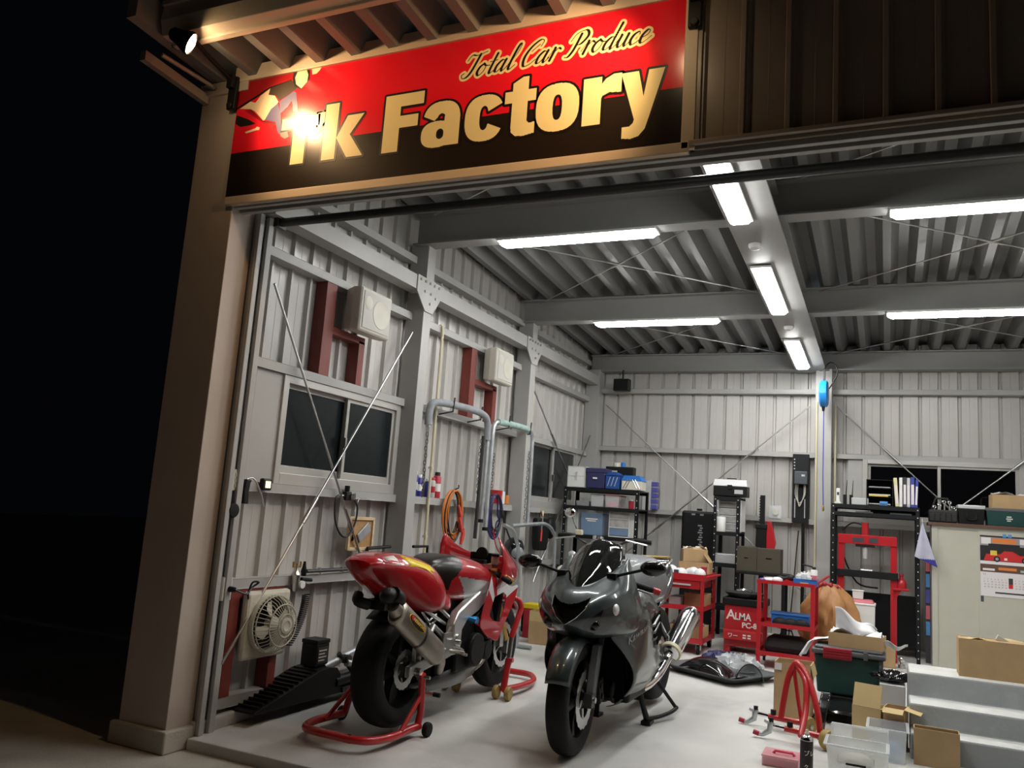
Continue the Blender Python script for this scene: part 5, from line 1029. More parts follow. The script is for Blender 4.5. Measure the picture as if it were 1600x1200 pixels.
def boxy(name, label, loc, w_, d_, h, m, lidm=None, lidh=.03, cat='box', rz=0, grp=None, latch=None, handle=None, taper=.94):
    t = thing(name, label, cat, loc, rz, grp); b = MB(); x,y = w_/2,d_/2; k = taper
    b.loft([[(-x*k,-y*k,0),(x*k,-y*k,0),(x*k,y*k,0),(-x*k,y*k,0)],[(-x,-y,h),(x,-y,h),(x,y,h),(-x,y,h)]]); b.build('body',m,t,bevel=.005)
    if lidm: b = MB(); b.box(-x-.006,x+.006,-y-.006,y+.006,h,h+lidh); b.build('lid',lidm,t,bevel=.006)
    if latch: b = MB(); b.box(-.03,.03,-y-.014,-y-.004,h-.03,h+lidh*.6); b.build('latch',latch,t,bevel=.003)
    if handle: b = MB(); b.tube([(-x*.4,0,h+lidh),(-x*.4,0,h+lidh+.03),(x*.4,0,h+lidh+.03),(x*.4,0,h+lidh)],.007,6); b.build('handle',handle,t,smooth=40)
    return t
# ---------------------------------------------------------------- rack in the corner
RY = 8.70; z0 = fz(RY)
rack('storage_rack','black slotted steel rack in the far corner beside the dark window',(-3.275,RY,z0),.85,.42,1.624-z0,[.30,1.112-z0,1.423-z0,1.620-z0])
t = boxy('aluminium_case','white flight case with metal edges on the corner rack',(-3.155,8.85,1.6245),.20,.22,.23,'white_plastic',None,0,'case',taper=1)
b = MB()
for z in (0,.12,.225): b.box(-.102,.102,-.113,.113,z,z+.008)
for x in (-.10,.10): b.box(x-.004,x+.004,-.114,.114,0,.23)
b.build('metal_edge','alu_case',t); b = MB(); b.box(-.012,.012,-.118,-.108,.08,.17); b.build('latch','alu_case',t)
t = boxy('storage_box','navy lidded storage box on top of the corner rack',(-2.93,8.85,1.6245),.215,.22,.17,'box_navy','box_navy',.05); b = MB(); b.box(-.03,.02,-.122,-.118,.10,.118); b.build('sticker','white_plastic',t)
t = boxy('tool_box','blue cantilever tool box beside the navy box on the corner rack',(-2.735,8.82,1.6245),.155,.18,.15,'box_blue',None,0,'tool box',taper=1); b = MB(); b.prism([(-.085,0),(.085,0),(.03,.035),(-.03,.035)],1,-.10,.10); lid = b.build('lid','box_blue',t); lid.location = (0,0,.15)
for k in range(3): b = MB(); b.tube([(-.05+.04*k,-.103,.03),(-.02+.04*k,-.103,.13)],.004,4); b.build('hinge_arm','alu_case',t)
t = boxy('tool_box','white cantilever tool box with a bright blue top on the corner rack',(-2.52,8.83,1.6245),.22,.20,.10,'off_white',None,0,'tool box',taper=1); b = MB(); b.prism([(-.115,0),(.115,0),(.08,.055),(-.08,.055)],1,-.105,.105); lid = b.build('lid','lid_blue',t); lid.location = (0,0,.10)
for k in range(4): b = MB(); s = 1 if k < 2 else -1; b.tube([(s*(-.09)+(k%2)*.03*s,-.103,.02),(s*(-.04)+(k%2)*.03*s,-.103,.115)],.005,4); b.build('hinge_arm','steel',t)
t = boxy('equipment_case','black plastic case standing behind the tool boxes on the corner rack',(-2.735,9.03,1.6245),.32,.12,.26,'black_plastic',None,0,'case',taper=1); b = MB(); b.box(-.12,-.02,-.073,-.07,.20,.215); b.build('label_strip','alu_case',t)
t = thing('tape_roll','roll of white tape with a blue core on the black case','tape',(-2.78,9.03,1.885)); b = MB(); b.lathe([(.025,0),(.045,0),(.045,.045),(.025,.045)],seg=20); b.build('tape','off_white',t,smooth=40); b = MB(); b.lathe([(.012,0),(.024,0),(.024,.05),(.012,.05)],(.07,0,0),seg=14); b.build('core','lid_blue',t,smooth=40)
t = boxy('parts_case','clear parts case with grey contents on the middle shelf of the corner rack',(-2.90,8.87,1.4235),.145,.28,.13,'clear_plastic','tint_grey',.012); b = MB(); b.box(-.06,.06,-.12,.12,.01,.08); b.build('contents','drawer_grey',t)
t = boxy('parts_case','clear parts case with pink contents on the middle shelf of the corner rack',(-2.73,8.87,1.4235),.155,.28,.13,'clear_plastic','tint_pink',.012); b = MB(); b.box(-.06,.06,-.12,.12,.01,.07); b.build('contents','tint_pink',t)
boxy('grey_box','flat grey box at the end of the middle shelf of the corner rack',(-3.07,8.87,1.4235),.15,.26,.055,'tint_grey'); can('red_can','small red can on the middle shelf of the corner rack',-2.53,8.80,1.4235,.028,.10,'can_red','white_plastic')
t = boxy('clear_bin','clear bin with bottles on the third shelf of the corner rack',(-3.175,8.90,1.1125),.13,.30,.27,'clear_plastic','alu_case',.02)
for k in range(3): b = MB(); b.lathe([(.016,0),(.016,.14),(.008,.18)],(-.036+.036*k,-.08,.01),seg=12); b.build('bottle','off_white',t,smooth=40)
t = boxy('clear_bin','blue tinted storage bin with a clear lid on the third shelf of the corner rack',(-2.955,8.90,1.1125),.25,.30,.24,'clear_blue','clear_plastic',.025); b = MB(); b.box(-.07,.07,-.1495,-.149,.170,.182).box(-.05,.05,-.149,-.1485,.150,.160); b.build('print_bars','sign_ink',t)
t = thing('drawer_unit','clear fronted drawer unit on the third shelf of the corner rack','drawers',(-2.645,8.90,1.1125)); b = MB(); b.box(-.115,.115,-.14,.15,0,.012).box(-.115,.115,-.14,.15,.29,.30).box(-.115,-.108,-.14,.15,.012,.29).box(.108,.115,-.14,.15,.012,.29); b.build('frame','white_plastic',t)
for k in range(3):
    b = MB(); b.box(-.106,.106,-.145,.13,.016+k*.092,.10+k*.092); dr = b.build('drawer','drawer_grey' if k else 'clear_blue',t,bevel=.003); b = MB(); b.box(-.106,.106,-.150,-.144,.098+k*.092,.106+k*.092); b.build('pull','white_plastic',dr)
t = boxy('storage_box','dark box on the lowest shelf of the corner rack',(-2.86,8.92,z0+.302),.60,.34,.40,'black_plastic',None); 
t = thing('bottle_rack','wall rack of clear bottles with blue labels beside the corner rack','rack',(-2.57,9.84,1.44)); b = MB(); b.box(-.10,.0,-.09,0,0,.35); b.build('clear_case','clear_plastic',t)
for k in range(5): b = MB(); b.box(.0,.075,-.085,-.005,.01+k*.068,.062+k*.068); b.build('label_block','purple_blue',t,bevel=.006)
# ---------------------------------------------------------------- black case, second rack
t = thing('fairing_case','tall black moulded case leaning beside the narrow rack','case',(-1.96,9.62,fz(9.6))); b = MB(); b.box(-.19,.19,-.06,.06,0,1.46-fz(9.6)); b.build('shell','black_plastic',t,bevel=.025); b = MB(); b.box(-.03,.03,-.02,.02,1.345,1.37); b.build('handle','black_plastic',t,bevel=.008)
b = MB()
for k in range(16): b.box(-.0+.012*(k%3),.055-.010*(k%2),-.0615,-.060,.78+k*.026,.795+k*.026)
q = b.build('side_print','tint_grey',t); q['kind'] = 'stuff'
b = MB(); b.box(-.075,-.035,-.064,-.060,1.29,1.31).box(.02,.06,-.064,-.060,1.29,1.31); b.build('latch','tint_grey',t)
rack('storage_rack','narrow black slotted rack carrying the clear-lidded tackle box',(-1.74,9.28,fz(9.28)),.28,.40,1.635-fz(9.28),[.35,.80-.0,1.25-fz(9.28),1.63-fz(9.28)])
t = thing('tackle_box','black tool box with a clear grey lid on the narrow rack','tool box',(-1.58,9.45,1.638)); b = MB(); b.box(-.18,.18,-.11,.11,0,.11); b.build('body','black_plastic',t,bevel=.008); b = MB(); b.loft([[(-.188,-.118,.11),(.188,-.118,.11),(.188,.118,.11),(-.188,.118,.11)],[(-.175,-.105,.185),(.175,-.105,.185),(.175,.105,.185),(-.175,.105,.185)]]); b.build('lid','alu_case',t,bevel=.006); b = MB(); b.box(-.025,.025,-.125,-.108,.08,.125); b.build('latch','black_plastic',t); b = MB(); b.box(.05,.14,-.1125,-.110,.03,.075); b.build('sticker','alu_case',t); b = MB(); b.tube([(-.05,0,.185),(-.05,0,.20),(.05,0,.20),(.05,0,.185)],.006,6); b.build('handle','black_plastic',t)
t = thing('drawer_unit','white drawer unit with clear fronts on the narrow rack','drawers',(-1.58,9.53,1.262)); b = MB(); b.box(-.125,-.115,-.15,.14,0,.34).box(.115,.125,-.15,.14,0,.34).box(-.115,.115,-.15,.14,.33,.34).box(-.115,.115,-.15,.14,0,.01); b.build('frame','white_plastic',t)
for k in range(4): b = MB(); b.box(-.112,.112,-.153,.12,.014+k*.079,.086+k*.079); dr = b.build('drawer','drawer_grey',t,bevel=.003); b = MB(); b.box(-.112,.112,-.158,-.152,.078+k*.079,.086+k*.079); b.build('pull','white_plastic',dr)
t = thing('paper_roll','white paper roll standing at the front of the narrow rack','roll',(-1.66,9.318,1.2505)); b = MB(); b.lathe([(.012,0),(.048,0),(.05,.005),(.05,.155),(.046,.16),(.012,.16)],seg=24); b.build('paper','white_plastic',t,smooth=40); b = MB(); b.lathe([(.006,0),(.0115,0),(.0115,.162),(.006,.162)],seg=12); b.build('core','cardboard',t)
boxy('printer','flat grey device on the third shelf of the narrow rack',(-1.60,9.45,fz(9.28)+.802),.25,.30,.09,'alu_case','alu_case',.01,'printer')
t = thing('folded_box','dark olive folding carton standing open beside the narrow rack','box',(-1.22,9.20,.865)); b = MB(); b.box(-.225,-.02,-.12,.12,0,.25); b.build('left_half','olive',t,bevel=.003); b = MB(); b.box(-.018,.215,-.125,.12,0,.245); b.build('right_half','olive',t,bevel=.003); b = MB(); b.box(.07,.13,-.128,-.124,.14,.15); b.build('slot','black_hole',t); b = MB(); b.box(-.15,-.11,-.123,-.119,.13,.14); b.build('slot','black_hole',t)
t = thing('low_table','low dark table under the olive carton','table',(-1.22,9.20,fz(9.2))); b = MB(); b.box(-.225,.28,-.18,.16,.725-.0,.752); b.build('top','board_black',t,bevel=.003)
for x in (-.20,.25):
    for y in (-.15,.13): b = MB(); b.box(x-.015,x+.015,y-.015,y+.015,0,.725); b.build('leg','board_black',t)
t = thing('high_lift_jack','black and red high-lift jack standing against the back wall','jack',(-1.27,9.66,fz(9.66))); b = MB(); b.box(-.025,.025,-.02,.02,0,1.56); b.build('rack_bar','black_plastic',t)
b = MB()
for k in range(20): b.box(-.033,-.025,-.015,.015,.95+k*.03,.965+k*.03)
q = b.build('teeth','black_plastic',t); q['kind'] = 'stuff'
b = MB(); b.box(-.06,.05,-.05,.03,.85,1.22); b.build('runner','black_plastic',t,bevel=.012); b = MB(); b.loft([[(x,y,z) for x,y in ((.05,-.04),(w_,-.04),(w_,.03),(.05,.03))] for z,w_ in ((.85,.11),(1.05,.15),(1.20,.12),(1.28,.09))]); b.build('red_cover','tool_red',t,bevel=.008); b = MB(); b.box(-.07,.06,-.06,.04,1.19,1.24); b.build('nose','black_plastic',t,bevel=.006); b = MB(); b.box(-.10,.10,-.08,.08,0,.02); b.build('base','black_plastic',t)
t = thing('wall_thermometer','clear framed dial on the back wall beside the jack','gauge',(-1.16,9.845,1.50)); b = MB(); b.box(-.06,.07,-.012,0,-.06,.08); b.build('plate','clear_plastic',t); b = MB(); b.lathe([(.002,0),(.034,0),(.034,.012),(.002,.012)],(.01,-.025,.01),(0,1,0),20); b.build('dial','off_white',t,smooth=40)
# ---------------------------------------------------------------- control board, hose reel, small speaker
t = thing('control_board','tall black mounting board with a grey inverter and looped wires','control panel',(-.885,9.845,1.41)); b = MB(); b.box(-.09,.085,-.03,0,0,.76); b.build('board','board_black',t,bevel=.002); b = MB(); b.box(-.06,.075,-.14,-.03,.42,.56); iv = b.build('inverter','inverter_grey',t,bevel=.006); b = MB(); b.box(.015,.05,-.143,-.14,.505,.525); b.build('display','alu_case',iv)
for k in range(3): b = MB(); b.tube(spline([(-.05+.012*k,-.04,.42),(-.055+.012*k,-.05,.30),(-.01,-.055,.215-.02*k),(.045-.006*k,-.05,.30),(.05-.008*k,-.04,.42)],6),.004,5); b.build('wire','off_white',t,smooth=50)
b = MB(); b.tube([(-.06,-.035,.26),(-.06,-.035,.05)],.006,6); b.build('conduit','alu_case',t); b = MB(); b.tube([(.045,-.035,.26),(.045,-.035,.05)],.006,6); b.build('conduit','alu_case',t)
b = MB()
for k in range(4): b.cyl((-.07+.0*k,-.034,.70-.035*k),(-.07,-.028,.70-.035*k),.007,seg=8)
q = b.build('terminal_studs','alu_case',t); q['kind'] = 'stuff'
b = MB(); b.tube([(-.85,9.78,1.40),(-.845,9.74,fz(9.74))],.018,8); t = tag(b.build('bar_pole','black_plastic',smooth=40),'black pole leaning below the control board','pole'); b = MB(); b.tube([(-.846,9.75,.96),(-.74,9.74,.94)],.010,6); b.build('cross_handle','black_plastic',t)
b = MB(); b.tube([(-.90,9.80,1.32),(-.98,9.72,fz(9.72))],.008,6); tag(b.build('thin_rod','dark_steel',smooth=40),'thin dark rod leaning on the back wall beside the black pole','rod')
t = thing('hose_reel','bright blue air hose reel hung below the centre beam','hose reel',(-.63,9.45,2.80)); b = MB(); b.lathe([(.02,-.045),(.12,-.045),(.145,-.03),(.145,.03),(.12,.045),(.02,.045)],(0,0,0),(1,0,0),30); b.build('drum_cover','reel_blue',t,smooth=40); b = MB(); b.box(-.012,.012,-.025,.025,.12,.26); b.box(-.05,.05,-.03,.03,.255,.27); b.build('bracket','dark_steel',t,bevel=.003); b = MB(); b.cyl((-.004,0,-.13),(-.004,0,-.19),.02,.012,10); b.build('outlet','black_plastic',t,smooth=40); b = MB(); b.lathe([(.002,0),(.035,0),(.035,.006)],(.045,0,0),(1,0,0),16); b.build('hub_plate','alu_case',t)
b = MB(); b.tube([(0,0,-.18),(.0,0,-.9),(.006,0,-1.20)],.006,6); b.build('hose','hose_blue',t,smooth=40); b = MB(); b.lathe([(.008,0),(.012,-.02),(.012,-.05),(.006,-.06)],(.006,0,-1.20),seg=10); b.build('coupler','gold_metal',t,smooth=40); b = MB(); b.tube(spline([(.02,0,.05),(-.0,-.02,.25),(.06,-.02,.34),(.12,-.02,.30),(.13,-.02,.20),(.05,-.01,.05)],6),.007,6); b.build('feed_hose','hose_black',t,smooth=60)
t = thing('ceiling_speaker','small black speaker under the far beam in the corner','speaker',(-2.97,9.70,2.93)); b = MB(); b.loft([[(x*s,y,z*s) for x,z in ((-.10,-.075),(.10,-.075),(.10,.075),(-.10,.075))] for y,s in ((-.07,1),(.02,1),(.07,.7))]); b.build('cabinet','black_plastic',t,bevel=.012); b = MB(); b.cyl((0,0,.07),(0,0,.19),.012,seg=8); b.build('bracket','black_plastic',t); b = MB(); b.box(-.085,.085,-.075,-.068,-.06,.06); b.build('grille','engine_black',t)
for x,lb in ((-.70,'cream conduit on the near face of the back column'),(-.54,'cream conduit on the window side of the back column')): b = MB(); b.tube([(x-.02 if x < -.6 else x+.01,9.71 if x < -.6 else 9.80,.15),(x-.02 if x < -.6 else x+.01,9.71 if x < -.6 else 9.80,2.75)],.012,8); tag(b.build('conduit','pvc_cream',smooth=50),lb,'pipe')
# ---------------------------------------------------------------- red tool trolley
TY = 8.15; tz = fz(8.3)
t = thing('tool_trolley','red three-shelf tool trolley loaded with cartons and rags','trolley',(-1.80,TY,tz)); W,D = .50,.62
X0,X1 = -.30,.205
for x in (X0,X1-.03):
    for y in (0,D-.03): b = MB(); b.box(x,x+.03,y,y+.03,.09,.74); b.build('post','tool_red',t,bevel=.002)
for z,hh in ((.10,.05),(.40,.045),(.68,.06)):
    b = MB(); b.box(X0,X1,0,D,z,z+.004).box(X0,X1,-.003,.003,z,z+hh).box(X0,X1,D-.003,D+.003,z,z+hh).box(X0-.003,X0+.003,0,D,z,z+hh).box(X1-.003,X1+.003,0,D,z,z+hh); b.build('shelf','tool_red',t)
b = MB(); b.box(X0+.03,X1-.04,.01,D-.05,.60,.68); dw = b.build('drawer','tool_red',t,bevel=.003); b = MB(); b.box(-.12,.08,-.006,.006,.63,.645); b.build('handle','alu_case',dw)
b = MB(); b.tube([(X1,.10,.71),(X1+.06,.10,.73),(X1+.06,.5,.73),(X1,.5,.71)],.012,8); b.build('push_handle','tool_red',t,smooth=40)
for x in (X0+.04,X1-.04):
    for y in (.04,D-.04): b = MB(); b.lathe([(.01,-.014),(.045,-.014),(.045,.014),(.01,.014)],(x,y,.046),(1,0,0),18); c = b.build('castor','rubber',t,smooth=40); b = MB(); b.box(x-.022,x-.018,y-.02,y+.02,.04,.10).box(x+.018,x+.022,y-.02,y+.02,.04,.10).box(x-.022,x+.022,y-.02,y+.02,.09,.10); b.build('fork','alu_case',c)
TZ = tz+.684
carton('carton','open brown carton stacked on top of another carton on the red trolley',(-1.78,8.55,TZ+.161),.35,.24,.18,.12,(('f',200,.06),('r',215,.07)),fill='white_bag',group=None); carton('carton','lower brown carton on the red trolley with its flap hanging out',(-1.76,8.55,TZ),.05,.30,.24,.16,(('r',235,.10),))
t = thing('rag_pile','crumpled heap of white rags with black print on the red trolley','cloth',(-1.80,8.28,TZ)); b = MB(); r = random.Random(4)
for k in range(7): b.ell((-.17+.05*k+r.uniform(-.02,.02),r.uniform(-.05,.05),.035+r.uniform(0,.03)),(.06,.07,.045+r.uniform(0,.02)),seg=12,rg=8)
b.build('rags','white_bag',t,smooth=80); b = MB(); b.box(-.09,-.045,-.115,-.110,.05,.085); b.build('print_patch','ink_dark',t)
boxy('oil_can','red oil tin with a white band on the red trolley',(-1.635,8.34,TZ),.045,.05,.115,'can_red','can_red',.01,'can',taper=1)
carton('carton','small carton on the middle shelf of the red trolley',(-1.72,8.50,tz+.404),.0,.22,.22,.14); carton('carton','open carton on the bottom shelf of the red trolley with plastic film',(-1.78,8.40,tz+.104),.0,.34,.28,.14,(),fill='film'); boxy('grey_binder','flat grey case on the middle shelf of the red trolley',(-1.90,8.42,tz+.404),.12,.28,.10,'alu_case')
# ---------------------------------------------------------------- parts washer cabinet with lettering
t = thing('parts_cabinet','red parts washer cabinet with white letters under a grey lid','cabinet',(-1.30,8.60,fz(8.6))); b = MB(); b.box(-.17,.20,-.01,.34,.06,.45); b.build('body','tool_red',t,bevel=.004); b = MB(); b.loft([[(-.17,-.01,.14),(.20,-.01,.14),(.20,-.01,.22),(-.17,-.01,.22)],[(-.17,-.07,.13),(.20,-.07,.13),(.20,-.05,.21),(-.17,-.05,.21)]]); b.build('front_lip','tool_red',t,bevel=.003)
text_on('A',.13,(-.150,-.012,.315),(1,0,0),(0,0,1),'lettering','sign_ink',t,off=.002); text_on('LMA',.095,(-.070,-.012,.315),(1,0,0),(0,0,1),'lettering','sign_ink',t,off=.002,sx=.85); text_on('PC-8',.070,(.0,-.012,.245),(1,0,0),(0,0,1),'lettering','sign_ink',t,off=.002); text_on('ワー',.050,(-.125,-.073,.150),(1,0,0),(0,0,1),'lettering','sign_ink',t,off=.001); b = MB()
for k in range(4): b.box(.02+(k%2)*.045,.05+(k%2)*.045,-.0735,-.0725,.148+(k//2)*.024,.163+(k//2)*.024)
q = b.build('small_print','sign_ink',t); q['kind'] = 'stuff'
for x in (-.14,.17):
    b = MB(); b.box(x-.03,x+.03,.0,.32,0,.06); b.build('foot','tool_red',t)
b = MB(); b.box(-.19,.22,-.03,.34,.45,.52); b.build('basin','board_black',t,bevel=.01)
t = thing('steel_tray','round dark pan with bright parts on the parts washer','pan',(-1.30,8.74,fz(8.6)+.521)); b = MB(); b.lathe([(.14,0),(.18,.03),(.20,.05),(.19,.05),(.135,.008)],seg=28); b.build('pan','dark_steel',t,smooth=40); b = MB(); b.tube([(-.08,-.02,.06),(.0,.02,.075),(.07,.0,.06)],.016,8); b.build('chrome_part','chrome',t,smooth=40)
# ---------------------------------------------------------------- red bench cart
BY = 7.95; bz = fz(8.15)
t = thing('bench_cart','red open work cart carrying a blue tray and a tan bag','cart',(-.83,BY,bz)); X0,X1,D = -.245,.245,.46
for x in (X0,X1-.035):
    for y in (0,D-.03): b = MB(); b.box(x,x+.035,y,y+.03,.04,.755); b.build('post','tool_red',t,bevel=.002)
for z,hh in ((.11,.035),(.36,.035),(.735,.03)):
    b = MB(); b.box(X0,X1,0,D,z,z+.004).box(X0,X1,-.003,.003,z,z+hh).box(X0,X1,D-.003,D+.003,z,z+hh).box(X0-.003,X0+.003,0,D,z,z+hh).box(X1-.003,X1+.003,0,D,z,z+hh); b.build('shelf','tool_red',t)
b = MB(); b.tube([(X1,.30,.76),(X1+.05,.30,.80),(X1+.10,.30,.84)],.011,8); b.build('push_handle','tool_red',t,smooth=40)
for x in (X0+.018,X1-.018):
    for y in (.03,D-.03): b = MB(); b.lathe([(.006,-.01),(.022,-.01),(.022,.01),(.006,.01)],(x,y,.0225),(1,0,0),14); b.build('castor','rubber',t,smooth=40)
BZ = bz+.740
t = thing('blue_tray','blue plastic tray of white bottles on the red work cart','tray',(-.675,8.10,BZ)); b = MB(); b.box(-.10,.10,-.09,.09,0,.006).box(-.10,.10,-.09,-.084,0,.06).box(-.10,.10,.084,.09,0,.06).box(-.10,-.094,-.09,.09,0,.06).box(.094,.10,-.09,.09,0,.06); b.build('tray','lid_blue',t,bevel=.004); b = MB(); b.box(-.04,.03,-.092,-.09,.008,.03); b.build('label_panel','ink_yellow',t)
for k,(x,y,r,h) in enumerate(((-.06,-.03,.022,.10),(-.01,-.02,.024,.12),(.035,-.04,.02,.09),(-.04,.04,.024,.11),(.02,.045,.022,.13))): can('bottle','small white squeeze bottle standing in the blue tray',-.675+x,8.10+y,BZ+.006,r,h,'white_plastic','white_plastic',.35,'white bottles in the blue tray')
can('bottle','taller white bottle with a pink label and red band in the blue tray',-.605,8.10,BZ+.006,.030,.165,'white_plastic','ink_black',.45,None,'tint_pink')
t = thing('work_gloves','crumpled white and black gloves on the red work cart','gloves',(-.90,8.12,BZ)); b = MB(); b.ell((-.08,0,.02),(.08,.05,.025)); b.ell((-.02,-.02,.025),(.05,.05,.03)); b.build('white_glove','white_bag',t,smooth=80); b = MB(); b.tube(spline([(-.02,.02,.03),(.05,.03,.05),(.12,.02,.06)],5),[.022+.01*math.sin(k) for k in range(11)],8); b.build('black_glove','ink_black',t,smooth=80); b = MB(); b.ell((-.15,-.05,.018),(.03,.03,.018)); b.build('blue_wad','purple_blue',t,smooth=80)
t = thing('blue_crate','blue slatted crate on the lower shelf of the red work cart','crate',(-.80,8.15,bz+.366)); b = MB(); b.box(-.16,.16,-.10,.10,0,.01).box(-.16,.16,-.10,-.094,0,.11).box(-.16,.16,.094,.10,0,.11).box(-.16,-.154,-.10,.10,0,.11).box(.154,.16,-.10,.10,0,.11).box(-.17,.17,-.11,.11,.10,.115); b.build('crate','lid_blue',t,bevel=.003); b = MB()
for k in range(3): b.ell((-.08+.09*k,-.12,.03),(.07,.03,.05))
b.build('black_cloth','ink_black',t,smooth=80)
t = thing('tool_bag','black soft bag on the bottom shelf of the red work cart','bag',(-.83,8.17,bz+.118)); b = MB(); b.loft([[(x*s,y*s,z) for x,y in ((-.20,-.12),(.20,-.12),(.20,.12),(-.20,.12))] for z,s in ((0,.9),(.06,1),(.13,.85),(.16,.6))]); b.build('bag','ink_black',t,bevel=.03); b = MB(); b.tube([(-.06,-.05,.15),(-.04,-.06,.21),(.04,-.06,.21),(.06,-.05,.15)],.008,6); b.build('handle','ink_black',t,smooth=40)
t = thing('trash_bag','bulging tan paper bag behind the red work cart','bag',(-.51,8.67,fz(8.67))); b = MB(); R = []
def crinkle(a, f): return 1+.10*math.sin(3*a+2.1*f+1)+.07*math.sin(7*a-5*f)+.045*math.sin(13*a+9*f)+.03*math.sin(23*a-14*f)+.03*math.sin(31*f+5*a)
for i in range(31):
    f = i/30; g = math.sin(PI*(.16+.80*f))**.62; R.append([(.265*g*crinkle(a,f)*math.cos(a), .185*g*crinkle(a+1,f)*math.sin(a), .735*f+.02*math.sin(6*a+2*f)*math.sin(PI*f)) for a in [2*PI*k/56 for k in range(56)]])
b.loft(R); b.build('bag','bag_tan',t,smooth=38); b = MB(); b.tube(spline([(-.10,-.03,.70),(-.03,-.06,.735),(.04,-.05,.72),(.10,-.02,.70)],5),[.018+.010*math.sin(k*1.7) for k in range(16)],8); b.build('crumpled_top','rubber_red',t,smooth=80)
# ---------------------------------------------------------------- rack with shop press
PR = rack('storage_rack','black slotted rack holding radios and files above the shop press',(-.53,9.25,fz(9.25)),.82,.45,1.625-fz(9.25),[1.545-fz(9.25),1.623-fz(9.25)]); b = MB(); b.box(.0,.82,.42,.44,.10,.62); b.build('back_panel','board_black',PR); b = MB(); b.box(.0,.82,.0,.03,.34,.40); 
SH = 1.624
t = thing('cordless_phone','white handset with a green key standing on the black rack','phone',(-.47,9.33,SH)); b = MB(); b.box(-.03,.03,-.03,.03,0,.02); b.build('cradle','white_plastic',t,bevel=.005); b = MB(); b.box(-.02,.018,-.015,.012,.02,.16); b.build('handset','white_plastic',t,bevel=.006); b = MB(); b.box(-.012,.010,-.017,-.014,.09,.12); b.build('screen','ink_dark',t); b = MB(); b.box(.012,.017,-.018,-.014,.05,.09); b.build('green_key','pale_teal',t)
for x,lb in ((-.405,'black walkie-talkie with antenna next to the white handset'),(-.345,'black walkie-talkie with antenna next to the grey radio box')):
    t = thing('walkie_talkie',lb,'radio',(x,9.35,SH),0,'walkie-talkies on the black rack'); b = MB(); b.box(-.018,.018,-.014,.014,0,.10); b.build('body','black_plastic',t,bevel=.004); b = MB(); b.tube([(.010,0,.10),(.018,0,.25)],[.006,.003],6); b.build('antenna','black_plastic',t)
boxy('radio_box','pale grey radio box on the black rack',(-.26,9.34,SH),.16,.12,.07,'alu_case',None,0,'radio',taper=1)
t = thing('letter_tray','black mesh letter tray with folders and cables on the black rack','tray',(-.075,9.38,SH)); b = MB(); b.box(-.125,-.118,-.11,.11,0,.265).box(.118,.125,-.11,.11,0,.265).box(-.118,.118,.10,.11,0,.265)
for z in (0,.088,.176,.260): b.box(-.118,.118,-.11,.10,z,z+.005)
b.build('frame','black_plastic',t)
for k,(z,m,w_) in enumerate(((.006,'paper_blue',.12),(.012,'drawer_grey',.2),(.094,'ink_yellow',.18),(.106,'off_white',.20),(.182,'tint_grey',.2))): b = MB(); b.box(-.10 if m != 'paper_blue' else .0,(-.10+w_) if m != 'paper_blue' else .075,-.115,.08,z,z+.012 if k else z+.04); b.build('folder',m,t,bevel=.002)
for k,(m,w_,h,tl,lb) in enumerate((('file_yellow',.038,.29,-.07,'leaning yellow file on the black rack'),('white_plastic',.034,.295,0,'white file next to the yellow file on the black rack'),('ink_dark',.036,.30,.0,'dark file on the black rack'),('alu_case',.034,.295,.0,'grey file on the black rack'),('file_blue',.040,.305,.0,'wide blue file with white spine on the black rack'),('file_blue',.030,.285,.04,'narrow blue file leaning at the end of the black rack'))):
    t = thing('file_folder',lb,'file',(.072+k*.0345,9.38,SH)); t.rotation_euler = (0,tl,0); b = MB(); b.box(0,w_*.85,-.11,.11,0.002,h); b.build('cover',m,t,bevel=.002); b = MB(); b.box(.004,w_*.85-.004,-.1112,-.11,.03,h*.75); b.build('spine_label','paper',t)
boxy('flat_tray','thin grey tray between the two top shelves of the black rack',(.12,9.42,1.5462),.20,.2,.018,'alu_case',None,0,'tray',taper=1); boxy('paper_stack','thin white papers between the two top shelves of the black rack',(-.22,9.42,1.5462),.16,.2,.014,'paper',None,0,'paper',taper=1)
SP = thing('shop_press','red H-frame hydraulic shop press standing inside the black rack','press',(-.19,9.40,fz(9.4)))
for s in (-1,1): b = MB(); b.box(s*.245-.03,s*.245+.03,-.10,-.06,0,1.16); b.build('upright','tool_red',SP,bevel=.003); b = MB(); b.box(s*.245-.03,s*.245+.03,-.22,.20,0,.04); b.build('foot','tool_red',SP)
b = MB(); b.box(-.275,.275,-.115,-.045,1.11,1.205); b.build('head_beam','tool_red',SP,bevel=.004); b = MB(); b.box(-.14,-.03,-.118,-.115,1.13,1.175).box(.02,.10,-.118,-.115,1.13,1.18); b.build('rating_plate','ink_dark',SP)
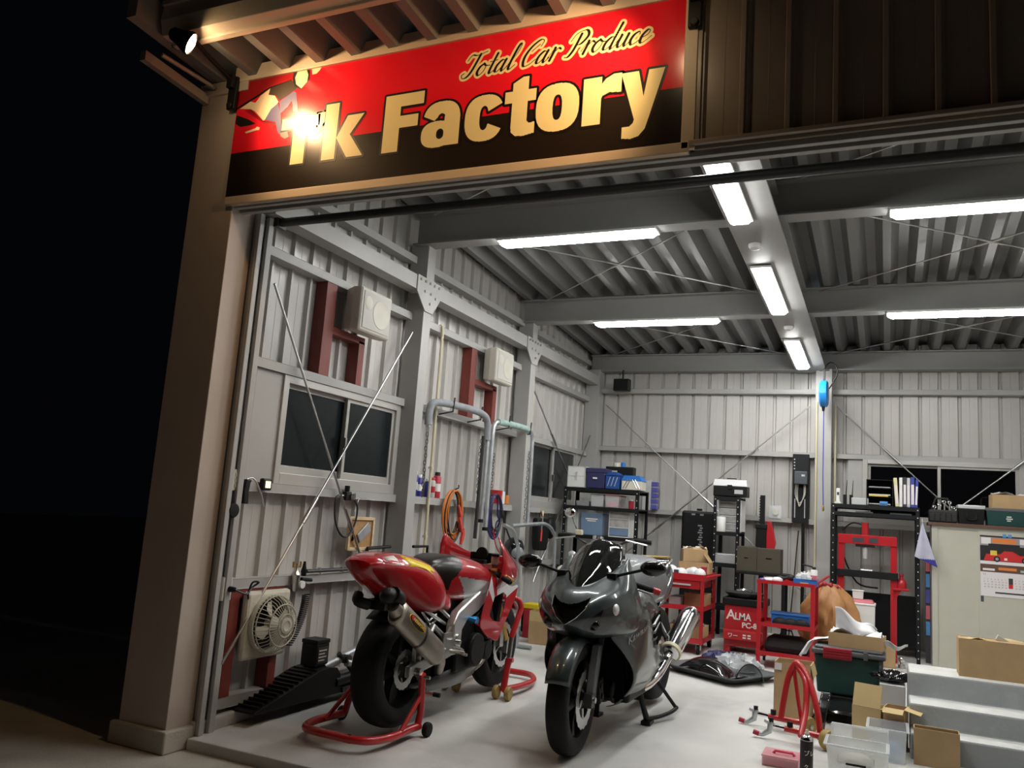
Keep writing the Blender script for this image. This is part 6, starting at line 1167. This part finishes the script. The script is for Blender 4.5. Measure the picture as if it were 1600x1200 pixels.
b = MB(); b.box(-.285,.285,-.13,-.03,.78,.85); b.build('bed','board_black',SP,bevel=.004); b = MB(); b.cyl((-.02,-.08,1.205),(-.02,-.08,1.33),.035,seg=18); b.build('jack_cylinder','tool_red',SP,smooth=40); b = MB(); b.cyl((-.02,-.08,1.11),(-.02,-.08,.97),.028,.022,14); b.build('ram','alu_case',SP,smooth=40); b = MB(); b.box(-.11,.07,-.12,-.04,1.085,1.11); b.build('ram_plate','board_black',SP); b = MB(); b.cyl((-.06,-.10,.85),(.05,-.10,.85),.022,seg=10).cyl((-.12,-.09,.865),(-.12,-.06,.865),.03,seg=12); b.build('arbor_block','steel',SP,smooth=40); b = MB(); b.tube(spline([(-.02,-.08,1.30),(-.14,-.06,1.32),(-.24,.0,1.24)],5),.008,6).tube(spline([(-.24,.02,1.0),(-.1,.04,.72),(.1,.04,.68)],5),.010,6); b.build('hydraulic_hose','hose_black',SP,smooth=50)
t = thing('bottle_jack','small red bottle jack on a bracket of the shop press','jack',(.125,9.33,.80)); b = MB(); b.box(-.075,.07,-.05,.05,0,.02); b.build('base','tool_red',t,bevel=.004); b = MB(); b.lathe([(.045,.02),(.05,.06),(.04,.10),(.02,.115)],seg=18); b.build('body','tool_red',t,smooth=40); b = MB(); b.lathe([(.018,.11),(.018,.14),(.024,.145),(.024,.165)],seg=14); b.build('saddle','rubber_red',t,smooth=40); b = MB(); b.prism([(-.075,0),(.0,0),(-.075,-.12)],1,-.03,.03); b.build('bracket','tool_red',t)
t = boxy('lid_bin','white tub with a red lid standing behind the tan bag',(-.235,9.03,fz(9.03)),.25,.22,.54,'white_plastic','white_plastic',.02,'tub'); b = MB(); b.loft([[(-.12,-.10,.56),(.12,-.10,.56),(.12,.10,.56),(-.12,.10,.56)],[(-.10,-.08,.59),(.10,-.08,.59),(.10,.08,.59),(-.10,.08,.59)]]); b.build('red_top','tint_pink',t,bevel=.008)
boxy('small_tub','small white tub on top of the red-lidded tub',(-.265,9.03,fz(9.03)+.592),.10,.10,.075,'white_plastic','white_plastic',.008,'tub')
t = thing('towel','pale blue towel with a dark blue hem hung on the black rack','towel',(.33,9.21,1.49)); b = MB(); b.grid(lambda u,v: (-.02+(.20*v)*(u-.25)-.02*v, -.02-.012*math.sin(7*u)*v, -.0-.36*v+.09*v*(u-.2)*-1), 40, 40); paint(b,lambda c: 1 if (c.z < -.36+.0) else 0); b.build('cloth',['towel','towel_blue'],t,smooth=80,solid=.005); b = MB(); b.tube([(-.02,.03,.02),(-.02,-.02,.025),(-.02,-.02,.0)],.006,6); b.build('clip','alu_case',t)
boxy('small_carton','small printed carton on the floor beside the shop press',(.01,8.92,fz(8.92)),.12,.12,.20,'cardboard'); t = thing('trailer_ball','chrome hitch ball beside the small carton','hitch ball',(.12,8.95,fz(8.95))); b = MB(); b.ell((0,0,.075),(.028,.028,.028)); b.build('ball','chrome',t,smooth=80); b = MB(); b.lathe([(.03,0),(.03,.03),(.014,.035),(.014,.06)],seg=14); b.build('shank','steel',t,smooth=40)
t = thing('poster_strip','narrow strip of blue and pink leaflets beside the locker','leaflets',(.365,9.45,fz(9.45)+.25))
for k in range(6): b = MB(); b.box(-.018,.018,-.004,.004,.02+k*.155,.15+k*.155); b.build('leaflet',('paper_blue','tint_pink','purple_blue')[k%3],t)
b = MB(); b.box(-.022,.022,.004,.012,-.245,.98); b.build('backing','ink_dark',t)
# ---------------------------------------------------------------- locker with calendar
LK = thing('steel_locker','low cream steel locker with sliding doors and a brown top','locker',(.395,9.27,fz(9.27))); h = 1.465-fz(9.27); W = 1.45
b = MB(); b.box(0,W,.02,.42,.04,h); b.build('body','locker_cream',LK,bevel=.004); b = MB(); b.box(0,.05,0,.03,.0,h).box(.05,W,0,.03,0,.05).box(.05,W,0,.03,h-.03,h); b.build('door_frame','locker_cream',LK,bevel=.003)
b = MB(); b.box(.05,.46,.008,.02,.05,h-.03); b.build('sliding_door','locker_cream',LK,bevel=.002); b = MB(); b.box(.40,W-.02,-.006,.008,.05,h-.03); dd_ = b.build('sliding_door','locker_cream',LK,bevel=.003); b = MB(); b.box(.415,.44,-.008,-.006,.66,.73); b.build('finger_pull','inverter_grey',dd_)
b = MB(); b.box(-.03,W+.02,-.03,.44,h,h+.03); b.build('worktop','wood_brown',LK,bevel=.003)
CA = thing('wall_calendar','wall calendar with a red race car picture taped to the locker','calendar',(.81,9.262,.83)); cw,chh = .62,.57
b = MB(); b.box(0,cw,-.002,0,0,.225); b.build('date_sheet','paper',CA); b = MB(); b.box(0,cw,-.002,0,.225,chh); b.build('picture_sheet','ink_grey',CA)
def cr(x0,x1,z0,z1,m,name='print_block',d_=.0006): b = MB(); b.box(x0,x1,-.002-d_,-.002,z0,z1); return b.build(name,m,CA)
cr(0,cw,chh-.015,chh,'ink_black'); cr(.10,.30,.50,.545,'ink_orange'); cr(.01,.09,.49,.55,'paper'); cr(.33,.45,.50,.55,'paper'); cr(.07,.33,.475,.495,'ink_black'); cr(.0,.62,.33,.475,'ink_black'); cr(.0,.62,.30,.33,'paper',d_=.0004); cr(.0,.62,.23,.30,'wood_brown'); cr(.02,.12,.24,.26,'paper',d_=.0008); cr(.15,.30,.25,.275,'ink_orange',d_=.0008); cr(.33,.50,.24,.262,'pale_teal',d_=.0008)
b = MB(); b.prism([(.03,.335),(.60,.335),(.60,.375),(.45,.405),(.33,.395),(.27,.43),(.20,.43),(.17,.40),(.05,.395)],1,-.0036,-.0026); b.build('car_picture','ink_red',CA)
for x in (.14,.37): b = MB(); b.lathe([(.028,0),(.028,.0006)],(x,-.0037,.352),(0,-1,0),20); b.build('wheel_picture','ink_black',CA); b = MB(); b.lathe([(.014,0),(.014,.0006)],(x,-.0044,.352),(0,-1,0),16); b.build('hub_picture','ink_grey',CA)
cr(.085,.14,.385,.43,'ink_yellow',d_=.002); cr(.20,.225,.345,.365,'paper',d_=.002)
for i in range(4):
    for j in range(7): text_on(str(1+i*7+j),.0165,(.028+j*.029,-.0024,.155-i*.024),(1,0,0),(0,0,1),'date_number','ink_red' if j == 6 else 'ink_dark',CA,ext=.0003)
    for j in range(6): text_on(str(2+i*6+j),.0165,(.285+j*.029,-.0024,.155-i*.024),(1,0,0),(0,0,1),'date_number','ink_red' if j == 0 else 'ink_dark',CA,ext=.0003)
text_on('11',.026,(.022,-.0024,.195),(1,0,0),(0,0,1),'month_number','ink_dark',CA,ext=.0003); cr(.232,.268,.085,.125,'ink_red','photo_print'); cr(.232,.268,.125,.18,'ink_dark','photo_print'); cr(.12,.42,.03,.045,'ink_dark','footer_print')
for x in (.19,.235): b = MB(); b.box(x,x+.03,-.006,0,chh-.01,chh+.02); b.build('tape_clip','paper_blue',CA)
LT = 1.496
t = thing('tool_tote','black fabric tool tote full of spanners on the locker','tool bag',(.50,9.40,LT)); b = MB(); b.loft([[(x*s,y*s,z) for x,y in ((-.125,-.09),(.125,-.09),(.125,.09),(-.125,.09))] for z,s in ((0,1),(.10,1.03),(.125,1))]); b.build('tote','ink_black',t,bevel=.012)
for k in range(5): b = MB(); x = -.10+k*.05; b.box(x-.02,x+.02,-.100,-.090,.01,.09); b.build('pocket','ink_black',t,bevel=.004)
for k,(x,h_) in enumerate(((-.075,.15),(-.03,.17),(.012,.205),(.058,.20),(.09,.15))):
    b = MB(); b.tube([(x,-.07,.06),(x,-.068,h_-.02)],.007,6); b.tube([(x+.013*math.cos(a),-.067,h_+.013*math.sin(a)) for a in [2*PI*i/12 for i in range(12)]],.006,6,closed=True); b.build('spanner','chrome',t,smooth=50)
b = MB(); b.tube([(-.10,0,.12),(-.06,0,.24),(.04,0,.24),(.10,0,.12)],.012,8); b.build('handle','ink_black',t,smooth=50)
t = boxy('lidded_crate','black crate with a white lid on the locker',(.745,9.42,LT),.225,.26,.15,'black_plastic','alu_case',.035,'crate'); b = MB(); b.tube(spline([(-.04,-.135,.10),(-.035,-.14,.05),(.035,-.14,.05),(.04,-.135,.10)],5),.006,6); b.build('handle','black_plastic',t,smooth=50)
t = boxy('storage_crate','dark green crate with a black cover on the locker',(1.10,9.42,LT),.46,.28,.14,'crate_green','lid_grey',.03,'crate'); b = MB(); b.box(-.06,-.02,-.1385,-.135,.085,.095).box(-.065,-.01,-.1375,-.134,.066,.076).box(-.058,-.025,-.1365,-.133,.048,.057); b.build('print_bars','sign_ink',t)
carton('carton','open carton of white parts on top of the green crate',(1.14,9.42,LT+.171),.03,.44,.26,.13,(('l',190,.10),),fill='white_bag')
# ================================================================ floor clutter by the steps
# tray of fairing parts
t = thing('drip_tray','shallow dark grey plastic tray lying on the open floor','tray',(-1.275,7.35,fz(7.35)),-.50); t.rotation_euler = (.0,.0,-.50)
def rr(x,y,r=.06,n=4): return [(sx_*(x-r)+r*math.cos(a)*1, sy*(y-r)+r*math.sin(a)) for sx_,sy,a0 in ((1,1,0),(-1,1,90),(-1,-1,180),(1,-1,270)) for a in [math.radians(a0+90*i/n) for i in range(n+1)]]
b = MB(); R = [[(x,y,z) for x,y in rr(a,c)] for a,c,z in ((.30,.25,.0),(.37,.315,.055),(.385,.33,.06),(.385,.33,.052),(.36,.305,.048),(.30,.25,.008))]; b.loft(R); b.build('tray','lid_grey',t,smooth=40)
T0 = fz(7.35)+.012
t = thing('fender_panel','black moulded fairing panel lying in the grey tray','fairing part',(-1.33,7.32,T0),-.35); b = MB(); b.grid(lambda u,v: (-.27+.54*u, -.14+.28*v-.05*u, .012+.13*math.sin(PI*min(1,u*1.15))**.7*(.35+.65*math.sin(PI*v)**.6)*(1-.35*u)), 16, 10); b.build('shell','black_gloss',t,smooth=80,solid=.005); b = MB(); b.tube([(.10+.13*math.cos(a),-.16+.02*math.cos(a),.015+.10*math.sin(a)) for a in [PI*i/10 for i in range(11)]],.006,6); b.build('arch_lip','black_plastic',t,smooth=60)
t = thing('loose_seat_cowl','dark seat cowl at the end of the grey tray','fairing part',(-1.03,7.20,T0),.2); b = MB(); b.grid(lambda u,v: (-.10+.22*u, -.10+.2*v, .01+.14*math.sin(PI*u)**.6*(1-v*.6)), 10, 8); b.build('shell','black_gloss',t,smooth=80,solid=.006)
def wad(name, label, cat, m, c, rx, ry, rzz, seed, n=(44,26), par=None):
    r = random.Random(seed); P = [r.uniform(0,6.28) for _ in range(6)]; t = thing(name,label,cat,c); b = MB()
    b.loft([[(rx*math.sin(f)*(1+.16*math.sin(4*a+P[0]+3*f)+.10*math.sin(9*a+P[1]-7*f)+.07*math.sin(17*a+11*f))*math.cos(a), ry*math.sin(f)*(1+.16*math.sin(5*a+P[2]+2*f)+.1*math.sin(8*a+P[3]))*math.sin(a), rzz*(.5-.5*math.cos(f))*(1+.25*math.sin(3*a+P[4])*math.sin(f)+.13*math.sin(9*a+P[5]+9*f)+.08*math.sin(16*a-13*f))) for a in [2*PI*k/n[0] for k in range(n[0])]] for f in [.05+(PI-.1)*i/n[1] for i in range(n[1]+1)]])
    b.build('film',m,t,smooth=35); return t
wad('plastic_wrap','crumpled clear plastic wrap behind the black fairing panel','plastic wrap','film',(-1.15,7.55,T0+.003),.17,.10,.13,3); wad('plastic_wrap','dark blue plastic bag lying behind the grey tray','plastic bag','box_navy',(-1.36,7.93,fz(7.93)),.17,.10,.09,8)
# tall carton and upright front stand
carton('carton','tall narrow carton standing open behind the red fork stand',(-.585,6.235,fz(6.2)),-.02,.235,.22,.37,(('b',80,.10),('r',75,.08),('f',178,.0)),group=None)
b = MB(); b.box(-.70,-.655,6.121,6.1225,.37,.415); tag(b.build('carton_label','paper'),'white shipping label on the tall narrow carton','label')
ST = thing('fork_stand','red tubular fork-lift stand tipped up on brown castors','bike stand',(-.50,5.75,fz(5.75)))
b = MB(); b.tube(spline([(-.115,.0,.09),(-.085,.02,.30),(-.055,.03,.40),(-.02,.02,.435),(.05,-.05,.36),(.11,-.14,.20),(.135,-.18,.04)],6),.019,10); b.build('loop_bar','stand_red',ST,smooth=60)
b = MB(); b.tube([(-.045,.03,.41),(-.015,.0,.22),(.02,-.05,.07)],.013,8); b.build('brace_bar','stand_red',ST,smooth=50); b = MB(); b.tube(spline([(-.02,.02,.42),(.035,-.06,.34),(.045,-.14,.20),(.03,-.27,.06)],5),.019,10); b.build('brace_bar','stand_red',ST,smooth=50)
for k,(x,y) in enumerate(((0,0),(.13,-.28))):
    b = MB(); b.tube([(x+.0,y+.06,.07),(x-.20,y+.08,.075)],.018,10); b.build('fork_arm','stand_red',ST,smooth=40); b = MB(); b.tube([(x-.19,y+.08,.075),(x-.27,y+.085,.08)],.012,8); b.build('slider','chrome',ST,smooth=40)
    b = MB(); b.cyl((x-.17,y+.08,.09),(x-.17,y+.08,.12),.018,seg=10); b.build('lock_knob','black_plastic',ST,smooth=40)
    b = MB(); b.tube([(x-.27+.0,y+.085,.10),(x-.285,y+.085,.08),(x-.29,y+.085,.045),(x-.33,y+.085,.02),(x-.36,y+.085,.018)],[.016,.018,.017,.014,.011],8); b.tube([(x-.28,y+.085,.09),(x-.32,y+.085,.105)],.012,8); b.build('hook_bracket','galv',ST,smooth=50)
    b = MB(); b.tube([(x-.35,y+.085,.02),(x-.385,y+.085,.028)],.015,8); b.build('hook_tip','rubber_red',ST,smooth=40); b = MB(); b.cyl((x-.28,y+.085,.10),(x-.28,y+.085,.125),.014,seg=8); b.build('lock_knob','black_plastic',ST)
    b = MB(); b.lathe([(.012,-.022),(.052,-.022),(.058,-.012),(.058,.012),(.052,.022),(.012,.022)],(x+.045,y+.055,.058),(.8,-.6,0),24); cs = b.build('castor','caster_yellow',ST,smooth=40); b = MB(); b.lathe([(.002,.0),(.016,.0),(.014,.010),(.002,.011)],Vector((x+.045,y+.055,.058))+Vector((.8,-.6,0))*.022,(.8,-.6,0),12); b.build('hub','steel',cs,smooth=40)
# green tote and cargo on it
GT = thing('storage_tote','dark green storage tote with a grey lid and red latch','tote',(-.255,6.72,fz(6.7)+.125)); b = MB(); b.loft([[(-.205,-.14,0),(.205,-.14,0),(.205,.14,0),(-.205,.14,0)],[(-.225,-.16,.27),(.225,-.16,.27),(.225,.16,.27),(-.225,.16,.27)]]); b.build('body','crate_green',GT,bevel=.012)
b = MB(); b.box(-.245,.245,-.18,.18,.27,.305).box(-.225,.225,-.16,.16,.305,.325); b.build('lid','lid_grey',GT,bevel=.012)
for x in (-.07,): b = MB(); b.box(x-.095,x+.095,-.192,-.176,.245,.322); la = b.build('latch','rubber_red',GT,bevel=.006)
for k in range(3): b = MB(); b.box(-.16,.02,-.1955,-.191,.262+k*.018,.268+k*.018); b.build('latch_rib','rubber_red',la)
b = MB(); b.box(.10,.13,-.190,-.176,.26,.315); b.build('lid_hook','lid_grey',GT,bevel=.003); b = MB(); b.box(.200,.228,-.165,-.13,.01,.27); b.build('corner_post','lid_grey',GT,bevel=.006)
GZ = fz(6.7)+.125+.326
carton('carton','long shallow carton of white packing on the green tote',(-.20,6.70,GZ),-.12,.36,.20,.095,(('l',150,.05),),fill='white_bag')
t = thing('packing_film','crumpled white foam bag sticking out of the long carton','plastic bag',(-.25,6.76,GZ+.07)); b = MB(); b.grid(lambda u,v: (-.10+.28*u, -.03+.05*math.sin(5*u+4*v), .19*v*(1-.75*u)+.02*math.sin(9*u)+.01), 14, 8); b.build('film','white_bag',t,smooth=60,solid=.003)
t = thing('packing_film','white plastic sheet hanging over the end of the green tote','plastic bag',(-.46,6.76,GZ)); b = MB(); b.grid(lambda u,v: (.10-.22*u-.02*math.sin(6*v)*u, -.10+.24*v, .012+.02*math.sin(5*v+3*u)*(1-u)+.03*(1-u)-.02*u-.12*max(0,u-.72)*3), 12, 10); b.build('film','white_bag',t,smooth=60,solid=.003)
t = thing('packing_film','white plastic sheet poking out past the steps side of the tote','plastic bag',(.0,6.72,GZ)); b = MB(); b.grid(lambda u,v: (-.03+.16*u, -.05+.12*v, .035+.03*math.sin(3*v+2)*(1-u*.6)+.015*math.sin(8*u)), 10, 8); b.build('film','white_bag',t,smooth=60,solid=.003)
# black fairing under the tote
t = thing('fairing_shell','black belly fairing shell lying under the green tote','fairing part',(-.22,6.60,fz(6.6))); b = MB(); b.grid(lambda u,v: (-.25+.41*u, -.38+.50*v, .008+.105*math.sin(PI*min(1,max(0,u)))**.5*(.55+.45*math.sin(PI*min(1,v*1.1)))), 18, 14); b.build('shell','black_gloss',t,smooth=80,solid=.006); b = MB(); b.box(-.16,.16,-.02,.26,.0,.118); b.build('inner_box','black_plastic',t,bevel=.01)
t = thing('wheel_arch','curved black mudguard standing against the tall carton','fairing part',(-.40,6.05,fz(6.05))); b = MB(); b.grid(lambda u,v: (-.03+.06*v+.14*math.sin(PI*u)*.2, -.05+.30*u, .008+.20*math.sin(PI*u)**.8), 14, 6); b.build('shell','black_gloss',t,smooth=80,solid=.006)
wad('black_bag','crumpled black plastic bag beside the steps','plastic bag','black_gloss',(.03,6.50,fz(6.5)+.275),.12,.07,.07,11); boxy('white_bin','pale plastic bin beside the landing',(.03,6.50,fz(6.5)),.16,.22,.272,'alu_case',None,0,'bin')
# open flap cartons
carton('carton','open yellow-lined carton with its near flap folded down beside the clear bins',(-.10,5.93,fz(5.93)),-.25,.17,.17,.215,(('f',250,.14),('b',60,.08),('r',20,.08)),m='cardboard_in')
carton('carton','small open carton with yellow flaps between the bins and the steps',(.045,5.86,fz(5.86)),-.15,.12,.15,.24,(('f',20,.06),('r',12,.09)),m='cardboard')
carton('carton','flat brown carton leaning against the lowest step',(.255,5.60,fz(5.60)),-.02,.235,.10,.20,(('b',60,.06),))
# clear bins
def bin_(label, loc, w_,d_,h, rz, m='clear_plastic'):
    t = thing('clear_bin',label,'bin',loc,rz,None); b = MB(); x,y,k,th = w_/2,d_/2,.9,.004
    for s in (1,): b.loft([[(px*k,py*k,0) for px,py in ((-x,-y),(x,-y),(x,y),(-x,y))],[(px,py,h) for px,py in ((-x,-y),(x,-y),(x,y),(-x,y))]],0,False)
    b.add([(-x*k,-y*k,0),(x*k,-y*k,0),(x*k,y*k,0),(-x*k,y*k,0)],[(0,1,2,3)]); b.build('body',m,t,solid=.004); b = MB()
    b.box(-x-.014,x+.014,-y-.014,-y,h-.008,h).box(-x-.014,x+.014,y,y+.014,h-.008,h).box(-x-.014,-x,-y,y,h-.008,h).box(x,x+.014,-y,y,h-.008,h); b.build('rim','clear_plastic',t,bevel=.002); return t
mat('frosted', (.98,1,.99), .35, alpha=.45)
t = bin_('clear bin with a blue cloth inside next to the small open carton',(.0,5.62,fz(5.62)),.20,.26,.18,0); b = MB(); b.ell((.02,-.05,.055),(.06,.05,.05)); b.build('blue_cloth','clear_blue',t,smooth=80)
t = bin_('frosted bin with a wire handle in front of the other bins',(-.155,5.20,fz(5.20)),.30,.22,.145,0,'frosted'); b = MB(); b.tube([(-.09,-.118,.10),(-.09,-.122,.06),(.09,-.122,.06),(.09,-.118,.10)],.003,6); b.build('wire_handle','steel',t); b = MB(); b.tube([(-.05,-.122,.058),(.05,-.122,.058)],.006,8); b.build('handle_grip','black_plastic',t,smooth=40); b = MB(); b.ell((0,0,.05),(.09,.06,.045)); b.build('contents','off_white',t,smooth=80)
t = thing('bin_lid','frosted bin lid standing upright behind the frosted bin','lid',(-.14,5.36,fz(5.36))); b = MB(); b.X = Matrix.Rotation(-.22,4,'X'); b.box(-.155,.145,-.004,.004,0,.20).box(-.155,.145,-.016,-.004,.19,.20).box(-.155,-.147,-.016,-.004,0,.19).box(.137,.145,-.016,-.004,0,.19); b.X = None; b.build('lid','frosted',t,bevel=.003); b = MB(); b.X = Matrix.Rotation(-.22,4,'X'); b.tube([(-.08,-.008,.12),(-.08,-.010,.07),(.09,-.010,.07),(.09,-.008,.12)],.003,6); b.X = None; b.build('wire_handle','steel',t)
# spray can, pink case
CN = thing('spray_can','black aerosol can with white lettering standing in front of the bins','can',(-.392,4.92,fz(4.92))); b = MB(); b.lathe([(.030,0),(.033,.004),(.033,.185),(.031,.192)],seg=28); b.build('body','ink_black',CN,smooth=40); b = MB(); b.lathe([(.0335,.186),(.0335,.194),(.026,.207),(.016,.213)],seg=28); b.build('shoulder','chrome',CN,smooth=40); b = MB(); b.lathe([(.013,.211),(.013,.222),(.009,.226),(.007,.240)],seg=14); b.build('nozzle','off_white',CN,smooth=40)
def on_can(txt, size, z, a0):
    b = text_mb(txt,size,.0004,0,0)
    for p in b.v: a = a0+p.x/.0335; p.xyz = Vector((.0337*math.sin(a),-.0337*math.cos(a),z+p.y))
    b.build('lettering','sign_ink',CN,fix=False)
on_can('ブレ',.030,.115,-.35); on_can('ク',.024,.050,-.30)
PK = thing('parts_case','pink lidded parts case with clear sides on the floor by the aerosol','case',(-.535,5.08,fz(5.08)),.0); b = MB(); b.box(-.095,.095,-.09,.09,0,.045); b.build('body','pink_clear',PK,bevel=.006); b = MB(); b.box(-.098,.098,-.093,.093,.045,.056); b.build('lid','pink_clear',PK,bevel=.004); b = MB(); b.tube([(-.04,-.02,.056),(-.03,-.03,.072),(.06,-.03,.072),(.07,-.02,.056)],.008,8); b.build('handle','pink_lid',PK,smooth=40)
b = MB(); b.tube([(-.46,5.30,fz(5.3)+.006),(-.40,5.24,fz(5.24)+.006)],.005,6); tag(b.build('loose_bolt','dark_steel',smooth=40),'dark bolt lying on the floor behind the pink case','bolt')
# landing box
t = carton('carton','wide open carton on the landing above the steps',(.64,6.395,.4605),-.0,.44,.20,.235,(('b',95,.10),('f',182,.11)),fill='cardboard_in')
b = MB(); b.X = Matrix.Translation((.05,-.02,.22)) @ Matrix.Rotation(.5,3,'Y').to_4x4(); b.box(-.06,.06,-.02,.02,0,.03); b.X = None; b.build('packing_block','off_white',t)
